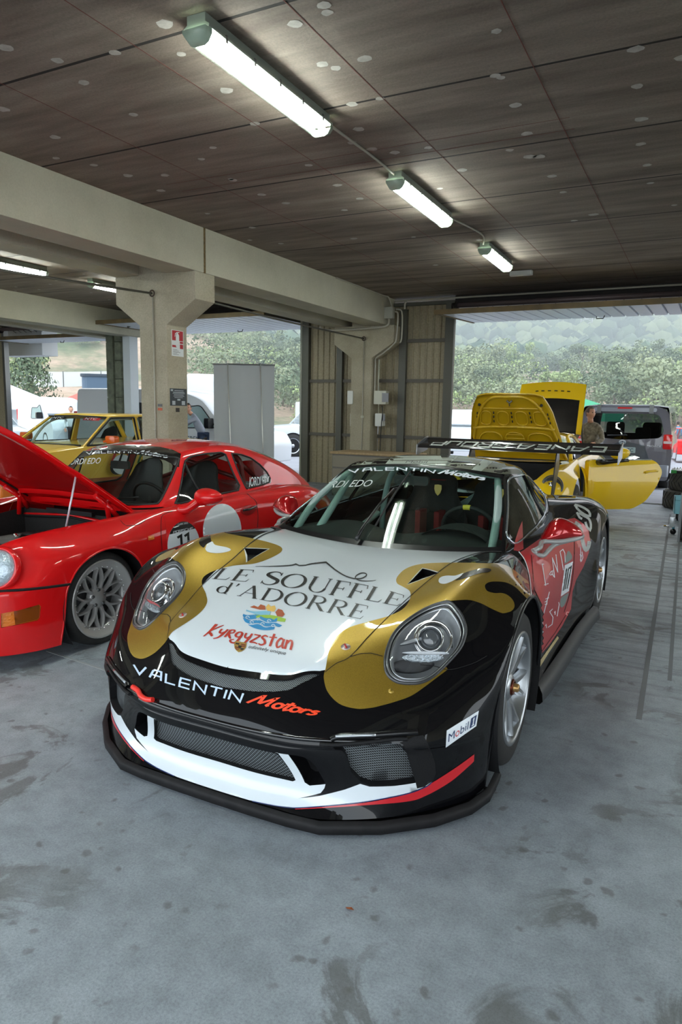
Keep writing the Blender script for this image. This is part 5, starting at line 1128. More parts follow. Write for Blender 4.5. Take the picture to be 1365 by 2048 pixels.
# camera-side wing mirrors
def mirror_px():
    A0 = np.array([-1.035,.800,.782]); S_ = np.array([-.10,.195,.012]); U_ = np.array([-.012,0,.115]); N_ = np.array([.85,.45,.05]); N_ /= np.linalg.norm(N_)
    out_ = smooth_loop([(0,0),(.05,.32),(.16,.72),(.30,.96),(.46,1.0),(.66,.86),(.85,.62),(.99,.34),(1.0,.12),(.75,.05),(.4,-.02)],.05)
    def ring(k,dp): return [tuple(A0+S_*(.48+(x-.48)*k)+U_*(.38+(y-.38)*k)+N_*dp) for x,y in out_]
    n = len(out_); rings = [ring(.90,-.055),ring(1.0,-.03),ring(1.0,0),ring(.93,.022),ring(.78,.040),ring(.5,.054),ring(.2,.060)]
    V = [p for r in rings for p in r]+[tuple(A0+S_*.48+U_*.38+N_*.061)]; F = [(i*n+j,i*n+(j+1)%n,(i+1)*n+(j+1)%n,(i+1)*n+j) for i in range(6) for j in range(n)]+[(6*n+j,6*n+(j+1)%n,7*n) for j in range(n)]
    sh = mesh('door_mirror', V, F, M('mirror shell red',srgb(176,14,20),.16,.35,1), car)
    grey = M('grey mirror arm',srgb(158,160,158),.4,.15,.5)
    a = A0+N_*.0; m = MB(); foot = [(-.80,.800,.745),(-.85,.812,.730)]
    m.tube(smooth_loop([(-.86,.795,.735),(-.88,.835,.725),(-.95,.850,.742),tuple(a+S_*.30-U_*.22+N_*.02),tuple(a+S_*.62-U_*.06+N_*.02),tuple(a+S_*1.0+U_*.06)],.02,False),.0125,8)
    m.tube(smooth_loop([(-.84,.790,.752),(-.90,.815,.765),tuple(a-S_*.02-U_*.05+N_*.03),tuple(a+S_*.4-U_*.05+N_*.045),tuple(a+S_*.8+U_*.04+N_*.03),tuple(a+S_*1.0+U_*.12)],.02,False),.0135,8)
    m.tube([(-.845,.795,.755),(-.865,.800,.728)],.014,8); m.build('mirror_arm', grey, sh)
    V = ring(.88,-.056); mesh('mirror_glass', V, [tuple(range(n))], chrome, sh, smooth=False); return sh
mirror_part(mirror_px())
# ---- wing
def wing():
    sec = [(0,0),(.03,.012),(.10,.016),(.18,.028),(.245,.060),(.27,.085),(.265,.090),(.235,.072),(.17,.052),(.10,.042),(.03,.030),(.005,.014)]
    x0,z0 = -3.60,1.118; m = MB(); n = len(sec); Y = np.linspace(-.92,.92,17); V = []
    for y in Y: V += [(x0-a, y, z0+b) for a,b in sec]
    F = [(i*n+k,i*n+(k+1)%n,(i+1)*n+(k+1)%n,(i+1)*n+k) for i in range(len(Y)-1) for k in range(n)]+[tuple(range(n)),tuple((len(Y)-1)*n+k for k in range(n))[::-1]]
    m.add(V,F,True); w = m.build('rear_wing', M('carbon black gloss',(.012,.012,.013,1),.12,0,1), car); smooth_by_angle(w.data,.9)
    for sg in (1,-1):
        m = MB(); m.prism([(x0+.03,z0-.075),(x0-.28,z0-.03),(x0-.29,z0+.105),(x0-.24,z0+.105),(x0+.02,z0+.03)], sg*.918, sg*.926, 1); m.build('endplate', M('endplate alloy grey',srgb(120,122,124),.3,.4,.5), w)
        m = MB(); m.prism([(x0-.05,z0+.03),(x0-.13,z0+.035),(x0-.20,z0-.12),(x0+.02,z0-.42),(x0+.12,z0-.42),(x0+.05,z0-.20)], sg*.39, sg*.40, 1); m.build('wing_strut', semi_black, w)
    # lettering across the upper face, meant to be read from behind
    polys,tot = layout('CANEA GROUP', {**TECH,'G':(.9,[[(.9,1),(.04,1),(.04,0),(.9,0),(.9,.5),(.5,.5)]]),'U':(.9,[[(.04,1),(.04,0),(.9,0),(.9,1)]]),' ':(.3,[])}, .22, .17)
    V = []; F = []
    for q in polys:
        b = len(V)
        for p in q:
            s_ = .04+.165*p[1]; yy = .80-1.60*p[0]; pts = [(.005,.014),(.03,.030),(.10,.042),(.17,.052),(.235,.072)]; z_ = np.interp(.215-s_+.02,[t[0] for t in pts],[t[1] for t in pts])
            V.append((x0-(.215-s_)-.02, yy, z0+z_+.004))
        F.append((b,b+1,b+2,b+3))
    mesh('wing_lettering', V, F, grey_livery, w)
wing()
# ---- wheels
def wheel(name, c, r, rim, width, side, parent, spoke='pair', mat=alloy, nuts=None, tread=True):
    """side=+1: outer face looks along +y of the car"""
    g = empty(name); g.parent = parent; g.location = c; w = width
    ax = (0,side,0)
    m = MB(); m.lathe([(rim*.97,-w),(rim+.006,-w-.0),(r*.93,-w+.004),(r*.985,-w+.02),(r,-w+.045),(r,-.045),(r*.985,-.018),(r*.95,-.004),(rim+.02,.006),(rim+.004,.0),(rim*.97,-.004)], ax, (0,0,0), 56)
    t = m.build('tyre', rubber, g)
    prof_ = [(rim*.97,-w+.01),(rim+.004,-.004),(rim+.001,.004),(rim-.007,.005),(rim-.013,-.004),(rim-.030,-.014),(rim-.050,-.030),(rim-.058,-.034),(rim-.060,-.06),(rim-.062,-w+.02)] if spoke == 'bbs' else [(rim*.97,-w+.01),(rim+.004,-.004),(rim+.001,.004),(rim-.010,.005),(rim-.016,-.004),(rim-.022,-.03),(rim-.035,-.06),(rim-.045,-w+.02)]
    m = MB(); m.lathe(prof_, ax, (0,0,0), 56); rm = m.build('rim', mat, g)
    m = MB(); m.lathe([(.001,-.13),(.17,-.13),(.17,-.105),(.09,-.10)], ax, (0,0,0), 40); m.build('brake_disc', M('brake disc steel',(.10,.10,.10,1),.35,.8), g)
    u = Vector((1,0,0)); v = Vector((0,0,1)); a_ = Vector(ax)
    def spk(a0, a1, r0, r1, w0, w1, d0, d1, th=.022):
        m = MB(); V = []; k = 6
        for i in range(k+1):
            t = i/k; a = a0+(a1-a0)*t; rr = r0+(r1-r0)*t; ww = w0+(w1-w0)*t; dd = d0+(d1-d0)*(t**.7)
            e = u*cos(a)+v*sin(a); f = -u*sin(a)+v*cos(a); p = e*rr+a_*dd
            V += [p-f*ww/2, p-f*ww*.30+a_*.009, p+f*ww*.30+a_*.009, p+f*ww/2, p+f*ww/2-a_*th, p-f*ww/2-a_*th]
        F = [(i*6+q,i*6+(q+1)%6,(i+1)*6+(q+1)%6,(i+1)*6+q) for i in range(k) for q in range(6)]; m.add(V,F,True); o = m.build('spoke', mat, g); smooth_by_angle(o.data,.7)
    if spoke == 'pair':
        for i in range(6):
            b = 2*pi*i/6+.25
            for s_ in (-1,1): spk(b+s_*.09, b+s_*.235, .050, rim-.020, .034, .020, -.045, -.016)
        m = MB(); m.lathe([(.001,-.02),(.045,-.022),(.062,-.035),(.066,-.06)], ax, (0,0,0), 24); m.build('hub', mat, g)
        m = MB(); m.lathe([(.036,-.05),(.036,-.018),(.030,-.012),(.026,-.012),(.024,-.02),(.001,-.02)], ax, (0,0,0), 12); m.build('centre_lock_nut', M('gold and red anodised nut',srgb(120,60,36),.3,.8,noise=srgb(60,14,12),bscale=60), g)
        m = MB(); m.lathe([(.018,-.02),(.018,.004),(.013,.009),(.001,.009)], ax, (0,0,0), 16); m.build('hub_cap', M('brass hub cap',srgb(190,150,96),.3,.7), g)
    else:
        for i in range(10):
            b = 2*pi*i/10
            spk(b, b, .058, .105, .022, .018, -.05, -.044, .02)
            for s_ in (-1,1): spk(b, b+s_*.27, .098, rim-.052, .017, .013, -.044, -.034, .02); 
        m = MB(); m.lathe([(.001,-.035),(.036,-.035),(.042,-.042),(.060,-.042),(.068,-.055),(.070,-.08)], ax, (0,0,0), 28); hb = m.build('hub', mat, g)
        for i in range(5):
            a = 2*pi*i/5+.3; MB().lathe([(.012,-.052),(.012,-.040),(.008,-.034),(.001,-.034)], ax, tuple((u*cos(a)+v*sin(a))*.050), 8).build('lug_nut', alloy_dark, hb)
        m = MB(); 
        for i in range(30):
            a = 2*pi*i/30; m.lathe([(.0045,-.034),(.0045,-.024),(.001,-.022)], ax, tuple((u*cos(a)+v*sin(a))*(rim-.048)), 6)
        m.build('rim_bolts', chrome, g)['kind'] = 'stuff'
        return g
def caliper(c, side, mat, parent):
    MB().lathe([(.12,-.15),(.19,-.15),(.19,-.07),(.12,-.07),(.12,-.15)], (0,side,0), c, 10, radians(100), radians(160)).build('brake_caliper', mat, parent)
for sg in (1,-1):
    wheel('front_wheel', (0,sg*.925,.325), .325, .238, .26, sg, car)
    wheel('rear_wheel', (-2.457,sg*.965,.35), .350, .238, .30, sg, car)
# ---- interior
m = MB(); m.box((-2.3,-.62,.16),(-.6,.62,.2)).build('cabin_floor', black_int, car)
dash = Patch([[(-.56,0,.735),(-.60,.3,.74),(-.68,.6,.752)],[(-.70,0,.765),(-.72,.3,.785),(-.76,.62,.765)],[(-.90,0,.76),(-.93,.3,.80),(-.95,.64,.755)],[(-1.0,0,.70),(-1.03,.3,.74),(-1.03,.66,.70)],[(-.98,0,.45),(-1.0,.3,.45),(-1.0,.66,.45)]], True)
patch_mesh(dash, [('dashboard',None,M('dashboard flocking',(.018,.020,.020,1),.9,bump=.2,bscale=200))], (6,8), car)
m = MB(); V = []; nn = 14
for i in range(nn+1):
    a = pi*i/nn; V += [(-.80,.36+.19*cos(a),.765+.07*sin(a)),(-1.0,.36+.17*cos(a),.765+.075*sin(a))]
m.add(V,[(2*i,2*i+1,2*i+3,2*i+2) for i in range(nn)],True); m.build('instrument_hood', M('dashboard flocking'), car)
sw = MB().lathe([(.165+.013*cos(a),.013*sin(a)) for a in np.linspace(0,2*pi,9)], (-.9,0,.42), (-1.13,.36,.775), 36).build('steering_wheel', black_int, car)
ax = Vector((-.9,0,.42)).normalized(); MB().lathe([(.1655+.0155*cos(a),.0155*sin(a)) for a in np.linspace(0,2*pi,9)], (-.9,0,.42), (-1.13,.36,.775), 4, radians(262), radians(276), (0,1,0)).build('yellow_wheel_mark', M('yellow tape',srgb(214,190,60),.6), sw)
MB().tube([(-1.13,.36,.775),(-1.0,.36,.70)],.03,10).box((-1.14,.24,.765),(-1.12,.48,.79)).build('steering_hub', black_int, sw)
def seat(y, nm, crest):
    s_ = empty(nm); s_.parent = car
    sh = Patch([[(-1.22,0,.30),(-1.22,.14,.31),(-1.22,.20,.36)],[(-1.45,0,.27),(-1.45,.15,.29),(-1.45,.23,.38)],[(-1.66,0,.34),(-1.65,.16,.36),(-1.60,.25,.46)],[(-1.74,0,.55),(-1.73,.17,.56),(-1.62,.27,.60)],[(-1.79,0,.72),(-1.78,.16,.73),(-1.70,.25,.76)],[(-1.84,0,.86),(-1.83,.11,.86),(-1.74,.17,.90)],[(-1.87,0,1.00),(-1.86,.11,.99),(-1.76,.16,.97)],[(-1.88,0,1.04),(-1.87,.08,1.03),(-1.80,.13,1.01)]], True)
    o = patch_mesh(sh, [('seat_shell',None,M('seat fabric black',(.012,.012,.012,1),.85,bump=.3,bscale=120))], (5,6), s_)['seat_shell']
    s_.location.y = y
    MB().box((-1.83,-.05,.995),(-1.80,.05,1.0)).box((-1.735,.05,.30),(-1.60,.085,.80)).box((-1.735,-.085,.30),(-1.60,-.05,.80)).build('harness', M('red harness webbing',srgb(120,16,18),.8), s_)
    sp_ = [(-.85,.9),(0,1),(.85,.9),(.9,.2),(.6,-.5),(0,-1),(-.6,-.5),(-.9,.2)]; mesh('headrest_badge',[(-1.806,.030*a,.925+.040*b) for a,b in sp_],[tuple(range(8))],M('badge gold',srgb(196,160,84),.35,.5,.5),s_,False)
    return s_
seat(.36,'driver_seat',True); 
seat(-.08,'race_seat',True)
cage_m = M('roll cage paint',srgb(150,168,164),.45)
for nm,pts in (('cage_tube',[(-.72,-.60,.74),(-.95,-.565,.93),(-1.24,-.485,1.075),(-1.30,-.47,1.095)]),('cage_tube',[(-.72,.60,.74),(-.95,.565,.93),(-1.24,.485,1.075),(-1.30,.47,1.095)]),
   ('cage_cross_tube',[(-1.28,-.47,1.10),(-1.27,0,1.125),(-1.28,.47,1.10)]),('main_hoop',[(-1.98,-.58,.30),(-1.96,-.55,.82),(-1.95,-.42,1.07),(-1.95,0,1.10),(-1.95,.42,1.07),(-1.96,.55,.82),(-1.98,.58,.30)]),
   ('cage_diagonal',[(-1.97,-.55,.4),(-1.95,.40,1.06)]),('door_bar',[(-.80,-.62,.45),(-1.95,-.60,.70)]),('door_bar',[(-.80,.62,.45),(-1.95,.60,.70)]),('roof_rail_tube',[(-1.29,-.46,1.10),(-1.95,-.42,1.08)]),('roof_rail_tube',[(-1.29,.46,1.10),(-1.95,.42,1.08)]),
   ('cage_gusset_tube',[(-.78,-.47,.76),(-1.24,-.47,1.06)]),('rear_stay',[(-1.96,-.40,1.05),(-2.7,-.40,.62)]),('rear_stay',[(-1.96,.40,1.05),(-2.7,.40,.62)])):
    MB().tube(smooth_loop(pts,.05,False) if len(pts) > 2 else pts, .022, 10).build(nm, cage_m, car)
MB().rbox((-1.10,-.11,1.03),(-1.075,.11,1.085),.02,3,0).tube([(-1.08,0,1.06),(-1.12,0,1.10)],.006,6).build('rear_view_mirror', black_int, car)
# wiper
wp = [(-.600,-.02,.770),(-.66,.012,.822),(-.80,.045,.925),(-1.00,.075,1.053)]
def on_ws(px,off): r_ = SG.hit(px); return tuple(r_[0]+r_[1]*off)
wa = MB().tube([on_ws((716,1087),.03),on_ws((728,1066),.035),on_ws((760,1020),.032),on_ws((790,985),.028)],[.013,.011,.008,.006],6).build('wiper_arm', semi_black, car)
MB().tube([on_ws((752,1055),.012),on_ws((768,1028),.014),on_ws((795,985),.014),on_ws((822,946),.012)],.006,6).build('wiper_blade', rubber, wa)
MB().tube([on_ws((790,985),.028),on_ws((797,980),.016)],.005,6).build('wiper_link', semi_black, wa)
# antenna fins and roof details
def fin(c, L, h, par, mat): MB().prism([(c[0]+L*.5,c[2]-.01),(c[0]-L*.5,c[2]-.01),(c[0]-L*.6,c[2]+h),(c[0]-L*.35,c[2]+h)], c[1]-.008, c[1]+.008, 1).build('antenna_fin', mat, par)
# ================================================================ livery (films on the panels)
gold_px = [(971.8,1126.8),(997.4,1127.2),(1015.9,1132.3),(1034.4,1144.6),(1046.7,1154.9),(1056.5,1163),(1060,1180),(1061.5,1204),(1053,1196),(1046,1189),(1031,1174.5),(1013.4,1165.6),(992.6,1163.3),(977.8,1165),(970.4,1171.6),(974.8,1182),(989.7,1186.4),(1004.5,1186.4),(1016.4,1190.9),(1026.8,1201.2),(1029.7,1213.1),(1023.8,1222),(1010.4,1226.5),(1001.5,1225.6),(981,1216.4),(960.5,1206.2),(935.9,1200),(903,1202)]
gold_px += HL_R[1:14]+[(896.2,1339),(873.3,1356.2),(846.7,1376.2),(821.9,1392.4),(793.3,1402.9),(762.9,1411.4),(740,1416.2),(712.5,1417.4),(679.7,1408),(656.3,1384.6),(648.3,1358.8),(649.2,1344.7),(651.5,1338),(658.6,1302.5),(672.7,1274.4),(698.5,1255.6),(736,1244),(778.2,1232.2),(806.3,1218.2),(820.3,1199.4),(820.3,1183),(806.3,1173.6),(794.6,1166.6),(794.6,1154.9),(811,1138.5),(839,1129),(881.3,1125.8),(937.5,1125.8)]
i0 = 28; k1 = i0+12
# leave the lamp outline exactly, drop lamp points past the film's lower right corner
gp = gold_px[:i0]+HL_R[1:13]+[(896,1332)]+gold_px[i0+13:]
rnd = smooth_loop(gold_px[:i0],3,False)+HL_R[1:13]+[(893,1334)]+smooth_loop(gold_px[i0+13:],3,False)
vent_px = [(845.6,1137),(862,1141),(878,1145.6),(846,1157),(816,1168),(828,1156),(838,1145)]
vent_big = [(845.2,1135.8),(864,1140),(880.5,1145.4),(847,1158.5),(814.5,1170),(826,1156),(837,1144)]
g1 = decal(SG, 'gold_film', [[rnd, vent_big]], gold_paint, car, .0010, 8); mirror_part(g1)
sc6 = lambda L: [(780+x/4.875,1040+y/4.875) for x,y in L]
wsp = decal(SG, 'white_film_spot', [smooth_loop(sc6([(478,590),(500,560),(560,545),(640,545),(720,520),(690,553),(640,583),(600,605),(540,625),(490,618)]),2)], white_ink, car, .0018, 6); mirror_part(wsp)
bsp = decal(SG, 'black_film_tongue', [smooth_loop(sc6([(725,522),(820,490),(900,475),(960,475),(990,490),(960,513),(900,518),(840,535),(760,562),(690,582),(640,592),(690,556)]),2)], M('black gloss film',(.008,.008,.009,1),.25,0,1), car, .0020, 6); mirror_part(bsp)
# white film on the lower bumper
wh = [(444,1585),(499,1600.5),(553.8,1611.5),(586.8,1615),(640,1612),(714.7,1604.6),(779.5,1593.4),(819.3,1584.7),(854,1571),(864,1563),(834.5,1576.8),(831.8,1565.3),(789.4,1571.5),(739.6,1573),(721,1567.5),(689.8,1579),(665,1585.5),(640,1591.7),(597,1596.7),(641.8,1586),(649.5,1576),(651.6,1568),(619.8,1571),(610,1564.5),(577,1508.8),(550,1504.8)]
def uv_near(p):
    for k in range(30):
        r_ = SG.uv((p[0],p[1]-k))
        if r_ is not None and r_[0] == 0: return tuple(r_[1])
wu = [uv_near(p) for p in wh]; wu = [(wu[0][0],0.0)]+wu+[(2.0,1.82),(1.90,1.84),(1.10,2.02),(1.04,1.92),(1.03,1.0),(1.04,0.0)]
film(PA, wu, white_paint, car, 'white_film', .0010)
rd = smooth_loop([(590,1618),(640,1614.5),(714.7,1607),(764.5,1599.2),(831.8,1583),(871.6,1560.8),(914,1533.4),(948.8,1508)],3,False)+smooth_loop([(948,1522),(938.9,1531),(901.5,1562.8),(854,1590),(814,1602.7),(714.7,1611.4),(640,1616.5),(592,1619)],3,False)
rf = decal(SG, 'red_film_stripe', [rd], M('bright red film',srgb(205,24,36),.3,0,.8), car, .0016, 6); mirror_part(rf)
bl = stroke_polys([smooth_loop([(425,1578.5),(444,1586),(499,1601.3),(553.8,1612.3),(590,1616),(640,1613),(714.7,1605.6),(779.5,1594.4),(819.3,1585.7),(854,1572.4),(864,1563.6)],6,False)], 1.6)
bf = decal(SG, 'blue_pinstripe', bl, M('blue film',srgb(30,50,110),.3,0,.6), car, .0020, 4); mirror_part(bf)
z4 = lambda L: [(640+x/4.015,1380+y/4.015) for x,y in L]
sp_ = decal(SG, 'intake_surround', [z4([(640,425),(760,372),(830,362),(880,450),(925,580),(932,670),(905,730),(840,775),(782,790),(768,735),(725,600),(692,490),(672,440)])], matt_black, car, .0014, 6); mirror_part(sp_)
# hood lettering
letter_decal(SG, 'hood_lettering_le_souffle', 'LE SOUFFLE', SERIF, [(421,1158),(480,1163),(545,1171),(595,1178),(645,1188),(700,1196),(745,1203),(799,1213.5)], [(440,1137),(525,1141.5),(570,1146),(625,1153),(670,1160),(720,1168),(765,1178),(813,1192.5)], black_ink, car, gap=.05)
letter_decal(SG, 'hood_lettering_d_adorre', "d'ADORRE", SERIF, [(429,1184),(453,1189),(486,1194),(537,1203),(585,1212),(636,1222),(680,1230.5),(724,1239.5)], [(444,1163),(478,1168),(515,1173),(566,1181),(614,1188),(652,1195),(700,1204.5),(741,1213.5)], black_ink, car, gap=.06)
mt = bez([(511.4,1133.4,.6),(544.3,1133.2,1.6),(581,1131.4,2.4),(592,1128.6,2.6)],5)+[(599.3,1131.8,2.4)]+bez([(612,1131,2.2),(624.9,1127.9,2.6),(652.4,1125,3.2)],5)+bez([(670.3,1139.8,2.8),(689,1151.5,2.4),(707.8,1157.5,2.4),(724,1157.2,2.2),(733.6,1151,2.2),(730,1147,2.2),(722,1147,2.2),(713.5,1151.6,2.2),(711.5,1157,2.2),(720,1161.5,2),(736,1162.8,1.6),(752.4,1161,.6)],6)
decal(SG, 'mountain_line', [q for q in stroke_polys([mt],2)], black_ink, car, .0018, 5)
kr = M('rust red lettering film',srgb(186,52,34),.4,0,.4)
letter_decal(SG, 'kyrgyzstan_lettering', 'Kyrgyzstan', KYR, [(409,1272.5),(432,1272),(456.4,1276),(483,1282),(511.4,1288),(550,1295),(584.6,1301)], [(424,1256),(448,1258),(474.7,1262.5),(503,1267.5),(529.7,1272),(560,1277),(588,1283)], kr, car, gap=.05)
text_decal(SG, 'infinitely_unique_lettering', 'infinitely unique', [(496.7,1297),(535,1303),(571.8,1310.8)], [(498.5,1290),(536,1296),(573.6,1303.4)], black_ink, car, .01, .25)
# round sun, mountain and water emblem
ecx,ecy,erx,ery = 529.5,1234,43,26
def ell(x,y): return (ecx+x*erx+y*8, ecy-y*ery+x*7)
def band(f0,f1,x0=-1,x1=1,n=22):
    up_ = []; dn = []
    for i in range(n+1):
        x = x0+(x1-x0)*i/n; lim = sqrt(max(0,1-x*x)); up_.append(ell(x, max(-lim,min(lim,f1(x))))); dn.append(ell(x, max(-lim,min(lim,f0(x)))))
    return up_+dn[::-1]
emb = [('emblem_brown_peaks',srgb(176,84,44),[[ell(-.78,.52),ell(-.62,.70),ell(-.42,.62),ell(-.34,.86),ell(-.12,.80),ell(-.05,.52),ell(-.3,.46)],[ell(.42,.46),ell(.50,.74),ell(.70,.70),ell(.86,.42),ell(.80,.20),ell(.55,.18)]]),
 ('emblem_yellow_sun',srgb(234,190,96),[[ell(-.08,.70),ell(.0,.98),ell(.14,.82),ell(.30,.95),ell(.40,.72),ell(.36,.48),ell(.05,.46)]]),
 ('emblem_light_blue',srgb(134,196,222),[band(lambda x:.12+.06*sin(5*x),lambda x:.36+.10*sin(4*x+1),-.9,.2)]),
 ('emblem_green',srgb(158,196,60),[band(lambda x:-.12+.05*sin(6*x),lambda x:.14+.06*sin(4*x),-.45,.98)]),
 ('emblem_blue_water',srgb(40,140,196),[band(lambda x:-.30-.08*sin(7*x),lambda x:-.02-.07*sin(7*x+1),-.98,.6),band(lambda x:-.62-.07*sin(8*x),lambda x:-.38-.06*sin(8*x),-.95,.90),band(lambda x:-1,lambda x:-.70-.08*sin(9*x),-.6,.6)])]
for nm,cl,pl in emb: decal(SG, nm, pl, M(nm.replace('_',' '),cl,.4,0,.4), car, .0018, 4)
wv = []
for k in range(6): wv += stroke_polys([[ell(-.75+.25*k+.10*cos(a)*(1-a/9),-.28-.30*(k%2)+.13*sin(a)*(1-a/9)) for a in np.linspace(0,6,14)]],1.3)
decal(SG,'emblem_wave_curls',wv,white_ink,car,.0024,4)
# shield crest badge
def crest(S, cpx, w, h, par, sl=.12, off=.002):
    f = lambda x,y: (cpx[0]+x*w/2+y*sl*h, cpx[1]-y*h/2+x*w*.10)
    sh = [f(*p) for p in ((-.85,.9),(-.4,1.0),(0,.92),(.4,1.0),(.85,.9),(.9,.2),(.7,-.4),(.35,-.8),(0,-1.0),(-.35,-.8),(-.7,-.4),(-.9,.2))]
    o = decal(S, 'shield_badge', [sh], M('badge gold',srgb(196,160,84),.35,.5,.5), par, off, 3)
    if o: 
        decal(S, 'badge_stripes', [[f(*p) for p in q] for q in (((.08,.62),(.75,.6),(.75,.42),(.08,.44)),((.08,.28),(.78,.26),(.76,.1),(.08,.12)),((-.72,-.1),(-.08,-.1),(-.08,-.26),(-.68,-.26)),((-.6,-.42),(-.08,-.42),(-.08,-.58),(-.5,-.58)))], M('badge red',srgb(120,30,26),.4), par, off+.0008, 3)
        decal(S, 'badge_black_parts', [[f(*p) for p in q] for q in (((-.25,.25),(.25,.25),(.2,-.2),(0,-.3),(-.2,-.2)),((-.7,.62),(-.12,.62),(-.2,.34),(-.65,.34)),((.2,-.14),(.66,-.14),(.5,-.45),(.2,-.5)))], black_ink, par, off+.0008, 3)
crest(SG, (480.2,1294.6), 27, 21, car)
# bonnet latches
def latch(px_):
    h_,n_,_ = SG.hit(px_); MB().lathe([(.0005,.004),(.016,.004),(.018,.002),(.019,0)], tuple(n_), tuple(h_), 20).build('hood_latch', M('latch alloy',srgb(190,176,170),.3,.6), car)
    q = Vector(n_).orthogonal().normalized(); MB().tube([Vector(h_)+Vector(n_)*.005-q*.012, Vector(h_)+Vector(n_)*.005+q*.012],.004,6).build('latch_key', M('latch red',srgb(170,40,36),.4), car)
latch((692,1294)); latch((366,1231))
h_,n_,_ = SG.hit((782.5,1382)); MB().lathe([(.0005,.004),(.009,.003),(.011,0)], tuple(n_), tuple(h_), 16).build('tow_cover', gold_paint, car)
# bumper lettering
letter_decal(SG, 'valentin_lettering', 'VALENTIN', TECH, [(269,1346),(287.6,1351),(312.4,1359),(341,1367.6),(368.6,1375.5),(415.2,1388.6),(440,1395),(481.3,1404)], [(268,1329.5),(291.4,1334.5),(322,1344),(345,1351),(369.5,1358),(402,1366.7),(439,1376.5),(488,1387)], M('pale blue lettering film',srgb(196,214,236),.4,0,.4), car, w=.17, gap=.30)
letter_decal(SG, 'motors_lettering', 'Motors', SCRIPT, [(500,1406.5),(523,1411.4),(553.8,1417.5),(589,1424.6),(630.8,1431)], [(514,1389),(542.9,1394.5),(575.8,1402),(608.8,1410),(643,1417)], orange_ink, car, w=.20, gap=-.02, slant=.05)
# windscreen lettering
letter_decal(SG, 'windscreen_valentin_lettering', 'VALENTIN', TECH, [(702,946),(740,942.3),(776,941),(820,942),(868,946.3)], [(698,940),(740,936),(782,935.3),(825,936.2),(872,940.3)], white_ink, car, w=.2, gap=.30)
letter_decal(SG, 'windscreen_motors_lettering', 'Motors', SCRIPT, [(881,948),(920,952.5),(969,961)], [(890,940),(932,945.5),(974,953.5)], white_ink, car, w=.24, gap=-.02)
text_decal(SG, 'windscreen_jordi_edo_lettering', 'JORDI EDO', [(631.4,982),(654.3,977.5),(702,975),(741.9,974.3)], [(644,968),(669.5,963.8),(711.4,961),(748.6,960.6)], M('grey white lettering film',srgb(200,206,204),.4), car, .03, .15, .006)
# bumper and roof sponsor plates
q4 = [(891.6,1494.6),(893.5,1461),(957.6,1421),(952.6,1452)]
mb = decal(SG, 'sponsor_plate', [q4], white_ink, car, .002, 6)
bt,tp = [(894,1487.5),(951,1450)],[(895,1465.5),(955.5,1427)]
mpq = strip_map(bt,tp)
def sub(a,b,c,d): return ([tuple(mpq((a,c))),tuple(mpq((b,c)))],[tuple(mpq((a,d))),tuple(mpq((b,d)))])
for tx,a,b,mt_ in (('M',.04,.25,blue_ink),('o',.28,.42,red_ink),('bil',.45,.72,blue_ink)):
    bb,tt = sub(a,b,.1,.85 if tx != 'o' else .87); text_decal(SG,'mobil_lettering',tx,bb,tt,mt_,car,.035,0,.0030)
decal(SG,'mobil_one_box',[[tuple(mpq(p)) for p in ((.78,.05),(.97,.05),(.97,.95),(.78,.95))]],blue_ink,car,.0030,4)
decal(SG,'mobil_one_figure',[[tuple(mpq(p)) for p in q] for q in (((.865,.15),(.90,.15),(.90,.85),(.865,.85)),((.835,.15),(.93,.15),(.93,.24),(.835,.24)),((.835,.62),(.87,.72),(.87,.85)))],white_ink,car,.0038,3)
# roof stripes and lettering
pale = M('pale roof film',srgb(150,158,146),.5,0,.12,.3); olv = M('olive grey roof film',srgb(92,94,78),.5,0,.15,.3)
decal(SG,'roof_film',[[(692,932),(760,905),(850,903),(960,908),(1040,922),(1075,945),(1012,949),(950,941),(890,932),(830,928),(760,928.5)]],olv,car,.0010,6)
decal(SG,'roof_stripe_film',[[(720,930),(741,929),(768,907),(752,907)],[(771,928.6),(830,928),(893,932.3),(917,913),(860,906),(790,907)],[(943,940),(963,943),(992,919),(972,915)]],pale,car,.0016,6)
text_decal(SG,'roof_mobil_lettering','Mobil',[(811,926.5),(835,926.8),(853,927.8)],[(816,920.8),(838,921),(857,922.6)],black_ink,car,.02,0,.0024)
# side: red film, number plate, script
redp = [(1040,1105),(1051,1122),(1059,1150),(1064,1180),(1069,1210),(1075,1242),(1082,1280),(1085,1308),(1085,1306),(1100,1288),(1125,1252),(1142.5,1218),(1145.5,1183.4),(1152.9,1159.7),(1167.7,1133),(1178,1106),(1181,1082.6),(1178,1061.8),(1167.7,1048),(1150,1036),(1130,1040),(1100,1060),(1080,1078),(1060,1092),(1049,1100)]
decal(SG,'red_film',[redp],red_livery,car,.0012,6)
decal(SG,'red_pillar_film',[[(1028,1101),(1031,1080),(1038,1058),(1045,1042),(1047.5,1098),(1038,1103)]],red_livery,car,.0014,5)
decal(SG,'white_edge_line',stroke_polys([smooth_loop([(1038,1104),(1050,1121),(1058.5,1150),(1062,1180),(1063,1210)],6,False)],1.6),white_ink,car,.0022,4)
z9 = lambda L: [(960+x/3.37,860+y/3.37) for x,y in L]
decal(SG,'number_plate_film',[z9([(572,912),(628,885),(600,1085),(545,1122)])],white_ink,car,.0020,5)
decal(SG,'number_101',[z9(q) for q in ([(580,935),(588,931),(566,1080),(558,1085)],[(612,915),(620,911),(592,1066),(584,1071)],[(593,935),(601,931),(578,1070),(570,1076)],[(596,928),(610,920),(609,932),(595,940)])],black_ink,car,.0028,4)
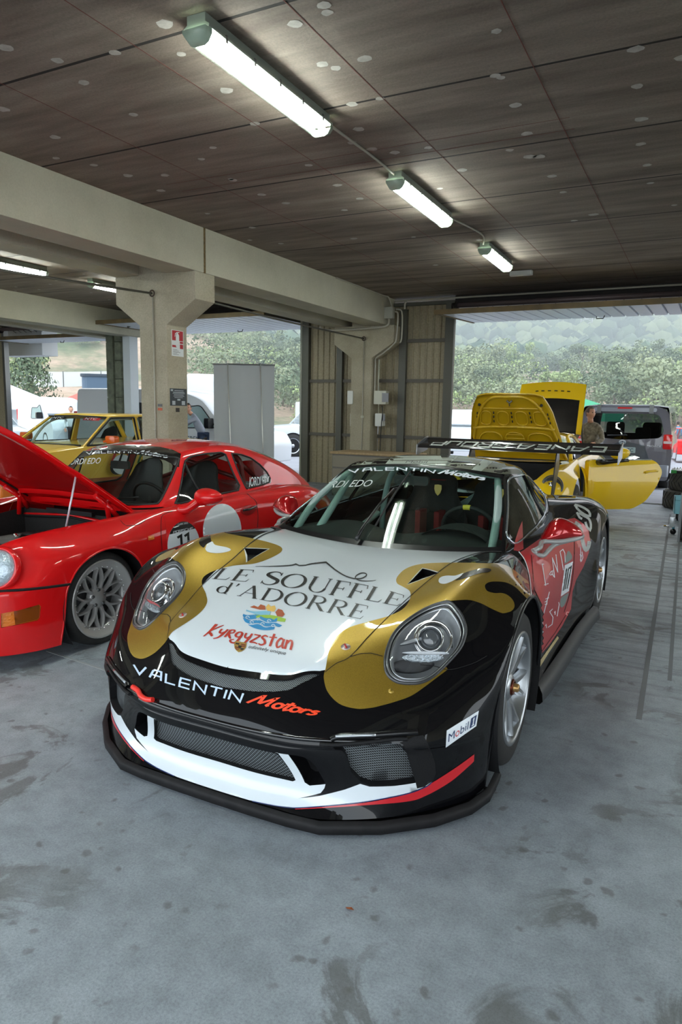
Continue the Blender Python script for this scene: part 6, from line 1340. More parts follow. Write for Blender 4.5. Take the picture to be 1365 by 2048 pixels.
decal(SG,'number_cap_film',[smooth_loop(z9([(570,900),(580,850),(595,815),(612,830),(622,860),(600,885)]),2),smooth_loop(z9([(545,1135),(575,1110),(598,1100),(575,1170),(555,1195),(542,1185)]),2)],M('green grey film',srgb(120,134,130),.4,.1,.4),car,.0020,4)
LS = [[(415,905),(432,905)],[(420,905),(443,1050)],[(432,1045),(462,1035)],[(468,975),(478,955),(488,950),(485,975),(472,978)],[(488,970),(498,990)],[(487,860),(503,995)],[(487,860),(525,960)],[(525,960),(512,840)],[(540,820),(552,880),(562,945)],[(540,820),(560,805),(572,830),(575,890)],
      [(468,1090),(430,1235)],[(440,1140),(465,1130)],[(436,1160),(452,1150),(450,1175),(436,1175)],
      [(410,1290),(402,1350),(390,1415)],[(410,1290),(424,1300),(412,1345),(426,1360),(392,1412)],[(440,1320),(446,1310),(448,1335)],[(490,1205),(470,1225),(492,1262),(486,1310),(458,1330)],[(500,1230),(508,1222),(505,1245)],[(530,1160),(534,1175),(520,1255)]]
decal(SG,'side_script_lettering',[q for L in LS for q in stroke_polys([z9(L)],1.5)],white_ink,car,.0022,4)
decal(SG,'grey_ring_film',stroke_polys([smooth_loop(z9([(640,625),(665,640),(680,670),(690,740),(703,790),(715,808),(730,790),(738,750)]),4,False)],7.5),grey_livery,car,.0022,5)
decal(SG,'rear_number_film',[q for L in ([(640,505),(690,520),(735,550),(742,580),(715,575),(670,545),(640,505)],[(655,555),(672,590),(690,600)],[(668,560),(700,580),(735,600),(748,640),(742,675),(720,650),(712,620)]) for q in stroke_polys([smooth_loop(z9(L),4,False)],4.5)],grey_livery,car,.0022,4)
decal(SG,'small_side_script',[q for L in ([(678,790),(680,890)],[(672,840),(684,845),(676,880)],[(688,820),(694,860),(684,885)]) for q in stroke_polys([z9(L)],1.4)],white_ink,car,.0022,4)
decal(SG,'sill_film',[[(1074,1330),(1098,1296),(1115,1272),(1118,1276),(1098,1305),(1076,1341)]],M('pale gold film',srgb(190,172,120),.4,.1,.5),car,.0018,5)
# panel gaps
gaps = [smooth_loop([(650,1345),(672,1328),(700.8,1313.5),(745,1266),(806,1207),(860,1160),(905,1126),(960,1106),(1004,1104)],5,False),[(700.8,1314),(722,1308),(742,1307),(766,1313)],smooth_loop([(841,1330),(870,1333),(900,1340),(945,1328),(975,1312)],5,False)]
gs = decal(SG,'panel_gap',[q for g_ in gaps for q in stroke_polys([g_],1.3)],seam,car,.0026,4); mirror_part(gs)
decal(SG,'door_gap',[q for g_ in (smooth_loop([(1063,1110),(1067,1160),(1070,1210),(1073,1260)],5,False),smooth_loop([(1146,1050),(1149,1090),(1147,1140),(1140,1185),(1128,1225)],5,False),[(1080,1308),(1110,1266),(1132,1230)]) for q in stroke_polys([g_],1.0)],seam,car,.0026,4)
# ================================================================ red coupe on the left, front lid open
RO = (-4.02, 3.05, 0)
red = empty('red_coupe', RO, -pi/2, 'red classic race coupe with open front lid and number 11 roundel on the door', 'car')
red_p = M('red gloss paint', srgb(214,6,12), .5, 0, 1, .2)
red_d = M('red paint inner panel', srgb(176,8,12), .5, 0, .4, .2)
RA_ = [
 [(.800,0,.10),(.795,.25,.10),(.770,.45,.10),(.700,.62,.10),(.600,.73,.10),(.470,.80,.10),(.345,.830,.10)],
 [(.840,0,.25),(.835,.25,.25),(.810,.45,.25),(.740,.62,.25),(.630,.735,.25),(.480,.805,.25),(.315,.835,.25)],
 [(.832,0,.40),(.827,.25,.40),(.802,.45,.40),(.735,.62,.40),(.622,.735,.40),(.470,.805,.395),(.300,.840,.38)],
 [(.800,0,.455),(.795,.25,.455),(.775,.45,.458),(.720,.62,.458),(.610,.735,.455),(.455,.807,.448),(.285,.845,.435)],
 [(.745,0,.485),(.745,.25,.485),(.742,.45,.487),(.670,.61,.490),(.560,.735,.485),(.440,.812,.475),(.268,.848,.465)],
 [(.700,0,.545),(.700,.25,.545),(.695,.45,.555),(.600,.60,.590),(.490,.732,.565),(.400,.817,.53),(.235,.850,.510)],
 [(.640,0,.600),(.640,.25,.600),(.635,.45,.610),(.540,.60,.670),(.455,.722,.645),(.340,.820,.59),(.185,.850,.550)],
 [(.500,0,.640),(.500,.25,.640),(.500,.48,.648),(.450,.61,.712),(.380,.722,.690),(.260,.820,.63),(.110,.852,.585)],
 [(.300,0,.665),(.300,.25,.665),(.280,.51,.672),(.250,.625,.733),(.200,.728,.712),(.100,.825,.65),(-.02,.852,.608)],
 [(.050,0,.690),(.050,.26,.690),(.030,.53,.700),(.000,.640,.745),(-.05,.732,.725),(-.10,.825,.66),(-.16,.852,.575)],
 [(-.20,0,.710),(-.20,.27,.710),(-.22,.555,.718),(-.25,.650,.752),(-.26,.738,.730),(-.27,.823,.64),(-.28,.848,.490)],
 [(-.40,0,.728),(-.40,.28,.728),(-.42,.575,.735),(-.44,.660,.758),(-.44,.745,.732),(-.42,.824,.59),(-.345,.845,.360)],
 [(-.52,0,.745),(-.54,.30,.748),(-.60,.590,.756),(-.65,.680,.765),(-.62,.752,.735),(-.56,.826,.52),(-.37,.840,.170)],
]
RA = Patch(RA_, True)
RB_ = [
 [(-.65,.680,.765),(-.62,.752,.735),(-.56,.826,.52),(-.37,.840,.170)],
 [(-.90,.700,.768),(-.90,.778,.738),(-.88,.836,.54),(-.85,.840,.16)],
 [(-1.30,.695,.775),(-1.30,.788,.745),(-1.30,.842,.55),(-1.30,.845,.15)],
 [(-1.65,.685,.782),(-1.65,.795,.755),(-1.65,.850,.56),(-1.65,.855,.15)],
 [(-1.93,.655,.787),(-1.93,.800,.765),(-1.92,.868,.60),(-1.95,.878,.20)],
 [(-2.13,.620,.788),(-2.13,.802,.773),(-2.11,.886,.67),(-2.05,.893,.49)],
 [(-2.35,.580,.782),(-2.35,.793,.775),(-2.35,.887,.70),(-2.32,.897,.625)],
 [(-2.60,.540,.758),(-2.60,.765,.755),(-2.58,.878,.665),(-2.57,.888,.57)],
 [(-2.85,.500,.71),(-2.85,.720,.705),(-2.82,.850,.58),(-2.72,.870,.40)],
 [(-3.10,.450,.64),(-3.10,.660,.63),(-3.08,.780,.48),(-2.95,.800,.25)],
 [(-3.30,.400,.56),(-3.30,.580,.54),(-3.27,.660,.42),(-3.20,.700,.25)],
]
RB = Patch(RB_)
RD_ = [
 [(-.52,0,.745),(-.55,.28,.750),(-.62,.52,.760),(-.69,.645,.768),(-.71,.66,.768),(-.72,.690,.766)],
 [(-.70,0,.890),(-.72,.27,.887),(-.79,.48,.878),(-.845,.590,.872),(-.86,.63,.828),(-.87,.702,.768)],
 [(-.88,0,1.03),(-.90,.26,1.022),(-.95,.44,1.007),(-.995,.540,.990),(-1.01,.60,.888),(-1.02,.702,.770)],
 [(-1.03,0,1.130),(-1.04,.25,1.125),(-1.08,.42,1.107),(-1.12,.512,1.086),(-1.13,.59,.938),(-1.14,.699,.773)],
 [(-1.30,0,1.182),(-1.30,.25,1.175),(-1.31,.41,1.152),(-1.32,.500,1.120),(-1.32,.585,.958),(-1.32,.695,.775)],
 [(-1.65,0,1.197),(-1.65,.25,1.190),(-1.65,.41,1.165),(-1.65,.500,1.125),(-1.65,.580,.960),(-1.65,.685,.782)],
 [(-2.00,0,1.175),(-2.00,.24,1.167),(-2.00,.39,1.138),(-2.00,.475,1.092),(-2.00,.558,.950),(-2.00,.645,.788)],
 [(-2.35,0,1.112),(-2.35,.23,1.103),(-2.35,.36,1.072),(-2.35,.440,1.022),(-2.35,.510,.915),(-2.35,.580,.784)],
 [(-2.70,0,1.025),(-2.70,.22,1.015),(-2.70,.33,.985),(-2.70,.400,.940),(-2.70,.455,.860),(-2.70,.52,.742)],
 [(-3.05,0,.910),(-3.05,.20,.900),(-3.05,.30,.870),(-3.05,.360,.83),(-3.05,.41,.760),(-3.05,.46,.660)],
 [(-3.40,0,.770),(-3.40,.18,.760),(-3.38,.26,.74),(-3.36,.32,.70),(-3.34,.37,.640),(-3.30,.40,.560)],
]
RD = Patch(RD_, True)
SR = Surf(RO, -pi/2)
for p in (RA,RB,RD): SR.add(p, 9)
SR.ready()
lid_uv = [(6.15,-.1),(6.15,1.0),(6.3,1.7),(6.7,1.95),(9,1.98),(11.5,1.95),(11.7,1.6),(11.75,-.1)]
bw_uv = [(-.1,-.1),(3.45,-.1),(3.45,6.1),(-.1,6.1)]
ind_uv = [tuple(SR.uv(p)[1]) for p in ((2,1227),(40,1220),(79,1209),(82.5,1214),(80,1236),(76,1241),(40,1249),(2,1256))]
patch_mesh(RA,[('front_bumper',bw_uv,red_p),('front_fender',None,red_p)],(7,8),red,holes=[lid_uv,ind_uv])
RW1 = [(.75,4.75),(1.6,4.1),(2.4,3.6),(3.05,3.25),(3.6,3.18),(4.85,3.18),(5.0,3.3),(5.05,4.7),(4.9,4.88),(1.0,4.88)]
RW2 = [(5.25,3.25),(5.7,3.28),(6.1,3.42),(6.45,3.75),(6.68,4.2),(6.72,4.6),(6.55,4.82),(6.2,4.88),(5.25,4.88)]
rws = [(.12,-.3),(.12,2.0),(.2,2.85),(.45,2.96),(1.5,2.96),(2.5,2.95),(2.80,2.85),(2.88,2.4),(2.88,-.3)]
rrw = [(6.6,-.3),(6.6,2.2),(7.2,2.6),(8.4,2.6),(8.8,2.2),(8.8,-.3)]
patch_mesh(RD,[('roof',None,red_p)],(8,8),red,holes=[rws,RW1,RW2,rrw])
for nm,pl in (('windscreen',rws),('door_window',RW1),('quarter_window',RW2),('rear_window',rrw)):
    patch_mesh(RD,[(nm,pl,glass('classic glass',(.86,.93,.9,1),.86))],(6,6),red)
patch_mesh(RB,[('door',[(-.1,-.1),(3.05,-.1),(3.05,3.1),(-.1,3.1)],red_p),('rear_fender',None,red_p)],(8,8),red)
patch_mesh(Patch([[(r_[0][0],0,r_[0][2]),(r_[0][0],r_[0][1]*.5,r_[0][2]),r_[0]] for r_ in RB_[7:]],True),[('engine_lid',None,red_p)],(5,5),red)
def outline(pt, uvs, r, name, mat, par, off=0, sides=(1,-1), closed=True):
    L = resamp(uvs,.12); P = pt.ev(L)
    for sg in sides: MB().tube([tuple(p*[1,sg,1]) for p in P], r, 6, closed).build(name, mat, par)
wr = M('window rubber',(.012,.012,.012,1),.5)
outline(RD, RW1, .008, 'window_seal', wr, red); outline(RD, RW2, .008, 'window_seal', wr, red)
ff_ = [(u,v) for u,v in rws if v >= 0]; P_ = RD.ev(resamp([(.12,0)]+ff_[1:-1]+[(2.88,0)],.12,False))
MB().tube([tuple(p) for p in P_]+[tuple(p*[1,-1,1]) for p in P_[::-1]],.009,6,True).build('windscreen_seal', wr, red)
for sg in (1,-1):
    MB().tube([tuple(p*[1,sg,1]) for p in RD.ev([(2.95,3.3),(2.98,4.0),(3.0,4.85)])],.008,6).build('window_divider', wr, red)
    m = MB(); P = RA.ev([(3.45,v) for v in np.linspace(0,6,40)]); m.tube([tuple(p*[1,sg,1]) for p in P],.0085,6); m.build('bumper_strip', matt_black, red)
    m = MB(); m.tube([tuple(p*[1,sg,1]+np.array([0,-.004*sg,0])) for p in RA.ev([(u,6.0) for u in np.linspace(0,12,50)])],.007,6); m.build('arch_lip', red_p, red)
    m = MB(); m.tube([tuple(p*[1,sg,1]+np.array([0,-.004*sg,0])) for p in RB.ev([(u,3.0) for u in np.linspace(4,10,40)])],.007,6); m.build('arch_lip', red_p, red)
    m = MB(); m.box((-1.97,sg*.80,.10) if sg > 0 else (-1.97,-.86,.10),(-.40,.86,.19) if sg > 0 else (-.40,-.80,.19)); m.build('sill', red_p, red, .01)
_old = car; car = red
liner(-.02,.275,.345,.5,.84); liner(-2.33,.29,.345,.52,.88); car = _old
# indicator
V = SR.uv((40,1235))[1]
recess(RA, ind_uv, .012, red_d, M('amber lens',srgb(224,120,16),.15,0,.6,bump=.6,bscale=90), red, 'indicator', 'indicator_well')
o_ = decal(SR,'amber_reflector',[[(28,1223),(79,1210),(81,1214),(79,1236),(75,1240),(31,1250)]],M('dark amber lens',srgb(132,66,20),.12,0,1),red,-.007,6)
# headlights
def round_lamp(c, n_, r_, par, rim=None, nm='headlight', n=32):
    o = MB().lathe([(r_*1.22,-.02),(r_*1.20,-.002),(r_*1.12,.010),(r_*1.03,.012),(r_*1.0,.004)],n_,c,n).build(nm, rim or red_p, par)
    MB().lathe([(r_*1.0,.002),(r_*.9,.020),(r_*.6,.036),(r_*.3,.043),(.0005,.045)],n_,c,n).build('lens', M('fluted lamp glass',srgb(178,192,202),.12,.35,1,bump=.5,bscale=70), o)
    MB().lathe([(r_*.99,.002),(r_*.8,-.03),(r_*.4,-.06),(.0005,-.065)],n_,c,n).build('reflector', M('lamp reflector',srgb(190,200,210),.18,.9,bump=.5,bscale=60), o); return o
for sg in (1,-1): round_lamp((.590,sg*.650,.578),(.86,.30*sg,.30),.103,red)
# door mirror
m = MB(); V = []; nu,nv = 24,12
for i in range(nv+1):
    for k in range(nu):
        ph = -pi/2+pi*i/nv; th = 2*pi*k/nu; f = lambda q,e: math.copysign(abs(q)**e,q)
        x = .075*cos(ph)*cos(th); y = .115*cos(ph)*f(sin(th),.85); z = .062*f(sin(ph),.8); z *= 1-.25*(y/.115); x *= 1.3 if x > 0 else .5
        V.append((-.93+x, .915+y, .835+z+.02*y))
m.add(V,[(i*nu+k,i*nu+(k+1)%nu,(i+1)*nu+(k+1)%nu,(i+1)*nu+k) for i in range(nv) for k in range(nu)],True)
mr_ = m.build('door_mirror', red_p, red); MB().tube(smooth_loop([(-.80,.745,.745),(-.82,.80,.752),(-.87,.85,.80)],.01,False),[.042,.040,.038,.036,.034,.034,.034,.034,.034,.034,.034,.034,.034,.034][:len(smooth_loop([(-.80,.745,.745),(-.82,.80,.752),(-.87,.85,.80)],.01,False))],12).build('mirror_base', red_p, mr_)
mirror_part(mr_)
# handle
h_,n__,_ = SR.hit((503,1016)); 
hp = [tuple(SR.hit(p)[0]+SR.hit(p)[1]*.012) for p in ((485,1021),(497,1019),(511,1013))]; MB().tube(hp,.010,8).build('door_handle', M('black handle',(.015,.015,.015,1),.25,0,.5), red)
decal(SR,'handle_recess_shade',[smooth_loop([(482,1020),(490,1012),(500,1010),(511,1012),(513,1018),(506,1026),(497,1031),(488,1029),(482,1025)],3)],red_d,red,.0015,4)  # shade of the recess laid on as a flat darker red patch
# open front lid
ang = radians(32.5); hx,hz = -.60,.745; ca,sa = cos(ang),sin(ang)
def lid(x, y, d=0): return (hx+x*ca-d*sa, y, hz+x*sa+d*ca)
m = MB(); NX,NY = 12,10; V = []
def lw(x): return .52+(.02 if x < .6 else 0)-.20*max(0,(x-.75)/.55)**2.2
for i in range(NX+1):
    x = -.02+1.30*i/NX
    for j in range(NY+1): y = lw(x)*(2*j/NY-1); V.append(lid(x-(.06*(y/.5)**2 if x > 1.1 else 0), y, .03-.05*(y/.55)**2-.02*(x-.6)**2))
n = len(V); V += [(a,b,c-.012) for a,b,c in V]; F = []
for i in range(NX):
    for j in range(NY): a = i*(NY+1)+j; F += [(a,a+1,a+NY+2,a+NY+1),(n+a,n+a+NY+1,n+a+NY+2,n+a+1)]
for i in range(NX):
    for j in (0,NY): a = i*(NY+1)+j; F.append((a,a+NY+1,n+a+NY+1,n+a))
for j in range(NY): F.append((NX*(NY+1)+j,NX*(NY+1)+j+1,n+NX*(NY+1)+j+1,n+NX*(NY+1)+j))
lid_o = mesh('front_lid', V, F, red_p, red)
# under-frame: border flange, cross rib, recessed dark panel
for sg in (1,-1):
    P = [lid(x, sg*(lw(x)-.045), -.030) for x in np.linspace(.03,1.22,14)]; m = MB(); V = []
    for (a,b,c) in P: V += [(a,b-.04*sg,c+.025),(a+.01,b-.03*sg,c-.004),(a+.01,b+.03*sg,c-.004),(a,b+.045*sg,c+.02)]
    m.add(V,[(4*i+k,4*i+k+1,4*i+5+k,4*i+4+k) for i in range(13) for k in range(3)],True); m.build('lid_frame_rail', red_p, lid_o)
    MB().tube([lid(x, sg*(lw(x)-.10), -.022) for x in np.linspace(.12,1.1,8)],.007,6).build('lid_inner_edge', M('black seal',(.02,.01,.01,1),.6), lid_o)
    MB().tube([lid(.20,sg*.44,-.05),(-.50,sg*.46,.70)],[.020,.018],8).tube([lid(.32,sg*.45,-.05),lid(.18,sg*.44,-.06),(-.42,sg*.46,.66)],.017,8).build('hinge_arm', red_p, lid_o)
for x,w_ in ((.06,.05),(.20,.035),(1.20,.04)):
    P = [lid(x+.03*(1-(y/.45)**2), y, -.026) for y in np.linspace(-.45,.45,12)]; m = MB(); V = []
    for (a,b,c) in P: V += [(a-w_*ca*.5,b,c-w_*sa*.5+.015),(a-w_*.2*ca,b,c-w_*.2*sa-.012),(a+w_*.2*ca,b,c+w_*.2*sa-.012),(a+w_*.5*ca,b,c+w_*.5*sa+.015)]
    m.add(V,[(4*i+k,4*i+k+1,4*i+5+k,4*i+4+k) for i in range(11) for k in range(3)],True); m.build('lid_cross_rib', red_p, lid_o)
mesh('lid_lining', [lid(.27,-.41,-.006),lid(.27,.41,-.006),lid(1.17,.33,-.010),lid(1.17,-.33,-.010)], [(0,3,2,1)], red_d, lid_o, False)
a_ = at_x((153,946),-3.52); b_ = at_x((131,1060),-3.52)
tl = lambda w: (3.05-w[1], w[0]+4.02, w[2])
MB().tube([tl(a_),tl(b_)],.0065,8).build('lid_prop', M('pale prop rod',srgb(206,200,210),.3,.3), red)
# front compartment
m = MB(); m.box((-.50,-.50,.36),(.62,.50,.38)); m.add([(-.50,-.50,.38),(-.50,.50,.38),(-.50,.50,.70),(-.50,-.50,.70),(.60,-.46,.38),(.60,.46,.38),(.62,.44,.60),(.62,-.44,.60)],[(0,1,2,3),(4,7,6,5),(0,3,7,4),(1,5,6,2)]); m.build('boot_tub', M('black boot carpet',(.014,.013,.012,1),.9,bump=.5,bscale=60), red)
m = MB(); m.rbox((-.42,-.30,.40),(.05,.46,.555),.05,4,2); m.rbox((.10,-.42,.38),(.55,.42,.50),.06,4,2); m.build('tank_cover', M('worn black cover',(.022,.021,.019,1),.5,noise=(.035,.033,.030,1),bscale=6), red, .012)
MB().lathe([(.001,.0),(.030,.0),(.032,.01),(.032,.075),(.026,.08),(.026,.10),(.001,.10)],(0,0,1),(.16,-.16,.50),16).build('fluid_reservoir', M('grey plastic',srgb(64,72,80),.35), red)
MB().tube(smooth_loop([(.02,.10,.57),(-.08,.0,.60),(-.18,.12,.59),(-.26,-.05,.58)],.03,False),.010,6).tube(smooth_loop([(.25,.30,.51),(.10,.38,.60),(-.1,.40,.60)],.03,False),.008,6).build('hose', black_int, red)
m = MB()
for q in ((-.02,.02,.60),(-.05,-.03,.60),(-.16,.16,.62),(-.30,.30,.64),(.33,.44,.55),(.36,.46,.55)): m.lathe([(.001,.012),(.009,.010),(.012,0)],(0,0,1),q,8)
m.build('bright_bolts', chrome, red)['kind'] = 'stuff'
MB().tube([(-.47,-.46,.655),(-.50,0,.68),(-.47,.46,.655)],.012,8).build('cowl_strip', red_p, red); MB().tube([(-.455,-.46,.645),(-.485,0,.668),(-.455,.46,.645)],.009,8).build('cowl_seal', matt_black, red)
MB().box((-.49,-.22,.690),(-.465,.24,.722)).build('fresh_air_slot', matt_black, red)
for y in (-.16,.14): MB().lathe([(.001,.025),(.014,.022),(.018,0)],(0,0,1),(-.58,y,.775),10).build('wiper_post', black_int, red)
MB().tube([(-.60,-.16,.79),(-.62,.02,.80),(-.66,.20,.815)],.006,6).tube([(-.60,.14,.79),(-.66,.34,.81),(-.70,.46,.825)],.006,6).build('wiper', black_int, red)
# interior
MB().box((-2.4,-.6,.16),(-.6,.6,.2)).build('cabin_floor', black_int, red)
dsh = Patch([[(-.56,0,.74),(-.60,.3,.745),(-.70,.62,.755)],[(-.78,0,.755),(-.80,.3,.765),(-.84,.64,.76)],[(-.86,0,.70),(-.88,.3,.71),(-.90,.65,.70)],[(-.86,0,.40),(-.88,.3,.40),(-.90,.65,.40)]],True)
patch_mesh(dsh,[('dashboard',None,M('dark vinyl',(.016,.016,.017,1),.5))],(5,5),red)
def bucket(x, y, par, nm='seat', mat=None, h=1.02):
    k_ = h/1.04; sh = Patch([[(x+.50,0,.28),(x+.50,.14,.29),(x+.50,.20,.33)],[(x+.25,0,.25),(x+.25,.15,.27),(x+.25,.23,.36)],[(x+.06,0,.32),(x+.07,.16,.34),(x+.12,.25,.44)],[(x-.02,0,.52*k_),(x-.01,.17,.53*k_),(x+.08,.26,.57*k_)],[(x-.07,0,.72*k_),(x-.06,.16,.73*k_),(x+.0,.24,.75*k_)],[(x-.12,0,.88*k_),(x-.11,.12,.88*k_),(x-.05,.18,.88*k_)],[(x-.15,0,1.02*k_),(x-.14,.10,1.0*k_),(x-.09,.15,.97*k_)],[(x-.16,0,1.04*k_),(x-.15,.06,1.03*k_),(x-.12,.10,1.01*k_)]], True)
    o = patch_mesh(sh,[(nm,None,mat or M('black seat vinyl',(.014,.014,.014,1),.45))],(4,5),par)[nm]; o.location.y = y; return o
bucket(-1.55,.30,red); bucket(-1.55,-.30,red)
sw = MB().lathe([(.175+.012*cos(a),.012*sin(a)) for a in np.linspace(0,2*pi,9)],(-.9,0,.45),(-1.02,.30,.74),32).build('steering_wheel', black_int, red)
MB().tube([(-1.02,.13,.74),(-1.02,.47,.74)],.012,6).tube([(-1.02,.30,.74),(-.88,.30,.66)],.02,8).build('steering_spokes', black_int, sw)
MB().rbox((-1.00,-.08,.985),(-.97,.10,1.045),.015,3,0).tube([(-.985,.0,1.04),(-1.02,.0,1.11)],.008,6).build('rear_view_mirror', black_int, red)
rc = M('red cage paint',srgb(120,26,22),.4,0,.4)
for pts in ([(-1.95,-.52,.3),(-1.93,-.50,.85),(-1.90,-.38,1.08),(-1.90,.38,1.08),(-1.93,.50,.85),(-1.95,.52,.3)],[(-1.92,.42,1.04),(-2.6,.36,.66)],[(-1.92,-.42,1.04),(-2.6,-.36,.66)],[(-1.94,.49,.85),(-1.92,-.40,1.06)],[(-1.94,-.49,.80),(-1.92,.30,1.07)]):
    MB().tube(smooth_loop(pts,.05,False) if len(pts) > 2 else pts,.020,8).build('cage_tube', rc, red)
MB().tube([tl(at_x((329,1010),-3.45)),tl(at_x((352,958),-3.50))],.008,6).build('pillar_trim', M('pale trim',srgb(190,196,190),.3), red)
fin_ = MB().prism([(-1.95,1.165),(-2.07,1.155),(-2.06,1.20),(-2.0,1.175)], -.01,.01,1).build('aerial', semi_black, red)
for sg in (1,-1):
    wheel('front_wheel',(-.02,sg*.80,.285),.293,.245,.24,sg,red,'bbs',M('bbs style silver',srgb(186,184,182),.42,.5,.2)); wheel('rear_wheel',(-2.33,sg*.855,.30),.303,.245,.28,sg,red,'bbs',M('bbs style silver',(.5,.5,.5,1)))
# livery
decal(SR,'sunstrip',[[(166,901),(184,893.5),(220,890.5),(270,890.5),(320,894),(345,899.5),(362,908),(358,935),(348,930),(330,921),(300,913),(270,909),(225,907.5),(190,909),(170,914),(158,917)]],M('black sunstrip film',(.010,.010,.010,1),.25,0,1),red,.002,6)
letter_decal(SR,'valentin_lettering','VALENTIN',TECH,[(174.4,909.5),(207.4,907.2),(240,906.8),(272,907.2)],[(173,904.5),(207,902),(240,901.3),(274,902)],white_ink,red,w=.2,gap=.3,off=.004)
letter_decal(SR,'motors_lettering','Motors',SCRIPT,[(277,908.5),(305,911.5),(334.8,916.5)],[(284,901.5),(310,905),(338,910)],white_ink,red,w=.22,gap=-.02,off=.004)
text_decal(SR,'jordi_edo_lettering','JORDI EDO',[(134,930),(201,927.5)],[(138,918),(203,915.5)],white_ink,red,.03,.2,.004)
text_decal(SR,'quarter_window_lettering','JORDI EDO',[(497,973),(520,971.5),(543,966)],[(498.5,953.5),(520,953),(541,952)],white_ink,red,.02,0,.003)
el = lambda cx_,cy_,rx,ry,tilt=0,a0=0,a1=360,n=40: [(cx_+rx*cos(radians(a0+(a1-a0)*i/n))*1+tilt*ry*sin(radians(a0+(a1-a0)*i/n)), cy_+ry*sin(radians(a0+(a1-a0)*i/n))) for i in range(n)]
decal(SR,'number_roundel',[el(367.5,1091,32.5,48)],white_ink,red,.0014,6)
decal(SR,'roundel_cap',[[p for p in el(367.5,1091,32.5,48) if p[1] < 1067-(p[0]-367)*.16]+[]],black_ink,red,.0022,4)
letter_decal(SR,'roundel_lettering','PORSCHE',TECH,[(346,1067),(386,1058.5)],[(346.5,1062.8),(385.5,1054.3)],white_ink,red,w=.16,gap=.25,off=.003)
text_decal(SR,'roundel_series_lettering','CLASSIC SERIES',[(355,1051),(376,1047.5)],[(355.5,1047.5),(375.5,1044)],white_ink,red,.0,0,.003)
decal(SR,'number_eleven',stroke_polys([[(354.5,1075.5),(362,1071),(364.5,1115)],[(368.8,1072.5),(376,1067.5),(378.5,1111)]],4.6),black_ink,red,.0024,5)
decal(SR,'white_roundel',[el(444.5,1061,38.5,53.5)],M('white paint'),red,.0014,6)
for L,nm in ((smooth_loop([(324,1100),(322,1060),(322.5,1040),(326,1030),(345,1022)],5,False),'door_gap'),(smooth_loop([(494,987),(504,996),(512.5,1004),(516,1030),(515,1055)],5,False),'door_gap'),(smooth_loop([(241,1041),(250,1050),(268,1051),(284,1046),(292,1038)],4,False),'fuel_flap_gap')):
    decal(SR,nm,stroke_polys([L],1.1),seam,red,.0014,4)
# headlamp ring gap, side marker
hm_ = SR.hit((300.5,1075.5)); decal(SR,'side_marker',[[(295,1073),(307,1070.5),(307.5,1079),(295.5,1081)]],M('amber lens',(.7,.2,.01,1)),red,.006,4)
text_decal(SR,'wheel_sticker','BBS',[(0,0),(1,0)],[(0,1),(1,1)],red_ink,red) if False else None
# ================================================================ other vehicles
def lwheel(name, par, c, r, w, side, mat=alloy, k=5):
    """plain road wheel for vehicles further away"""
    t = MB().lathe([(r*.62,-w),(r*.96,-w),(r,-w+.03),(r,-.03),(r*.95,-.002),(r*.66,.004)],(0,side,0),c,28).build(name, rubber, par)
    m = MB().lathe([(r*.66,.002),(r*.62,.0),(r*.58,-.03),(r*.20,-.035),(r*.14,-.01),(.001,-.005)],(0,side,0),c,28); m.build('rim', mat, t)
    m = MB(); 
    for i in range(k):
        a = 2*pi*i/k+.6; a2 = a+pi/k; cc = Vector(c)+Vector((cos(a2)*r*.42,side*-.026,sin(a2)*r*.42)); m.lathe([(.001,.006),(r*.10,.004),(r*.11,0)],(0,side,0),tuple(cc),10)
    m.build('rim_opening', black_int, t)['kind'] = 'stuff' ; return t
def side_strip(P, w, wfun=None): return P
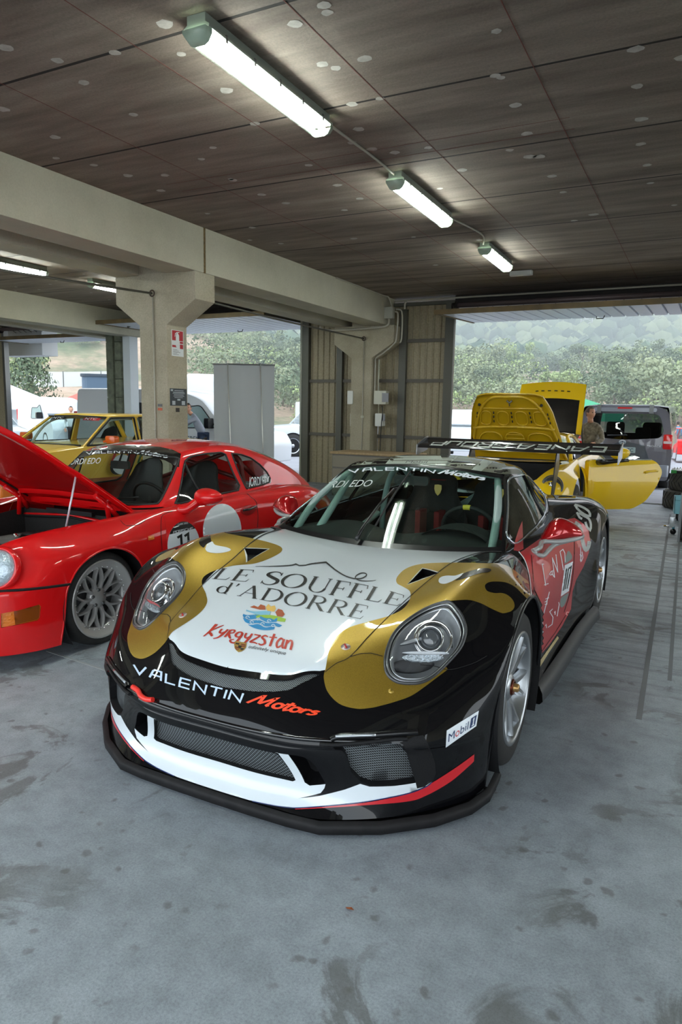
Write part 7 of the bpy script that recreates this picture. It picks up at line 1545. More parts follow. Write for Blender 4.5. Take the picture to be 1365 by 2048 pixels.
def vehicle(name, loc, rz, label, cat, paint, prof, w, green, wheels, tumble=.82, group=None, wmat=alloy, glassm=None, lower=None, ends=True):
    """prof: closed side outline (x,z) of the lower body, clockwise from the front bottom; green: dict with base/roof x and z"""
    t = empty(name, loc, rz, label, cat, group); gm = glassm or glass('vehicle glass',(.80,.92,.95,1),.72)
    pr = smooth_prof(prof); m = MB(); n = len(pr); zb = green['zb']; z0 = min(p[1] for p in pr); xs = [p[0] for p in pr]; x1,x0 = max(xs),min(xs)
    def wid(x,z):
        e = min(1,(x1-x)/.45,(x-x0)/.35); e = max(e,0); k = .86+.14*sqrt(max(0,1-(1-e)**2)); u = (z-z0)/max(zb-z0,.01); return w*k*(.965+.035*sin(pi*min(max(u,0),1)))*(1-.04*max(0,u-.75)/.25)
    Y = [-1,-.97,-.80,-.4,0,.4,.80,.97,1]; V = []
    for y in Y:
        sh = .0 if abs(y) < .9 else (.02 if abs(y) < .99 else .05)
        for x,z in pr:
            cx_,cz_ = (x1+x0)/2,(z0+zb)/2; V.append((x-(x-cx_)*sh*.15, y*wid(x,z), z-(z-cz_)*sh*1.2+(.012*(1-y*y) if z > cz_ else 0)))
    m.add(V,[(i*n+k,i*n+(k+1)%n,(i+1)*n+(k+1)%n,(i+1)*n+k) for i in range(len(Y)-1) for k in range(n)]+[tuple(range(n)),tuple((len(Y)-1)*n+k for k in range(n))[::-1]],True)
    b = m.build('body', paint, t); 
    bm = bmesh.new(); bm.from_mesh(b.data); bmesh.ops.recalc_face_normals(bm, faces=bm.faces); bm.to_mesh(b.data); bm.free(); smooth_by_angle(b.data,.7)
    g = green; wb = w*.945; wr = w*tumble*.95; zr = g['zr']
    # roof slab
    def loop(xa,xb,ww,z,r_=.12):
        P = []
        for cx_,cy_,a0 in ((xa-r_,ww-r_,0),(xb+r_,ww-r_,90),(xb+r_,-ww+r_,180),(xa-r_,-ww+r_,270)):
            for k in range(5): a = radians(a0+22.5*k); P.append((cx_+r_*cos(a),cy_+r_*sin(a),z))
        return P
    L0 = loop(g['xrf']+.01,g['xrr']-.01,wr,zr-.035); L1 = loop(g['xrf']-.02,g['xrr']+.02,wr-.015,zr-.005); L2 = loop(g['xrf']-.14,g['xrr']+.14,wr-.14,zr+.02); k = len(L0)
    m = MB(); m.add(L0+L1+L2,[(r_*k+i,r_*k+(i+1)%k,(r_+1)*k+(i+1)%k,(r_+1)*k+i) for r_ in range(2) for i in range(k)]+[tuple(2*k+i for i in range(k)),tuple(range(k))[::-1]],True); m.build('roof', g.get('roofmat',paint), t)
    pil = g.get('pillars',[(g['xbf'],g['xrf']),(g['xbr'],g['xrr'])])
    for i,(xb_,xr_) in enumerate(pil):
        for s_ in (-1,1):
            pw = .035 if i in (0,) else g.get('pw',.05)
            A_ = Vector((xb_,s_*(wb-.02),zb-.02)); B_ = Vector((xr_+(-.03 if i == 0 else .0),s_*(wr-.02),zr-.02)); m = MB(); d = Vector((pw,0,0))
            m.add([A_-d,A_+d,B_+d*.8,B_-d*.8,(A_-d)-Vector((0,s_*.03,0)),(A_+d)-Vector((0,s_*.03,0)),(B_+d*.8)-Vector((0,s_*.03,0)),(B_-d*.8)-Vector((0,s_*.03,0))],[(0,1,2,3),(4,7,6,5),(0,4,5,1),(3,2,6,7),(0,3,7,4),(1,5,6,2)])
            m.build('pillar', g.get('pilmat',paint), t, .006)
    for i in range(len(pil)-1):
        (a0,a1),(b0,b1) = pil[i],pil[i+1]
        if g.get('blank') and i in g['blank']:
            mt_ = paint
        else: mt_ = gm
        for s_ in (-1,1): mesh('side_window' if mt_ is gm else 'side_panel',[(a0,s_*(wb-.03),zb-.01),(b0,s_*(wb-.03),zb-.01),(b1,s_*(wr-.03),zr-.03),(a1,s_*(wr-.03),zr-.03)],[(0,1,2,3)],mt_,t,False)
    def cur(xa,za,xb,zb_,wa,wb_,nm,mt,bow=.06):
        m = MB(); V = []; K_ = 9
        for q in range(K_):
            y = -1+2*q/(K_-1); bo = bow*(1-y*y); V += [(xa+bo*(1 if xa > 0 or nm == 'windscreen' else -1),y*wa,za),(xb+bo*.5*(1 if nm == 'windscreen' else -1),y*wb_,zb_)]
        m.add(V,[(2*q,2*q+2,2*q+3,2*q+1) for q in range(K_-1)],True); return m.build(nm,mt,t)
    cur(g['xbf']+.02,zb-.01,g['xrf'],zr-.03,wb-.06,wr-.05,'windscreen',gm); 
    if g.get('rearglass',True): cur(g['xbr']-.02,zb-.01,g['xrr'],zr-.03,wb-.06,wr-.05,'rear_window',gm,.04)
    for (x,r_,ins) in wheels:
        for s_ in (-1,1):
            yy = s_*(w-ins); m = MB(); ns = 20; V = []
            for q in range(ns+1): a = radians(-20+220*q/ns); V += [(x+cos(a)*r_*1.13,yy+s_*.006,r_+sin(a)*r_*1.13),(x+cos(a)*r_*1.20,yy+s_*.012,r_+sin(a)*r_*1.20)]
            m.add(V,[(2*q,2*q+1,2*q+3,2*q+2) for q in range(ns)]); m.build('arch_lip', lower or paint, t)
            MB().lathe([(.001,.006),(r_*1.14,.006)],(0,s_,0),(x,yy,r_),28).build('wheel_well', matt_black, t)
            lwheel('wheel',t,(x,yy+s_*.022,r_),r_,.18,s_,wmat)
    return t
def smooth_prof(P, r=.05):
    out = []; n = len(P)
    for i in range(n):
        a,b,c = (np.array(P[(i+k-1)%n][:2],float) for k in range(3)); rr_ = P[i][2] if len(P[i]) > 2 else r
        u = a-b; v = c-b; lu,lv = np.linalg.norm(u),np.linalg.norm(v); q = min(rr_,lu*.45,lv*.45); p0 = b+u/lu*q; p1 = b+v/lv*q
        for k in range(5): t = k/4; out.append(tuple((1-t)**2*p0+2*t*(1-t)*b+t*t*p1))
    return out
def qpanel(name, P, mat, par): return mesh(name, P, [(0,1,2,3)], mat, par, False)
# ---- yellow saloon race car behind the red coupe
yel = M('yellow race paint', srgb(250,206,84), .5, 0, .7, .25)
BO = (-8.50, 6.62, 0)
bmw = vehicle('yellow_race_saloon', BO, -pi/2, 'yellow boxy race saloon with orange mirror behind the red coupe', 'car', yel,
    [(.78,.18),(.80,.42),(.74,.62,.03),(.66,.80),(-.55,.90,.04),(-2.75,.92,.04),(-3.35,.90),(-3.40,.60),(-3.38,.20)], .80,
    dict(zb=.90,zr=1.32,xbf=-.52,xrf=-1.10,xrr=-2.40,xbr=-2.80,pillars=[(-.52,-1.10),(-1.62,-1.64),(-2.80,-2.42)],pw=.05),[(0,.30,-.0),(-2.57,.30,0)],.84,None,alloy,glass('race glass',(.85,.95,.93,1),.85))
org = M('orange race paint', srgb(232,120,24), .35, 0, .8); grn = M('green film',srgb(30,120,60),.4,0,.3); rdf = M('red film',srgb(190,30,36),.4,0,.3)
MB().rbox((.70,-.78,.17),(.90,.78,.44),.05,4,2).build('front_bumper', org, bmw, .02); MB().box((.88,-.60,.22),(.906,.60,.34)).build('bumper_intake', matt_black, bmw)
MB().box((.73,-.60,.50),(.775,.60,.62)).build('grille', matt_black, bmw)
for s_ in (1,-1):
    for y in (.40,.60): MB().lathe([(.001,.03),(.06,.02),(.065,-.01)],(1,0,0),(.765,s_*y,.56),14).build('round_headlight', M('lamp reflector'), bmw)
    m = MB(); m.tube([(-.80,s_*.80,.945),(-.86,s_*.86,.97)],.02,6); m.rbox((-.92,min(s_*.82,s_*1.00),.925),(-.82,max(s_*.82,s_*1.00),1.035),.03,3,0); m.build('door_mirror', M('orange mirror',srgb(226,96,14),.3,0,.6), bmw, .01)
    mesh('orange_sill_film',[(.65,s_*.803,.2),(-3.3,s_*.803,.2),(-3.3,s_*.803,.28),(-.5,s_*.806,.31),(.65,s_*.803,.36)],[(0,1,2,3,4)],org,bmw,False)
blk = M('black window frame',(.012,.012,.012,1),.45)
for s_ in (1,-1):
    for A_,B_ in (((-.55,.752,.90),(-1.12,.638,1.285)),((-1.12,.638,1.285),(-1.60,.638,1.29)),((-1.60,.638,1.29),(-1.58,.752,.90)),((-1.58,.755,.90),(-.55,.755,.90)),((-1.70,.638,1.29),(-2.38,.63,1.285)),((-2.38,.63,1.285),(-2.72,.752,.92)),((-2.72,.755,.91),(-1.68,.755,.90)),((-1.68,.755,.90),(-1.70,.638,1.29))): MB().tube([(A_[0],s_*A_[1],A_[2]),(B_[0],s_*B_[1],B_[2])],.014,6).build('window_frame', blk, bmw)
MB().tube([(-.47,-.70,.90),(-.42,0,.90),(-.47,.70,.90)],.016,6).tube([(-1.06,-.60,1.29),(-1.05,0,1.305),(-1.06,.60,1.29)],.014,6).build('windscreen_frame', blk, bmw)
bucket(-2.0,.36,bmw,'seat',M('black race seat',(.012,.012,.012,1),.7),1.12); bucket(-2.0,-.36,bmw,'seat',M('black race seat',(.1,.1,.1,1)),1.12)
for pts in ([(-2.30,-.62,.4),(-2.30,-.60,1.0),(-2.28,-.50,1.24),(-2.28,.50,1.24),(-2.30,.60,1.0),(-2.30,.62,.4)],[(-.70,.62,.85),(-1.15,.58,1.24),(-2.28,.52,1.24)],[(-.70,-.62,.85),(-1.15,-.58,1.24),(-2.28,-.52,1.24)],[(-2.30,-.58,.5),(-2.29,.45,1.22)]): MB().tube(smooth_loop(pts,.05,False) if len(pts) > 2 else pts,.02,8).build('cage_tube', M('white cage paint',srgb(190,196,196),.4), bmw)
sd = .8085
def bs(name, P, mat, dy=0, s_=1): return mesh(name,[(x,s_*(sd+dy)-.0,z) for x,z in P],[tuple(range(len(P)))],mat,bmw,False)
for s_ in (1,-1):
    bs('green_banner_film',[(-1.75,.80),(-2.75,.82),(-2.75,.64),(-1.75,.62)],grn,0,s_); bs('brown_stripe',[(.55,.36),(-3.2,.30),(-3.2,.38),(.55,.46)],M('brown orange film',srgb(164,84,30),.4,0,.3),.001,s_)
    for x in np.arange(-.9,-3.1,-.28): bs('zigzag_film',[(x,.60),(x-.05,.60),(x-.16,.80),(x-.11,.80)],rdf if int(x*10)%2 else grn,.002,s_)
el2 = [(-1.15+.20*cos(a),.60+.15*sin(a)) for a in np.linspace(0,2*pi,24)]; bs('round_number_plate',el2,white_ink,.003)
el3 = [(-1.05+.14*cos(a),.56+.11*sin(a)) for a in np.linspace(0,2*pi,20)]; bs('round_dark_badge',el3,black_ink,.002)
m = MB(); m.tube([(-1.72+.24*cos(a),sd+.004,.56+.19*sin(a)) for a in np.linspace(.3,5.4,30)],.007,5); m.build('oval_sign_line', M('dark brown line',srgb(70,40,24),.5), bmw)
Ms = Matrix(((-1,0,0,-1.72),(0,0,0,sd+.005),(0,1,0,.60),(0,0,0,1))); Ms = Matrix(((-1,0,0,-1.72),(0,0,1,sd+.005),(0,1,0,.60),(0,0,0,1)))
flat_text('side_lettering','ZANDRA',black_ink,bmw,Ms,.36,.10); Ms2 = Ms.copy(); Ms2[2][3] = .44; Ms2[0][3] = -1.78; flat_text('side_lettering_small','TEX-MEX',M('brown film',srgb(120,60,30),.5),bmw,Ms2,.22,.05); mesh('green_leaf_film',[(-1.52+q[0],sd+.004,.52+q[1]) for q in ((0,0),(-.12,.03),(-.24,.02),(-.36,0),(-.24,-.03),(-.12,-.03))],[(0,1,2,3,4,5)],grn,bmw,False)
for k_,(y,w_) in enumerate(((-.36,.30),(.34,.34))):
    d = Vector((-.58,0,.42)).normalized(); c = Vector((-1.035,y,1.262)); R_ = Matrix(((0,d.x,0,c.x),(1,0,0,c.y),(0,d.z,0,c.z),(0,0,0,1)))
    qpanel('sunstrip_band',[tuple(R_@Vector(v)) for v in ((-w_/2,-.035,0),(w_/2,-.035,0),(w_/2,.035,0),(-w_/2,.035,0))],rdf if k_ else black_ink,bmw); R2 = R_.copy(); R2[0][3] += .012; R2[2][3] += .006; flat_text('sunstrip_lettering','NTC',white_ink,bmw,R2,w_*.7,.05)
bs('mirror_stripe_film',[(-.62,.80),(-.80,.90),(-.9,.90),(-.72,.80)],rdf,.002)
# ---- yellow sports car in the right opening, lids and door open
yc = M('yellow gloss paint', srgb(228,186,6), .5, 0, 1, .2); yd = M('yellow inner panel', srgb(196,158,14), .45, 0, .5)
CO = (-2.20, 8.90, 0)
C_ = [
 [(.86,0,.15),(.85,.3,.15),(.80,.55,.15),(.66,.75,.15),(.42,.86,.16)],
 [(.90,0,.35),(.89,.3,.35),(.84,.55,.36),(.68,.76,.36),(.36,.88,.36)],
 [(.78,0,.55),(.77,.3,.56),(.70,.54,.60),(.56,.76,.58),(.30,.885,.52)],
 [(.45,0,.66),(.45,.3,.67),(.42,.56,.72),(.32,.77,.70),(.16,.89,.645)],
 [(.05,0,.73),(.05,.32,.74),(.03,.60,.79),(.00,.77,.77),(.00,.89,.69)],
 [(-.35,0,.79),(-.36,.36,.80),(-.38,.64,.82),(-.36,.77,.79),(-.24,.885,.60)],
 [(-.68,0,.83),(-.72,.40,.84),(-.80,.66,.85),(-.75,.78,.80),(-.42,.88,.18)]]
PC = Patch(C_, True)
cay = empty('yellow_sports_car', CO, -pi/2, 'yellow sports car with front lid, tailgate and door open under the raised door', 'car')
fl_uv = [(2.3,-.1),(2.35,1.2),(2.8,1.75),(4,1.8),(5.4,1.75),(5.7,1.4),(5.75,-.1)]
patch_mesh(PC,[('front_body',None,yc)],(6,7),cay,holes=[fl_uv])
CB = [[(-.80,.66,.85),(-.75,.78,.80),(-.70,.88,.55),(-.62,.88,.16)],[(-1.3,.68,.86),(-1.3,.80,.82),(-1.3,.885,.55),(-1.3,.90,.15)],[(-1.85,.66,.88),(-1.85,.81,.85),(-1.85,.90,.6),(-1.95,.91,.18)],[(-2.2,.62,.89),(-2.2,.80,.87),(-2.2,.91,.75),(-2.15,.92,.55)],[(-2.55,.58,.88),(-2.55,.79,.86),(-2.55,.91,.76),(-2.5,.92,.68)],[(-2.9,.54,.86),(-2.9,.76,.84),(-2.88,.89,.70),(-2.82,.90,.55)],[(-3.3,.48,.80),(-3.3,.68,.78),(-3.28,.80,.6),(-3.15,.84,.25)]]
patch_mesh(Patch(CB),[('side_body',None,yc)],(5,6),cay)
patch_mesh(Patch([[(r_[0][0],0,r_[0][2]),(r_[0][0],r_[0][1]*.5,r_[0][2]+.01),r_[0]] for r_ in CB[5:]],True),[('tail',None,yc)],(4,4),cay)
CR = [[(-1.32,0,1.19),(-1.33,.25,1.185),(-1.36,.42,1.165),(-1.40,.50,1.14)],[(-1.6,0,1.215),(-1.6,.25,1.21),(-1.6,.42,1.185),(-1.6,.51,1.15)],[(-1.95,0,1.20),(-1.95,.25,1.195),(-1.95,.41,1.17),(-1.95,.50,1.13)]]
patch_mesh(Patch(CR,True),[('roof',None,yc)],(4,5),cay)
for s_ in (1,-1):
    MB().tube(smooth_loop([(-.80,s_*.66,.85),(-1.1,s_*.59,1.02),(-1.40,s_*.50,1.14),(-1.65,s_*.50,1.155),(-2.0,s_*.49,1.12),(-2.5,s_*.50,1.0),(-2.95,s_*.52,.87)],.05,False),.03,8).build('roof_rail', yc, cay)
    lwheel('front_wheel',cay,(0,s_*.885,.31),.31,.2,s_,alloy_dark); lwheel('rear_wheel',cay,(-2.475,s_*.90,.31),.31,.22,s_,alloy_dark)
    ff2 = MB().lathe([(.13,-.03),(.128,.0),(.118,.012),(.105,.008)],(.80,.45*s_,.42),(.535,s_*.69,.640),24).build('headlight', M('lamp surround',(.05,.05,.05,1)), cay)
    MB().lathe([(.105,.006),(.08,.025),(.04,.034),(.001,.036)],(.80,.45*s_,.42),(.535,s_*.69,.640),20).build('lens', glass_clear, ff2); MB().lathe([(.105,.002),(.06,-.03),(.001,-.04)],(.80,.45*s_,.42),(.535,s_*.69,.640),20).build('bowl', black_int, ff2); MB().lathe([(.001,.02),(.03,.016),(.04,-.01)],(.80,.45*s_,.42),(.565,s_*.68,.645),14).build('projector', chrome, ff2)
mesh('windscreen',[(-.72,-.60,.85),(-.66,0,.85),(-.72,.60,.85),(-1.37,.46,1.155),(-1.32,0,1.19),(-1.37,-.46,1.155)],[(0,1,4,5),(1,2,3,4)],glass('race glass'),cay)
patch_mesh(Patch([[(-.70,0,.83),(-.75,.4,.84),(-.82,.64,.84)],[(-.95,0,.85),(-.98,.35,.90),(-1.0,.62,.85)],[(-1.08,0,.78),(-1.1,.35,.80),(-1.1,.62,.78)],[(-1.08,0,.4),(-1.1,.35,.4),(-1.1,.62,.4)]],True),[('dashboard',None,black_int)],(4,5),cay)
bucket(-1.75,.36,cay); bucket(-1.75,-.36,cay)
MB().lathe([(.165+.013*cos(a),.013*sin(a)) for a in np.linspace(0,2*pi,9)],(-.9,0,.42),(-1.18,.36,.80),28).build('steering_wheel', black_int, cay)
MB().box((-.62,-.5,.3),(.5,.5,.34)).box((-.66,-.55,.3),(-.62,.55,.80)).build('luggage_tub', matt_black, cay); MB().box((-3.1,-.62,.14),(.4,.62,.2)).build('floor_pan', matt_black, cay)
# open front lid seen from its ribbed underside: lid plane from hinge (cowl) up
def clid(u, v, d=0):     # u up from the hinge 0..1, v -1..1 across, d proud of the underside
    a = radians(53); L = 1.07; x = -.66+L*u*cos(a); z = .86+L*u*sin(a)*.98; w_ = .66-.18*u-.16*max(0,u-.72)**1.6*3; zz = -.10*max(0,abs(v)-.62)**2*u*2.2
    return (x+d*sin(a)+.03*(1-v*v), v*w_-.02, z-d*cos(a)+zz)
m = MB(); V = []; nu,nv = 16,18
for i in range(nu+1):
    for j in range(nv+1): V.append(clid(i/nu,-1+2*j/nv))
k0 = len(V); V += [clid(i/nu,-1+2*j/nv,-.03) for i in range(nu+1) for j in range(nv+1)]; F = []
for i in range(nu):
    for j in range(nv): a = i*(nv+1)+j; F += [(a,a+nv+1,a+nv+2,a+1),(k0+a,k0+a+1,k0+a+nv+2,k0+a+nv+1)]
for i in range(nu):
    for j in (0,nv): a = i*(nv+1)+j; F.append((a,a+nv+1,k0+a+nv+1,k0+a))
for j in range(nv): a = nu*(nv+1)+j; F.append((a,a+1,k0+a+1,k0+a))
cl = mesh('front_lid', V, F, yd, cay)
def rr_on(cu,cv,ru,rv,nm,r_=.010,n=26,dd=.012): MB().tube([clid(cu+ru*math.copysign(abs(sin(a))**.7,sin(a)),cv+rv*math.copysign(abs(cos(a))**.8,cos(a)),dd) for a in np.linspace(0,2*pi,n)[:-1]],r_,6,True).build(nm, yd, cl)
MB().tube([clid(.03+.94*(1-abs(v)**6),v*.985,.010) for v in np.linspace(-1,1,40)],.020,8).build('lid_border', yd, cl)
MB().tube([clid(.50+.02*(1-v*v),v*.93,.015) for v in np.linspace(-1,1,16)],.022,8).build('lid_cross_rib', yd, cl); MB().tube([clid(.80,v*.80,.012) for v in np.linspace(-1,1,16)],.012,8).build('lid_cross_rib', yd, cl)
for v in (-.62,-.20,.24,.66): rr_on(.65,v,.105,.14,'pressed_pocket')
for v in (-.52,.56): rr_on(.27,v,.16,.26,'pressed_pocket',.014)
rr_on(.30,0.02,.13,.20,'pressed_pocket',.012); MB().tube([clid(.40,v,.02) for v in (-.15,.19)],.010,6).tube([clid(.34,v,.02) for v in (-.20,.24)],.010,6).build('pressed_bars', yd, cl)
m = MB()
for v in (-.84,-.42,.02,.46,.88):
    for u in (.59,.66,.72): a_,b_ = clid(u,v,.018),clid(u+.03,v,.018); m.tube([a_,b_],.008,5)
m.build('lid_slots', black_int, cl)['kind'] = 'stuff'
MB().tube([clid(.93,-.05,.03),clid(.90,.03,.04),clid(.93,.09,.03)],.014,6).tube([clid(.92,.02,.04),clid(.86,.02,.05)],.007,5).build('lid_latch', M('lid latch metal',srgb(120,116,110),.4,.6), cl)
for s_ in (1,-1): MB().lathe([(.001,.02),(.018,.012),(.02,0)],(.9,0,-.4),clid(.86,s_*.82,.01),10).build('rubber_stop', rubber, cl); MB().tube([clid(.35,s_*.95,.0),(-.30,s_*.60,.80)],.009,6).build('gas_strut', semi_black, cl)
# tailgate
def gate(u, v, d=0):
    a = radians(60); L = .86; x = -1.98-L*u*cos(a); z = 1.17+L*u*sin(a); w_ = .52-.03*u; return (x+d*sin(a)*.6, v*w_+.07, z+d+.04*(1-v*v))
m = MB(); V = []; 
for u0,u1,v0,v1,mt,nm in ((0,.66,-1,-.86,yc,'tailgate_frame'),(0,.66,.86,1,yc,'tailgate_frame'),(.66,1.0,-1,1,yc,'tailgate_top'),(0,.66,-.86,.86,M('dark tinted tailgate glass',(.012,.012,.013,1),.06,0,1),'tailgate_glass')):
    V = []; k = 8
    for i in range(k+1):
        for j in range(k+1): V.append(gate(u0+(u1-u0)*i/k, v0+(v1-v0)*j/k))
    F = [(i*(k+1)+j,i*(k+1)+j+1,(i+1)*(k+1)+j+1,(i+1)*(k+1)+j) for i in range(k) for j in range(k)]; b_ = len(V); V2 = V+[(p[0]-.03,p[1],p[2]-.012) for p in V]; F += [tuple(q+b_ for q in f[::-1]) for f in F]
    mesh(nm,V2,F,mt,cay)
m = MB()
for v in (-.5,-.32,-.12,.08,.28,.46): m.tube([gate(.80,v,.012),gate(.80,v+.09,.012)],.008,5)
m.build('tailgate_slots', black_int, cay)['kind'] = 'stuff'
for s_ in (1,-1): MB().tube([gate(.62,s_*.9,-.02),(-2.55,s_*.55,.92)],.010,6).build('gas_strut', semi_black, cay)
# open door
hinge = Vector((-.86,.88,0)); da = radians(50)
dd_ = empty('door'); dd_.parent = cay
D_ = [(0,.20),(0,.86),(.10,.87),(.95,.875),(1.04,.83),(1.10,.74),(1.10,.68),(1.02,.50),(.88,.30),(.70,.20)]
pr = smooth_prof([(a,b,.06) for a,b in D_],.06)
def dpt(s,z,o=0):      # s along the door from the hinge, o outwards
    dirx = Vector((-cos(da),sin(da),0)); nrm = Vector((sin(da),cos(da),0)); bul = .05*sin(pi*min(max((z-.15)/.75,0),1)); return tuple(hinge+dirx*s+nrm*(o+bul)+Vector((0,0,z)))
bpy.data.objects.remove(dd_)
g_ = [(x,z) for x in np.linspace(.04,1.06,14) for z in np.linspace(.23,.84,9) if inpoly((x,z),pr)]
vo,T = cdt(g_,[(pr,True)]); T = [f for f in T if inpoly((vo[f[0]]+vo[f[1]]+vo[f[2]])/3,pr)]
V = [dpt(a,b,.0) for a,b in vo]; b_ = len(V); V += [dpt(a,b,-.10) for a,b in vo]; F = [tuple(f) for f in T]+[tuple(q+b_ for q in f[::-1]) for f in T]
nb = len(g_); pl = [i for i in range(len(vo))]
rim_i = []
for p in pr: rim_i.append(int(np.argmin(np.sum((vo-np.array(p))**2,axis=1))))
F += [(rim_i[i],rim_i[(i+1)%len(rim_i)],rim_i[(i+1)%len(rim_i)]+b_,rim_i[i]+b_) for i in range(len(rim_i)) if rim_i[i] != rim_i[(i+1)%len(rim_i)]]
dor = mesh('open_door', V, F, yc, cay); smooth_by_angle(dor.data,.8)
mesh('door_glass',[dpt(.12,.86,-.03),dpt(.93,.865,-.03),dpt(.90,1.06,-.10),dpt(.55,1.12,-.12),dpt(.30,1.03,-.08)],[(0,1,2,3,4)],glass('vehicle glass',(.80,.92,.95,1),.72),dor,False)
m = MB(); m.tube([dpt(.10,.865,.0),dpt(.95,.872,.0)],.009,6); m.build('waist_trim', M('pale waist trim',srgb(190,200,200),.2,.6), dor)
m = MB(); m.tube(smooth_loop([dpt(.84,.70,.012),dpt(.88,.715,.03),dpt(.98,.725,.035),dpt(1.02,.72,.012)],.01,False),.016,6); m.build('door_handle', yc, dor)
m = MB(); V = []
for i in range(11):
    for k in range(18): ph = -pi/2+pi*i/10; th = 2*pi*k/18; V.append(dpt(.34+.15*cos(ph)*cos(th), .955+.080*sin(ph)+(.02*cos(ph)), .17+.07*cos(ph)*sin(th)))
m.add(V,[(i*18+k,i*18+(k+1)%18,(i+1)*18+(k+1)%18,(i+1)*18+k) for i in range(10) for k in range(18)],True); mm_ = m.build('door_mirror', yc, dor); MB().tube([dpt(.14,.84,.0),dpt(.14,.85,.12),dpt(.26,.868,.20),dpt(.44,.880,.22)],[.045,.04,.028,.022],8).build('mirror_foot', semi_black, mm_)
# ---- grey people carrier seen from behind
gp_ = M('dark grey van paint', srgb(104,102,108), .35, .35, 1)
VO = (-1.46, 15.62, -.05)
van = empty('grey_van', VO, pi/2+.0, 'dark grey people carrier parked outside, seen from behind', 'van')
def vsec(x, w_, zt, lo=.20): return [(x,0,zt+.02),(x,w_*.55,zt+.015),(x,w_*.80,zt-.01),(x,w_*.89,zt-.10),(x,w_*.95,zt-.55),(x,w_*1.0,zt-.85),(x,w_,zt-1.15),(x,w_*.99,lo)]
VB = Patch([vsec(0,.93,1.70),vsec(.5,.94,1.72),vsec(1.5,.95,1.73),vsec(2.6,.95,1.72),vsec(3.1,.94,1.66)],True)
Wv = [(.35,3.15),(2.75,3.15),(2.8,3.95),(.3,3.95)]
patch_mesh(VB,[('body',None,gp_)],(4,6),van,holes=[Wv]); patch_mesh(VB,[('side_window',Wv,glass('dark van glass',(.6,.66,.68,1),.4))],(4,6),van)
patch_mesh(Patch([[(p[0]+.02,p[1]*.965,p[2]-.03) for p in vsec(x_,w_,z_)] for x_,w_,z_ in ((0,.93,1.70),(1.5,.95,1.73),(3.0,.94,1.68))],True),[('cabin_shade_shell',None,M('dark cabin fill',(.02,.02,.021,1),.9))],(3,5),van)  # dark inner shell added so the cabin looks shaded behind the glass
MB().box((.1,-.88,.3),(3.1,.88,.35)).box((2.9,-.86,.3),(2.95,.86,1.08)).build('load_floor', M('dark cabin fill'), van)
# rear face
zt = 1.70; out_ = smooth_prof([(-.88,.20,.05),(-.93,.42,.05),(-.93,.85,.05),(-.90,1.15,.05),(-.82,1.62,.14),(-.55,1.71,.1),(.55,1.71,.1),(.82,1.62,.14),(.90,1.15,.05),(.93,.85,.05),(.93,.42,.05),(.88,.20,.05)])
win_ = smooth_prof([(-.70,1.06,.12),(-.76,1.20,.05),(-.66,1.54,.12),(.66,1.54,.12),(.76,1.20,.05),(.70,1.06,.12),(0,1.00,.4)])
g_ = [(x,z) for x in np.linspace(-.85,.85,14) for z in np.linspace(.28,1.62,10) if inpoly((x,z),out_)]
vo,T = cdt(g_,[(out_,True),(win_,True)])
def rf(y,z): return (-.02-.10*(1-(y/.95)**2)+.09*max(0,(z-1.0)/.7)**1.3, y, z)
TT = [f for f in T if inpoly((vo[f[0]]+vo[f[1]]+vo[f[2]])/3,out_)]; c_ = lambda f:(vo[f[0]]+vo[f[1]]+vo[f[2]])/3
rfc = mesh('tailgate',[rf(*v) for v in vo],[f for f in TT if not inpoly(c_(f),win_)],gp_,van); mesh('rear_window',[rf(*v) for v in win_]+[rf(0,1.3)],[(i,(i+1)%len(win_),len(win_)) for i in range(len(win_))],glass('dark van glass'),van)
redl = M('red lamp lens',srgb(220,22,26),.15,0,1); clr = M('clear lamp lens',srgb(226,206,206),.15,0,1)
for s_ in (1,-1):
    MB().rbox((-.10,min(s_*.76,s_*.93),.84),(.02,max(s_*.76,s_*.93),1.14),.03,3,0).build('tail_lamp', redl, van, .01); MB().rbox((-.108,min(s_*.77,s_*.92),.955),(.0,max(s_*.77,s_*.92),1.005),.01,2,0).build('reversing_lamp', clr, van)
    MB().box((-.13,s_*.50-.04,1.55),(-.02,s_*.50+.04,1.72)).build('spoiler_bracket', alloy_dark, van)
    lwheel('rear_wheel',van,(.62,s_*.90,.30),.31,.2,s_); lwheel('front_wheel',van,(3.0,s_*.90,.30),.31,.2,s_)
    MB().box((-.02,min(s_*.78,s_*.93),.05),(.25,max(s_*.78,s_*.93),.22)).build('mud_flap', matt_black, van) if False else None
MB().rbox((-.14,-.90,.28),(.05,.90,.52),.05,4,2).build('rear_bumper', M('silver grey bumper',srgb(140,144,152),.35,.3,.5), van, .02)
MB().rbox((-.12,-.60,1.58),(.10,.60,1.66),.03,3,0).build('roof_spoiler', M('silver grey bumper'), van); MB().box((-.13,-.14,1.64),(-.10,.14,1.67)).build('brake_lamp', redl, van)
m = MB(); m.tube([(-.16,.10+.085*cos(a)*0,0) for a in (0,1)],.001,3) if False else None
for rx,rz_ in ((.062,.042),(.028,.040),(.055,.018)): MB().tube([(-.125,.0+rx*cos(a),1.0-.04+rz_*sin(a)+(.012 if rx > .05 and rz_ < .02 else 0)) for a in np.linspace(0,2*pi,22)[:-1]],.0065,5,True).build('badge_ring', M('bright badge metal',srgb(226,228,230),.3,.2), van)
plm = MB().rbox((-.125,-.26,.745),(-.118,.26,.86),.01,2,0).build('number_plate', M('plate white',srgb(214,222,214),.4), van)
Rv = Matrix(((0,0,-1,-.127),(-1,0,0,0),(0,1,0,.802),(0,0,0,1))); flat_text('plate_lettering','4167 KZC',black_ink,plm,Rv,.44,.075)
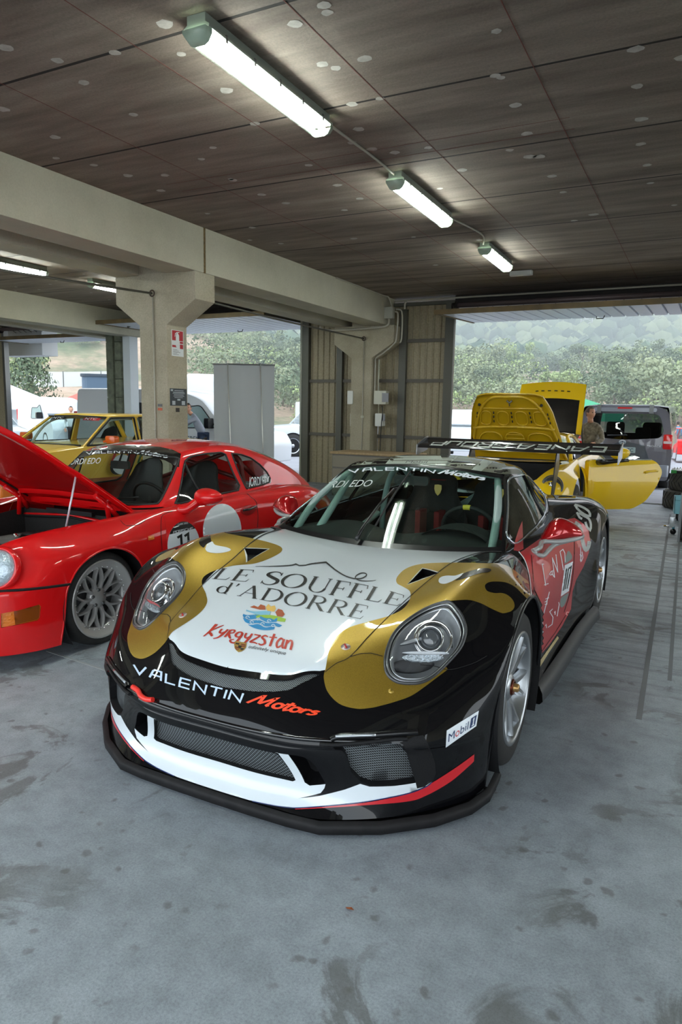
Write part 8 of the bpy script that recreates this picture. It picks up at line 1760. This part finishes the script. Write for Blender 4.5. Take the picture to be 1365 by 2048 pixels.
Rv2 = Rv.copy(); Rv2[1][3] = .62; Rv2[2][3] = .90; flat_text('maker_lettering','TOYOTA',M('bright badge metal',(.8,.8,.8,1)),van,Rv2,.20,.03); Rv3 = Rv.copy(); Rv3[1][3] = -.60; Rv3[2][3] = .90; flat_text('model_lettering','PROACE',M('bright badge metal',(.8,.8,.8,1)),van,Rv3,.26,.035)
MB().tube([(-.14,.30,1.09),(-.145,.0,1.10),(-.15,-.08,1.105)],.014,6).tube([(-.15,-.08,1.105),(-.14,.06,1.21)],.006,5).build('rear_wiper', semi_black, van)
MB().rbox((.9,-.45,.5),(1.0,-.15,1.25),.05,3,0).rbox((.9,.15,.5),(1.0,.45,1.25),.05,3,0).rbox((2.2,.2,.5),(2.3,.6,1.35),.06,3,0).rbox((2.2,-.6,.5),(2.3,-.2,1.35),.06,3,0).build('seats', black_int, van)
mesh('front_windscreen',[(3.05,-.75,1.55),(3.05,.75,1.55),(3.5,.8,1.0),(3.5,-.8,1.0)],[(0,1,2,3)],glass('vehicle glass'),van); MB().rbox((3.1,-.85,.3),(4.2,.85,.98),.15,4,1).build('nose', gp_, van)
# ---- white pickup through the middle opening
def polar(px, d):       # point on the ground plane at depth d along the camera axis in the direction of a pixel column
    r_ = ray((px,1024)); f_ = RR[2]; t = d/1.0; p = CAM+r_*t; return p
whp = M('white vehicle paint', srgb(222,226,230), .35, 0, .8)
p = at_z((600,925),-.60)
pick = vehicle('white_pickup', (p[0]-1.0,p[1]+.4,-.40), radians(-128), 'white pickup parked outside between the banner and the cladding', 'pickup', whp,
    [(.90,.42),(.92,.72),(.84,1.0),(-.55,1.12,.06),(-2.4,1.14,.04),(-2.45,1.18,.03),(-4.3,1.18,.05),(-4.35,.6),(-4.3,.5)], .92,
    dict(zb=1.12,zr=1.80,xbf=-.55,xrf=-1.15,xrr=-2.25,xbr=-2.45,pillars=[(-.55,-1.15),(-1.55,-1.62),(-2.45,-2.28)]),[(0,.40,-.03),(-3.1,.40,-.03)])
pick.scale = (1.12,)*3
for s_ in (1,-1):
    mesh('headlight',[(.90,s_*.80,.84),(.93,s_*.55,.86),(.90,s_*.50,.96),(.72,s_*.90,1.00),(.80,s_*.93,.90)],[(0,1,2,3,4)],M('lamp reflector'),pick,False)
    MB().rbox((-.95,min(s_*.98,s_*1.18),1.12),(-.83,max(s_*.98,s_*1.18),1.30),.04,3,0).build('door_mirror', whp, pick)
MB().box((.86,-.55,.62),(.945,.55,.92)).build('grille', matt_black, pick); MB().rbox((.85,-.93,.42),(1.0,.93,.62),.05,4,2).build('bumper', whp, pick)
# motorhome behind the pickup
p = at_z((590,880),-.7)
mh = empty('white_motorhome',(p[0]-1.0,p[1]+6,-.9),radians(-35),'white motorhome with roof box behind the pickup','motorhome')
MB().rbox((-3,-1.1,.5),(3,1.1,2.9),.15,4,1).build('body', whp, mh, .03); MB().rbox((-1.8,-.6,2.9),(1.0,.6,3.25),.12,4,2).build('roof_box', M('silver grey bumper'), mh, .03)
mesh('windscreen',[(3.02,-.9,1.5),(3.02,.9,1.5),(3.02,.85,2.3),(3.02,-.85,2.3)],[(0,1,2,3)],glass('dark van glass'),mh,False); MB().box((-1,-1.12,1.5),(1.2,-1.105,2.2)).build('side_window', M('dark window panel',(.06,.09,.11,1),.1), mh)
for x in (-2,2): lwheel('wheel',mh,(x,-1.05,.42),.38,.2,-1); lwheel('wheel',mh,(x,1.05,.42),.38,.2,1)
# ---- panel vans
fid_b = M('blue film logo',srgb(24,98,160),.4)
def panel_van(loc, rz, label, L=5.0, H=2.3, W=.98, open_rear=False, rear_text=None, side_text=False, hood=True, door_open=False, group='white panel vans outside'):
    t = empty('panel_van', loc, rz, label, 'van', group); pr = [(.95,.30),(.98,.75,.1),(.80,1.02,.1),(.15,1.14,.05),(-.50,1.80,.15),(-.85,H-.12,.2),(-1.6,H,.2),(-L+1,H,.12),(-L+.95,.30)]
    p_ = smooth_prof(pr); m = MB(); n = len(p_); V = []
    for y in (-1,-.96,-.88,.88,.96,1):
        for x,z in p_: q = abs(y); k = 1 if q < .95 else (.995 if q < .99 else .985); V.append(((x+1.5)*k-1.5, y*W*(1-.09*max(0,(z-1.1)/(H-1.1))**1.3), .3+(z-.3)*k))
    sidef = [tuple(range(n)),tuple(5*n+i for i in range(n))[::-1]]
    m.add(V,[(i*n+k,i*n+(k+1)%n,(i+1)*n+(k+1)%n,(i+1)*n+k) for i in range(5) for k in range(n)]+([] if door_open else sidef),True)
    if door_open:
        hole = [(-1.75,.45),(-1.75,H-.35),(-2.85,H-.35),(-2.85,.45)]
        for s_,base in ((-1,0),(1,5*n)):
            loop_ = [(V[base+i][0],V[base+i][2]) for i in range(n)]; vo,T = cdt([],[(loop_,True)]+([(hole,True)] if s_ == -1 else [])); yv = lambda z: s_*W*(1-.09*max(0,(z-1.1)/(H-1.1))**1.3)
            T = [f for f in T if inpoly((vo[f[0]]+vo[f[1]]+vo[f[2]])/3,loop_) and not (s_ == -1 and inpoly((vo[f[0]]+vo[f[1]]+vo[f[2]])/3,hole))]; b0 = len(m.V); m.add([(a,yv(b),b) for a,b in vo],[tuple(f) for f in T])
        
    b = m.build('body', whp, t); smooth_by_angle(b.data,.6)
    dk = M('dark window panel',(.06,.09,.11,1),.08,0,1)
    for s_ in (1,-1):
        yy = lambda z: s_*(W*(1-.09*max(0,(z-1.1)/(H-1.1))**1.3)+.004); P = smooth_prof([(-.08,1.14,.03),(-.55,1.66,.1),(-.80,H-.42,.08),(-1.45,H-.42,.05),(-1.50,1.10,.05)])
        mesh('side_window',[(x,yy(z),z) for x,z in P],[tuple(range(len(P)))],glass('van side glass',(.70,.84,.86,1),.8) if False else M('pale green van glass',srgb(150,176,178),.08,0,1),t,False)
        MB().tube([(x,yy(z)+s_*.002,z) for x,z in P],.012,5,True).build('window_seal', semi_black, t)
        MB().rbox((-.28,min(s_*W,s_*(W+.22)),1.12),(-.16,max(s_*W,s_*(W+.22)),1.36),.04,3,0).build('door_mirror', semi_black, t)
        for x in (0.05,-L+1.9): lwheel('wheel',t,(x,s_*(W-.0),.33),.33,.2,s_)
    mesh('windscreen',[(.12,-W*.86,1.18),(.12,W*.86,1.18),(-.62,W*.80,H-.38),(-.62,-W*.80,H-.38)],[(0,1,2,3)],dk,t,False) 
    o_ = t.children[-1]; 
    for v in o_.data.vertices: v.co.x += .06; v.co.z += .03
    xr = -L+.95
    if open_rear:
        for s_ in (1,-1):
            MB().rbox((xr-.02-.70,min(s_*(W-.04),s_*(W+.02)),.45),(xr-.02,max(s_*(W-.04),s_*(W+.02)),H-.15),.06,3,1).build('rear_door', whp, t, .01)
            MB().rbox((xr-.64,s_*(W+.021)-.004,1.20),(xr-.12,s_*(W+.021)+.004,H-.32),.06,3,1).build('rear_door_window', M('dark window panel'), t)
        MB().box((xr-.004,-W*.86,.45),(xr-.002,W*.86,H-.25)).build('load_space_shade', M('dark load space sheet',(.02,.02,.022,1),.8), t)  # flat dark sheet over the rear stands for the shaded load space
    else:
        MB().tube([(xr-.004,0,.45),(xr-.004,0,H-.15)],.006,4).build('door_gap', seam, t)
        for s_ in (1,-1): MB().rbox((xr-.015,min(s_*(W-.12),s_*(W-.02)),1.0),(xr+.02,max(s_*(W-.12),s_*(W-.02)),1.45),.02,3,0).build('tail_lamp', redl, t)
    if rear_text:
        Rm = Matrix(((0,0,-1,xr-.02),(-1,0,0,-.10),(0,1,0,1.62),(0,0,0,1))); flat_text('rear_lettering',rear_text,black_ink,t,Rm,.95,.22); MB().lathe([(.17,0),(.165,.012),(.001,.014)],(-1,0,0),(xr-.004,.62,1.62),24).build('round_logo', fid_b, t)
        Rm2 = Rm.copy(); Rm2[1][3] = .62; Rm2[0][3] = xr-.024; flat_text('logo_letter','F',white_ink,t,Rm2,.12,.18)
    if side_text:
        for s_ in (-1,1):
            Rm = Matrix(((-s_*1.0,0,0,-.75),(0,0,s_,s_*(W+.012)),(0,1,0,.86),(0,0,0,1))); flat_text('side_lettering','IDERENT',M('slate lettering',srgb(60,74,90),.5),t,Rm,.62,.13); Rl = Rm.copy(); Rl[0][3] = -.75+(-.42 if s_ < 0 else .42); flat_text('logo_letter','F',fid_b,t,Rl,.13,.18)
            for k,tx in enumerate(('Complements','tu roda','moments')): R3 = Rm.copy(); R3[2][3] = .58-.12*k; R3[0][3] = -.80; flat_text('side_strapline',tx,M('grey lettering',srgb(130,140,150),.5),t,R3,(.62,.48,.44)[k],.07)
    return t
p = at_z((400,945),-.05)
vA = panel_van((p[0]+.20,p[1]+1.35,-.15), radians(4), 'white van with open side door and man leaning in', 5.4, 2.05, .95, side_text=True, door_open=True)
p = at_z((222,905),-.2); panel_van((p[0]-3.8*cos(radians(128)),p[1]+3.8*sin(radians(128)),-.25), radians(128), 'tall white van with blue round logo on its rear doors, far left opening', 5.2, 2.75, 1.0, rear_text='IDERENT')
p = at_z((138,900),-.25); panel_van((p[0]-3.6*cos(radians(130)),p[1]+3.6*sin(radians(130)),-.3), radians(130), 'white van with both rear doors swung open, far left opening', 4.8, 2.2, .92, open_rear=True)
p = at_z((50,895),-.15); panel_van((p[0]+.6,p[1]+1.5,-.2), radians(-22), 'small white van nose behind the silver estate at the far left', 4.4, 1.95, .88)
p = at_z((0,915),-.05)
est = vehicle('silver_estate', (p[0]-.6,p[1]+.3,-.05), radians(-20), 'silver estate car at the left edge behind the yellow saloon', 'car', M('silver car paint',srgb(170,178,184),.35,.4,1),
    [(.85,.25),(.88,.55),(.70,.74),(-.35,.88,.05),(-3.2,.93,.04),(-3.3,.9),(-3.35,.3)], .86, dict(zb=.90,zr=1.36,xbf=-.35,xrf=-1.0,xrr=-2.9,xbr=-3.2,pillars=[(-.35,-1.0),(-1.5,-1.55),(-2.4,-2.4),(-3.2,-2.95)]),[(0,.31,0),(-2.6,.31,0)])
p = at_z((905,930),-.1)
o = panel_van((p[0]-1.2,p[1]+5.5,-.25), radians(-75), 'white van behind the yellow front lid with blue glass', 4.2, 1.8, .88)
p = at_z((1362,905),-.2)
vehicle('red_hatchback', (p[0]+1.2,p[1]+1,-.5), radians(60), 'small red car far outside at the right edge', 'car', M('red gloss paint'),
    [(.80,.25),(.84,.55),(.65,.76),(-.40,.90,.05),(-2.9,.95,.04),(-3.1,.9),(-3.1,.3)], .82, dict(zb=.92,zr=1.42,xbf=-.40,xrf=-1.0,xrr=-2.5,xbr=-2.9,pillars=[(-.4,-1.0),(-1.5,-1.55),(-2.9,-2.55)]),[(0,.30,0),(-2.45,.30,0)])
# ================================================================ loose things
bn = at_z((438,1010),0)
# roll-up banner seen from behind
u = Vector((cos(radians(27)),sin(radians(27)),0)); c0 = Vector((-6.05,7.90,0)); c1_ = c0+u*.80
ban = empty('rollup_banner', tuple((c0+c1_)/2), radians(27), 'grey back of a tall roll-up banner with two poles between the columns', 'banner')
V = []; K_ = 14
for i in range(K_+1):
    x = -.42+.84*i/K_; V += [(x,.012*sin(i*1.1),.08),(x*1.0,.012*sin(i*1.1+.6),2.05)]
mesh('banner_sheet',V,[(2*i,2*i+2,2*i+3,2*i+1) for i in range(K_)],M('grey banner back',srgb(164,168,168),.75),ban)
MB().tube([(-.43,0,2.06),(.43,0,2.06)],.012,6).build('top_rail', alloy_dark, ban); MB().rbox((-.44,-.08,0),(.44,.08,.08),.03,3,0).build('base', M('silver grey bumper'), ban)
for x in (-.22,.23): MB().tube([(x+.07,-.06,.07),(x,-.025,2.06)],.008,6).build('pole', M('banner pole',srgb(196,196,190),.3,.6), ban)
# crate beside the back wall
p = at_z((672,1004),0)
cr_ = empty('tool_cabinet',(-4.9,10.9,0),0,'low wooden-topped cabinet behind the race car roof by the cladding','cabinet'); MB().box((-.75,-.35,.72),(.75,.35,.76)).build('top', M('pale chipboard',srgb(176,150,112),.6,noise=srgb(150,126,92),bscale=20), cr_, .004)
MB().box((-.72,-.32,0),(.72,.32,.72)).build('carcass', M('grey steel cabinet',srgb(120,116,108),.5), cr_, .006)
for k in range(3): MB().rbox((-.70,-.335,.06+.22*k),(.70,-.318,.25+.22*k),.01,2,1).build('drawer', M('weathered rail paint',srgb(132,124,108),.5), cr_)
# tyres: stack of treaded racing tyres
def tread(name, c, r, w, label, group=None, upright=False, par=None):
    t = empty(name, c, 0, label, 'tyre', group); a = (0,0,1)
    m = MB(); m.lathe([(r*.62,.02),(r*.70,.0),(r*.93,.0),(r,.035),(r,w-.035),(r*.93,w),(r*.70,w),(r*.62,w-.02),(r*.62,.02)],a,(0,0,0),40); m.build('carcass', M('dusty tyre rubber',srgb(74,72,66),.85,noise=srgb(50,48,45),bscale=14), t)
    m = MB(); N_ = 26
    for i in range(N_):
        a0 = 2*pi*i/N_
        for s_ in (0,1):
            pts = []
            for q in range(5): f = q/4; zz = (w*.5+(w*.42)*f) if s_ else (w*.5-(w*.42)*f); an = a0+.26*f**1.3+(.12 if s_ else 0); pts.append((cos(an)*(r+.001),sin(an)*(r+.001),zz))
            m.tube(pts,.0052,4,False,False)
    m.build('tread_grooves', M('tread groove black',(.006,.006,.006,1),.9), t)['kind'] = 'stuff'; return t
p = at_z((1352,1018),0)
sx_,sy_ = p[0]+.13,p[1]+.22
tread('racing_tyre',(sx_,sy_,0),.335,.29,'bottom treaded tyre of the stack at the right edge','stacked tyres at the right edge'); tread('racing_tyre',(sx_+.06,sy_-.02,.29),.325,.28,'upper treaded tyre of the stack at the right edge','stacked tyres at the right edge')
tb = empty('tool_tray',(sx_+.06,sy_,.57),0,'black tray with green box on top of the tyre stack','tray'); MB().box((-.30,-.25,0),(.35,.25,.045)).build('tray', semi_black, tb, .006); MB().box((-.30,-.265,.0),(-.22,-.235,.05)).build('green_box', M('green plastic',srgb(30,130,50),.5), tb)
rn2 = random.Random(5); m = MB()
for i in range(14): m.lathe([(.001,.03),(.012,.028),(.016,.0)],(0,0,1),(-.26+.04*i,rn2.uniform(-.2,.2),.045),8)
m.build('sockets', chrome, tb)['kind'] = 'stuff'
p = at_z((1350,1038),0)
bl_ = empty('blue_bin',(p[0]+.13,p[1]-.05,0),.1,'pale blue plastic bin in front of the tyre stack','bin'); cy_m = M('pale blue plastic',srgb(120,176,190),.4)
m = MB(); m.prism([(-.15,-.13),(.17,-.13),(.17,.13),(-.15,.13)],.28,.30,2); m.box((-.15,-.13,.10),(.17,-.12,.34)); m.box((-.15,.12,.10),(.17,.13,.34)); m.box((-.15,-.13,.10),(-.14,.13,.34)); m.box((-.15,-.13,.10),(.17,.13,.12)); m.build('tub', cy_m, bl_, .003)
m = MB(); m.lathe([(.001,.16),(.03,.13),(.10,.02),(.10,0)],(-.6,-.6,.5),(.08,-.10,.16),18); m.build('cone', cy_m, bl_); 
for x in (-.1,.12):
    for y in (-.09,.09): MB().tube([(x,y,0),(x,y,.10)],.012,6).build('foot', semi_black, bl_)
p = at_z((1343,1068),0)
jk = empty('trolley_caster',(p[0]+.0,p[1]+.0,0),0,'small chrome and blue jack on the floor by the blue bin','caster'); MB().box((-.03,-.02,.09),(.03,.02,.21)).build('bracket', M('bright bracket',srgb(216,222,226),.3,.6), jk, .004); MB().lathe([(.001,-.02),(.035,-.02),(.035,.02),(.001,.02)],(0,1,0),(.02,0,.035),18).build('wheel', semi_black, jk)  # stands for a caster of the tool trolley
MB().tube([(.02,0,.06),(.02,0,.11)],.016,8).build('blue_collar', M('blue collar',srgb(70,140,160),.4), jk); MB().tube([(-.09,0,.095),(.02,0,.10)],[.012,.016],8).build('pedal', chrome, jk)
p = at_z((1357,1084),0)
tr = empty('trolley',(p[0]+.30,p[1]+.25,0),0,'dark panel of a tool trolley cut by the right edge','trolley'); MB().box((-.30,-.25,.0),(.30,.25,.02)).box((-.30,-.25,.0),(-.28,.25,.56)).box((-.30,.23,0),(.30,.25,.56)).build('carcass', M('dark trolley steel',srgb(46,44,42),.5), tr, .003); MB().box((-.31,-.26,0),(-.285,-.24,.58)).build('edge_strip', alloy_dark, tr)
for k in range(2): MB().box((-.27,-.26,.05+.26*k),(.28,-.245,.27+.26*k)).build('drawer', M('dark trolley steel',(.1,.1,.1,1)), tr)
# leaf on the floor
p = at_z((691,1816),0); m = MB(); m.add([(0,0,.003),(.018,.006,.006),(.03,0,.004),(.018,-.008,.008),(.008,-.006,.005)],[(0,1,2,3,4)]); o = m.build('dry_leaf', M('brown leaf',srgb(150,80,40),.8)); o.location = tuple(p[:2])+(0,); tag(o,'tiny brown dry leaf on the concrete in the foreground','leaf')
# ---------------------------------------------------------------- people
def skinmesh(name, J, E, R_, mat, par, root=0, sub=1):
    me = bpy.data.meshes.new(name); me.from_pydata([tuple(j) for j in J], E, []); me.materials.append(mat); o = link(name, me, par)
    md = o.modifiers.new('s','SKIN'); md.use_smooth_shade = True; sb = o.modifiers.new('b','SUBSURF'); sb.levels = sub; sb.render_levels = sub
    for i,v in enumerate(me.skin_vertices[0].data): v.radius = (R_[i],R_[i]*.9) if not isinstance(R_[i],tuple) else R_[i]; v.use_root = (i == root)
    dg = bpy.context.evaluated_depsgraph_get(); m2 = bpy.data.meshes.new_from_object(o.evaluated_get(dg)); o.modifiers.clear(); o.data = m2; m2.name = name; return o
skin_m = M('skin',srgb(204,150,122),.5); hair_m = M('dark brown hair',srgb(48,36,28),.8)
def head(par, c, yaw, hair=hair_m, s=1.0, tilt=0):
    """egg shaped head with face; looks along local +x turned by yaw"""
    Rz = Matrix.Rotation(yaw,4,'Z')@Matrix.Rotation(tilt,4,'X'); V = []; nu,nv = 18,14; c = Vector(c)
    def sh(th,ph):
        x = .098*cos(ph)*cos(th); y = .076*cos(ph)*sin(th); z = .118*sin(ph)
        if z < 0: x *= 1-.10*(-z/.118); y *= 1-.28*(-z/.118)
        f = cos(th) > .90 and abs(ph+.12) < .22
        if f: x += .016*(1-abs(ph+.12)/.22)
        if cos(th) > .6 and .02 < ph < .30: x -= .006
        return Vector((x,y,z))*s
    for i in range(nv+1):
        for k in range(nu): V.append(c+Rz@sh(2*pi*k/nu,-pi/2+pi*i/nv))
    h = MB(); h.add(V,[(i*nu+k,i*nu+(k+1)%nu,(i+1)*nu+(k+1)%nu,(i+1)*nu+k) for i in range(nv) for k in range(nu)],True)
    for s_ in (-1,1): 
        e = c+Rz@(Vector((-.005,.075*s_,.0))*s); h.sphere(tuple(e),.022*s,8,6,(.7,.5,1.2))
    o = h.build('head', skin_m, par)
    for s_ in (-1,1): e = c+Rz@(Vector((.086,.030*s_,.018))*s); MB().sphere(tuple(e),.010*s,8,6).build('eye', M('dark eye',(.02,.015,.012,1),.2), o)
    mo = c+Rz@(Vector((.088,0,-.058))*s); MB().sphere(tuple(mo),.016*s,8,6,(.4,1.2,.35)).build('mouth', M('lips',srgb(150,84,76),.5), o)
    V = [c+Rz@(sh(2*pi*k/nu,ph)*1.07+Vector((-.008,0,.006))) for ph in np.linspace(.05,pi/2,8) for k in range(nu)]; F = []
    for i in range(7):
        for k in range(nu):
            th = 2*pi*(k+.5)/nu; 
            if i < 3 and cos(th) > .45: continue
            F.append((i*nu+k,i*nu+(k+1)%nu,(i+1)*nu+(k+1)%nu,(i+1)*nu+k))
    hm = MB().add(V,F,True); V = [c+Rz@(sh(2*pi*k/nu,ph)*1.05) for ph in (-.45,-.2,.05) for k in range(nu)]; hm.add(V,[(i*nu+k,i*nu+(k+1)%nu,(i+1)*nu+(k+1)%nu,(i+1)*nu+k) for i in range(2) for k in range(nu) if cos(2*pi*(k+.5)/nu) < -.1],True); hm.build('hair', hair, o); return o
def hand(par, c, d, s_=1):
    c = Vector(c); d = Vector(d).normalized(); sd_ = d.cross(Vector((0,0,1))).normalized() if abs(d.z) < .9 else Vector((1,0,0)); up = sd_.cross(d)
    J = [c,c+d*.045,c+d*.085]; E = [(0,1),(1,2)]; R_ = [.028,.036,.030]
    for k,(o_,L) in enumerate(((-.030,.065),(-.010,.075),(.010,.070),(.030,.055))):
        b = len(J); J += [c+d*.085+sd_*o_, c+d*(.085+L*.5)+sd_*o_*1.1-up*.008, c+d*(.085+L)+sd_*o_*1.15-up*.028]; E += [(1,b),(b,b+1),(b+1,b+2)]; R_ += [.0105,.0095,.008]
    b = len(J); J += [c+d*.03-sd_*.04*s_, c+d*.07-sd_*.062*s_-up*.01]; E += [(1,b),(b,b+1)]; R_ += [.012,.009]
    return skinmesh('hand',J,E,R_,skin_m,par,0,1)
def person(loc, rz, label, jacket, trousers, P, look=0, scale=.93, group=None, hair=hair_m, sub=1):
    t = empty('person', loc, rz, label, 'person', group); t.scale = (scale,)*3
    pel,che,nek,hd = Vector(P['pelvis']),Vector(P['chest']),Vector(P['neck']),Vector(P['head'])
    sl = Vector(P.get('side',(0,1,0))).normalized(); J = [pel,(pel+che)/2,che,nek,che+sl*.17+Vector((0,0,.03)),P['elbL'],P['wriL'],che-sl*.17+Vector((0,0,.03)),P['elbR'],P['wriR']]
    skinmesh('jacket',J,[(0,1),(1,2),(2,3),(2,4),(4,5),(5,6),(2,7),(7,8),(8,9)],[(.155,.125),(.15,.115),(.165,.12),.062,.070,.052,.040,.070,.052,.040],jacket,t,0,sub)
    hp = .09; J = [pel,pel+sl*hp-Vector((0,0,.04)),P['kneL'],P['ankL'],pel-sl*hp-Vector((0,0,.04)),P['kneR'],P['ankR']]
    skinmesh('trousers',J,[(0,1),(1,2),(2,3),(0,4),(4,5),(5,6)],[(.14,.115),.088,.062,.048,.088,.062,.048],trousers,t,0,sub)
    MB().tube([nek-Vector((0,0,.03)),hd-Vector((0,0,.06))],[.055,.05],10).build('neck', skin_m, t); head(t,hd,look,hair)
    for s_,a,b in ((1,'elbL','wriL'),(-1,'elbR','wriR')): hand(t,P[b],Vector(P[b])-Vector(P[a]),s_)
    for s_,a in ((1,'ankL'),(-1,'ankR')): q = Vector(P[a]); MB().rbox((q.x-.09,q.y-.045,0),(q.x+.18,q.y+.045,.09),.04,4,2).build('shoe', M('dark shoe',(.02,.02,.02,1),.5), t, .015)
    return t
denim = M('blue jeans',srgb(52,66,92),.9,bump=.3,bscale=200); grey_j = M('grey fleece jacket',srgb(150,156,168),.9,bump=.3,bscale=90)
p = at_y((404,930),12.95)
person((p[0]+.05,12.95,-.02), radians(222), 'man in grey jacket and jeans leaning into the white van', grey_j, denim, dict(pelvis=(0,0,.93),chest=(.20,-.02,1.28),neck=(.28,-.03,1.45),head=(.36,.0,1.56),elbL=(.42,.22,1.22),wriL=(.62,.10,1.12),elbR=(.45,-.20,1.12),wriR=(.60,-.05,.98),kneL=(.14,.10,.50),ankL=(.0,.12,.09),kneR=(.05,-.12,.50),ankR=(-.10,-.13,.09)), radians(80))
p = at_y((1177,1000),11.75)
person((-1.72,12.75,-.02), radians(-100), 'grey-haired man in beige shirt beside the raised yellow tailgate', M('olive beige shirt',srgb(150,142,122),.9,noise=srgb(96,86,70),bscale=22), M('dark trousers',srgb(40,40,46),.9), dict(pelvis=(0,0,.95),chest=(.05,0,1.33),neck=(.07,0,1.50),head=(.10,0,1.63),elbL=(.12,.26,1.15),wriL=(.32,.18,1.10),elbR=(.12,-.26,1.15),wriR=(.30,-.16,1.08),kneL=(.03,.10,.50),ankL=(0,.10,.09),kneR=(.02,-.10,.50),ankR=(-.02,-.10,.09)), radians(60), .92, None, M('grey brown hair',srgb(96,78,66),.8))
std = dict(pelvis=(0,0,.95),chest=(.02,0,1.33),neck=(.03,0,1.50),head=(.05,0,1.63),elbL=(0,.25,1.15),wriL=(.12,.22,.95),elbR=(0,-.25,1.15),wriR=(.12,-.2,.95),kneL=(.02,.10,.50),ankL=(0,.10,.09),kneR=(.02,-.10,.50),ankR=(-.02,-.10,.09))
p = at_z((1352,905),-.6); person((p[0],p[1],-.62), radians(80), 'distant person in bright blue jacket beyond the grey van', M('bright blue jacket',srgb(40,130,180),.8), denim, std, 0,1.0)
p = at_z((146,905),-.3); person((p[0],p[1],-.35), radians(-60), 'person with dark hair between the open van doors', M('white shirt',srgb(210,214,214),.8), M('dark trousers',(.1,.1,.1,1)), std, radians(20),1.0)
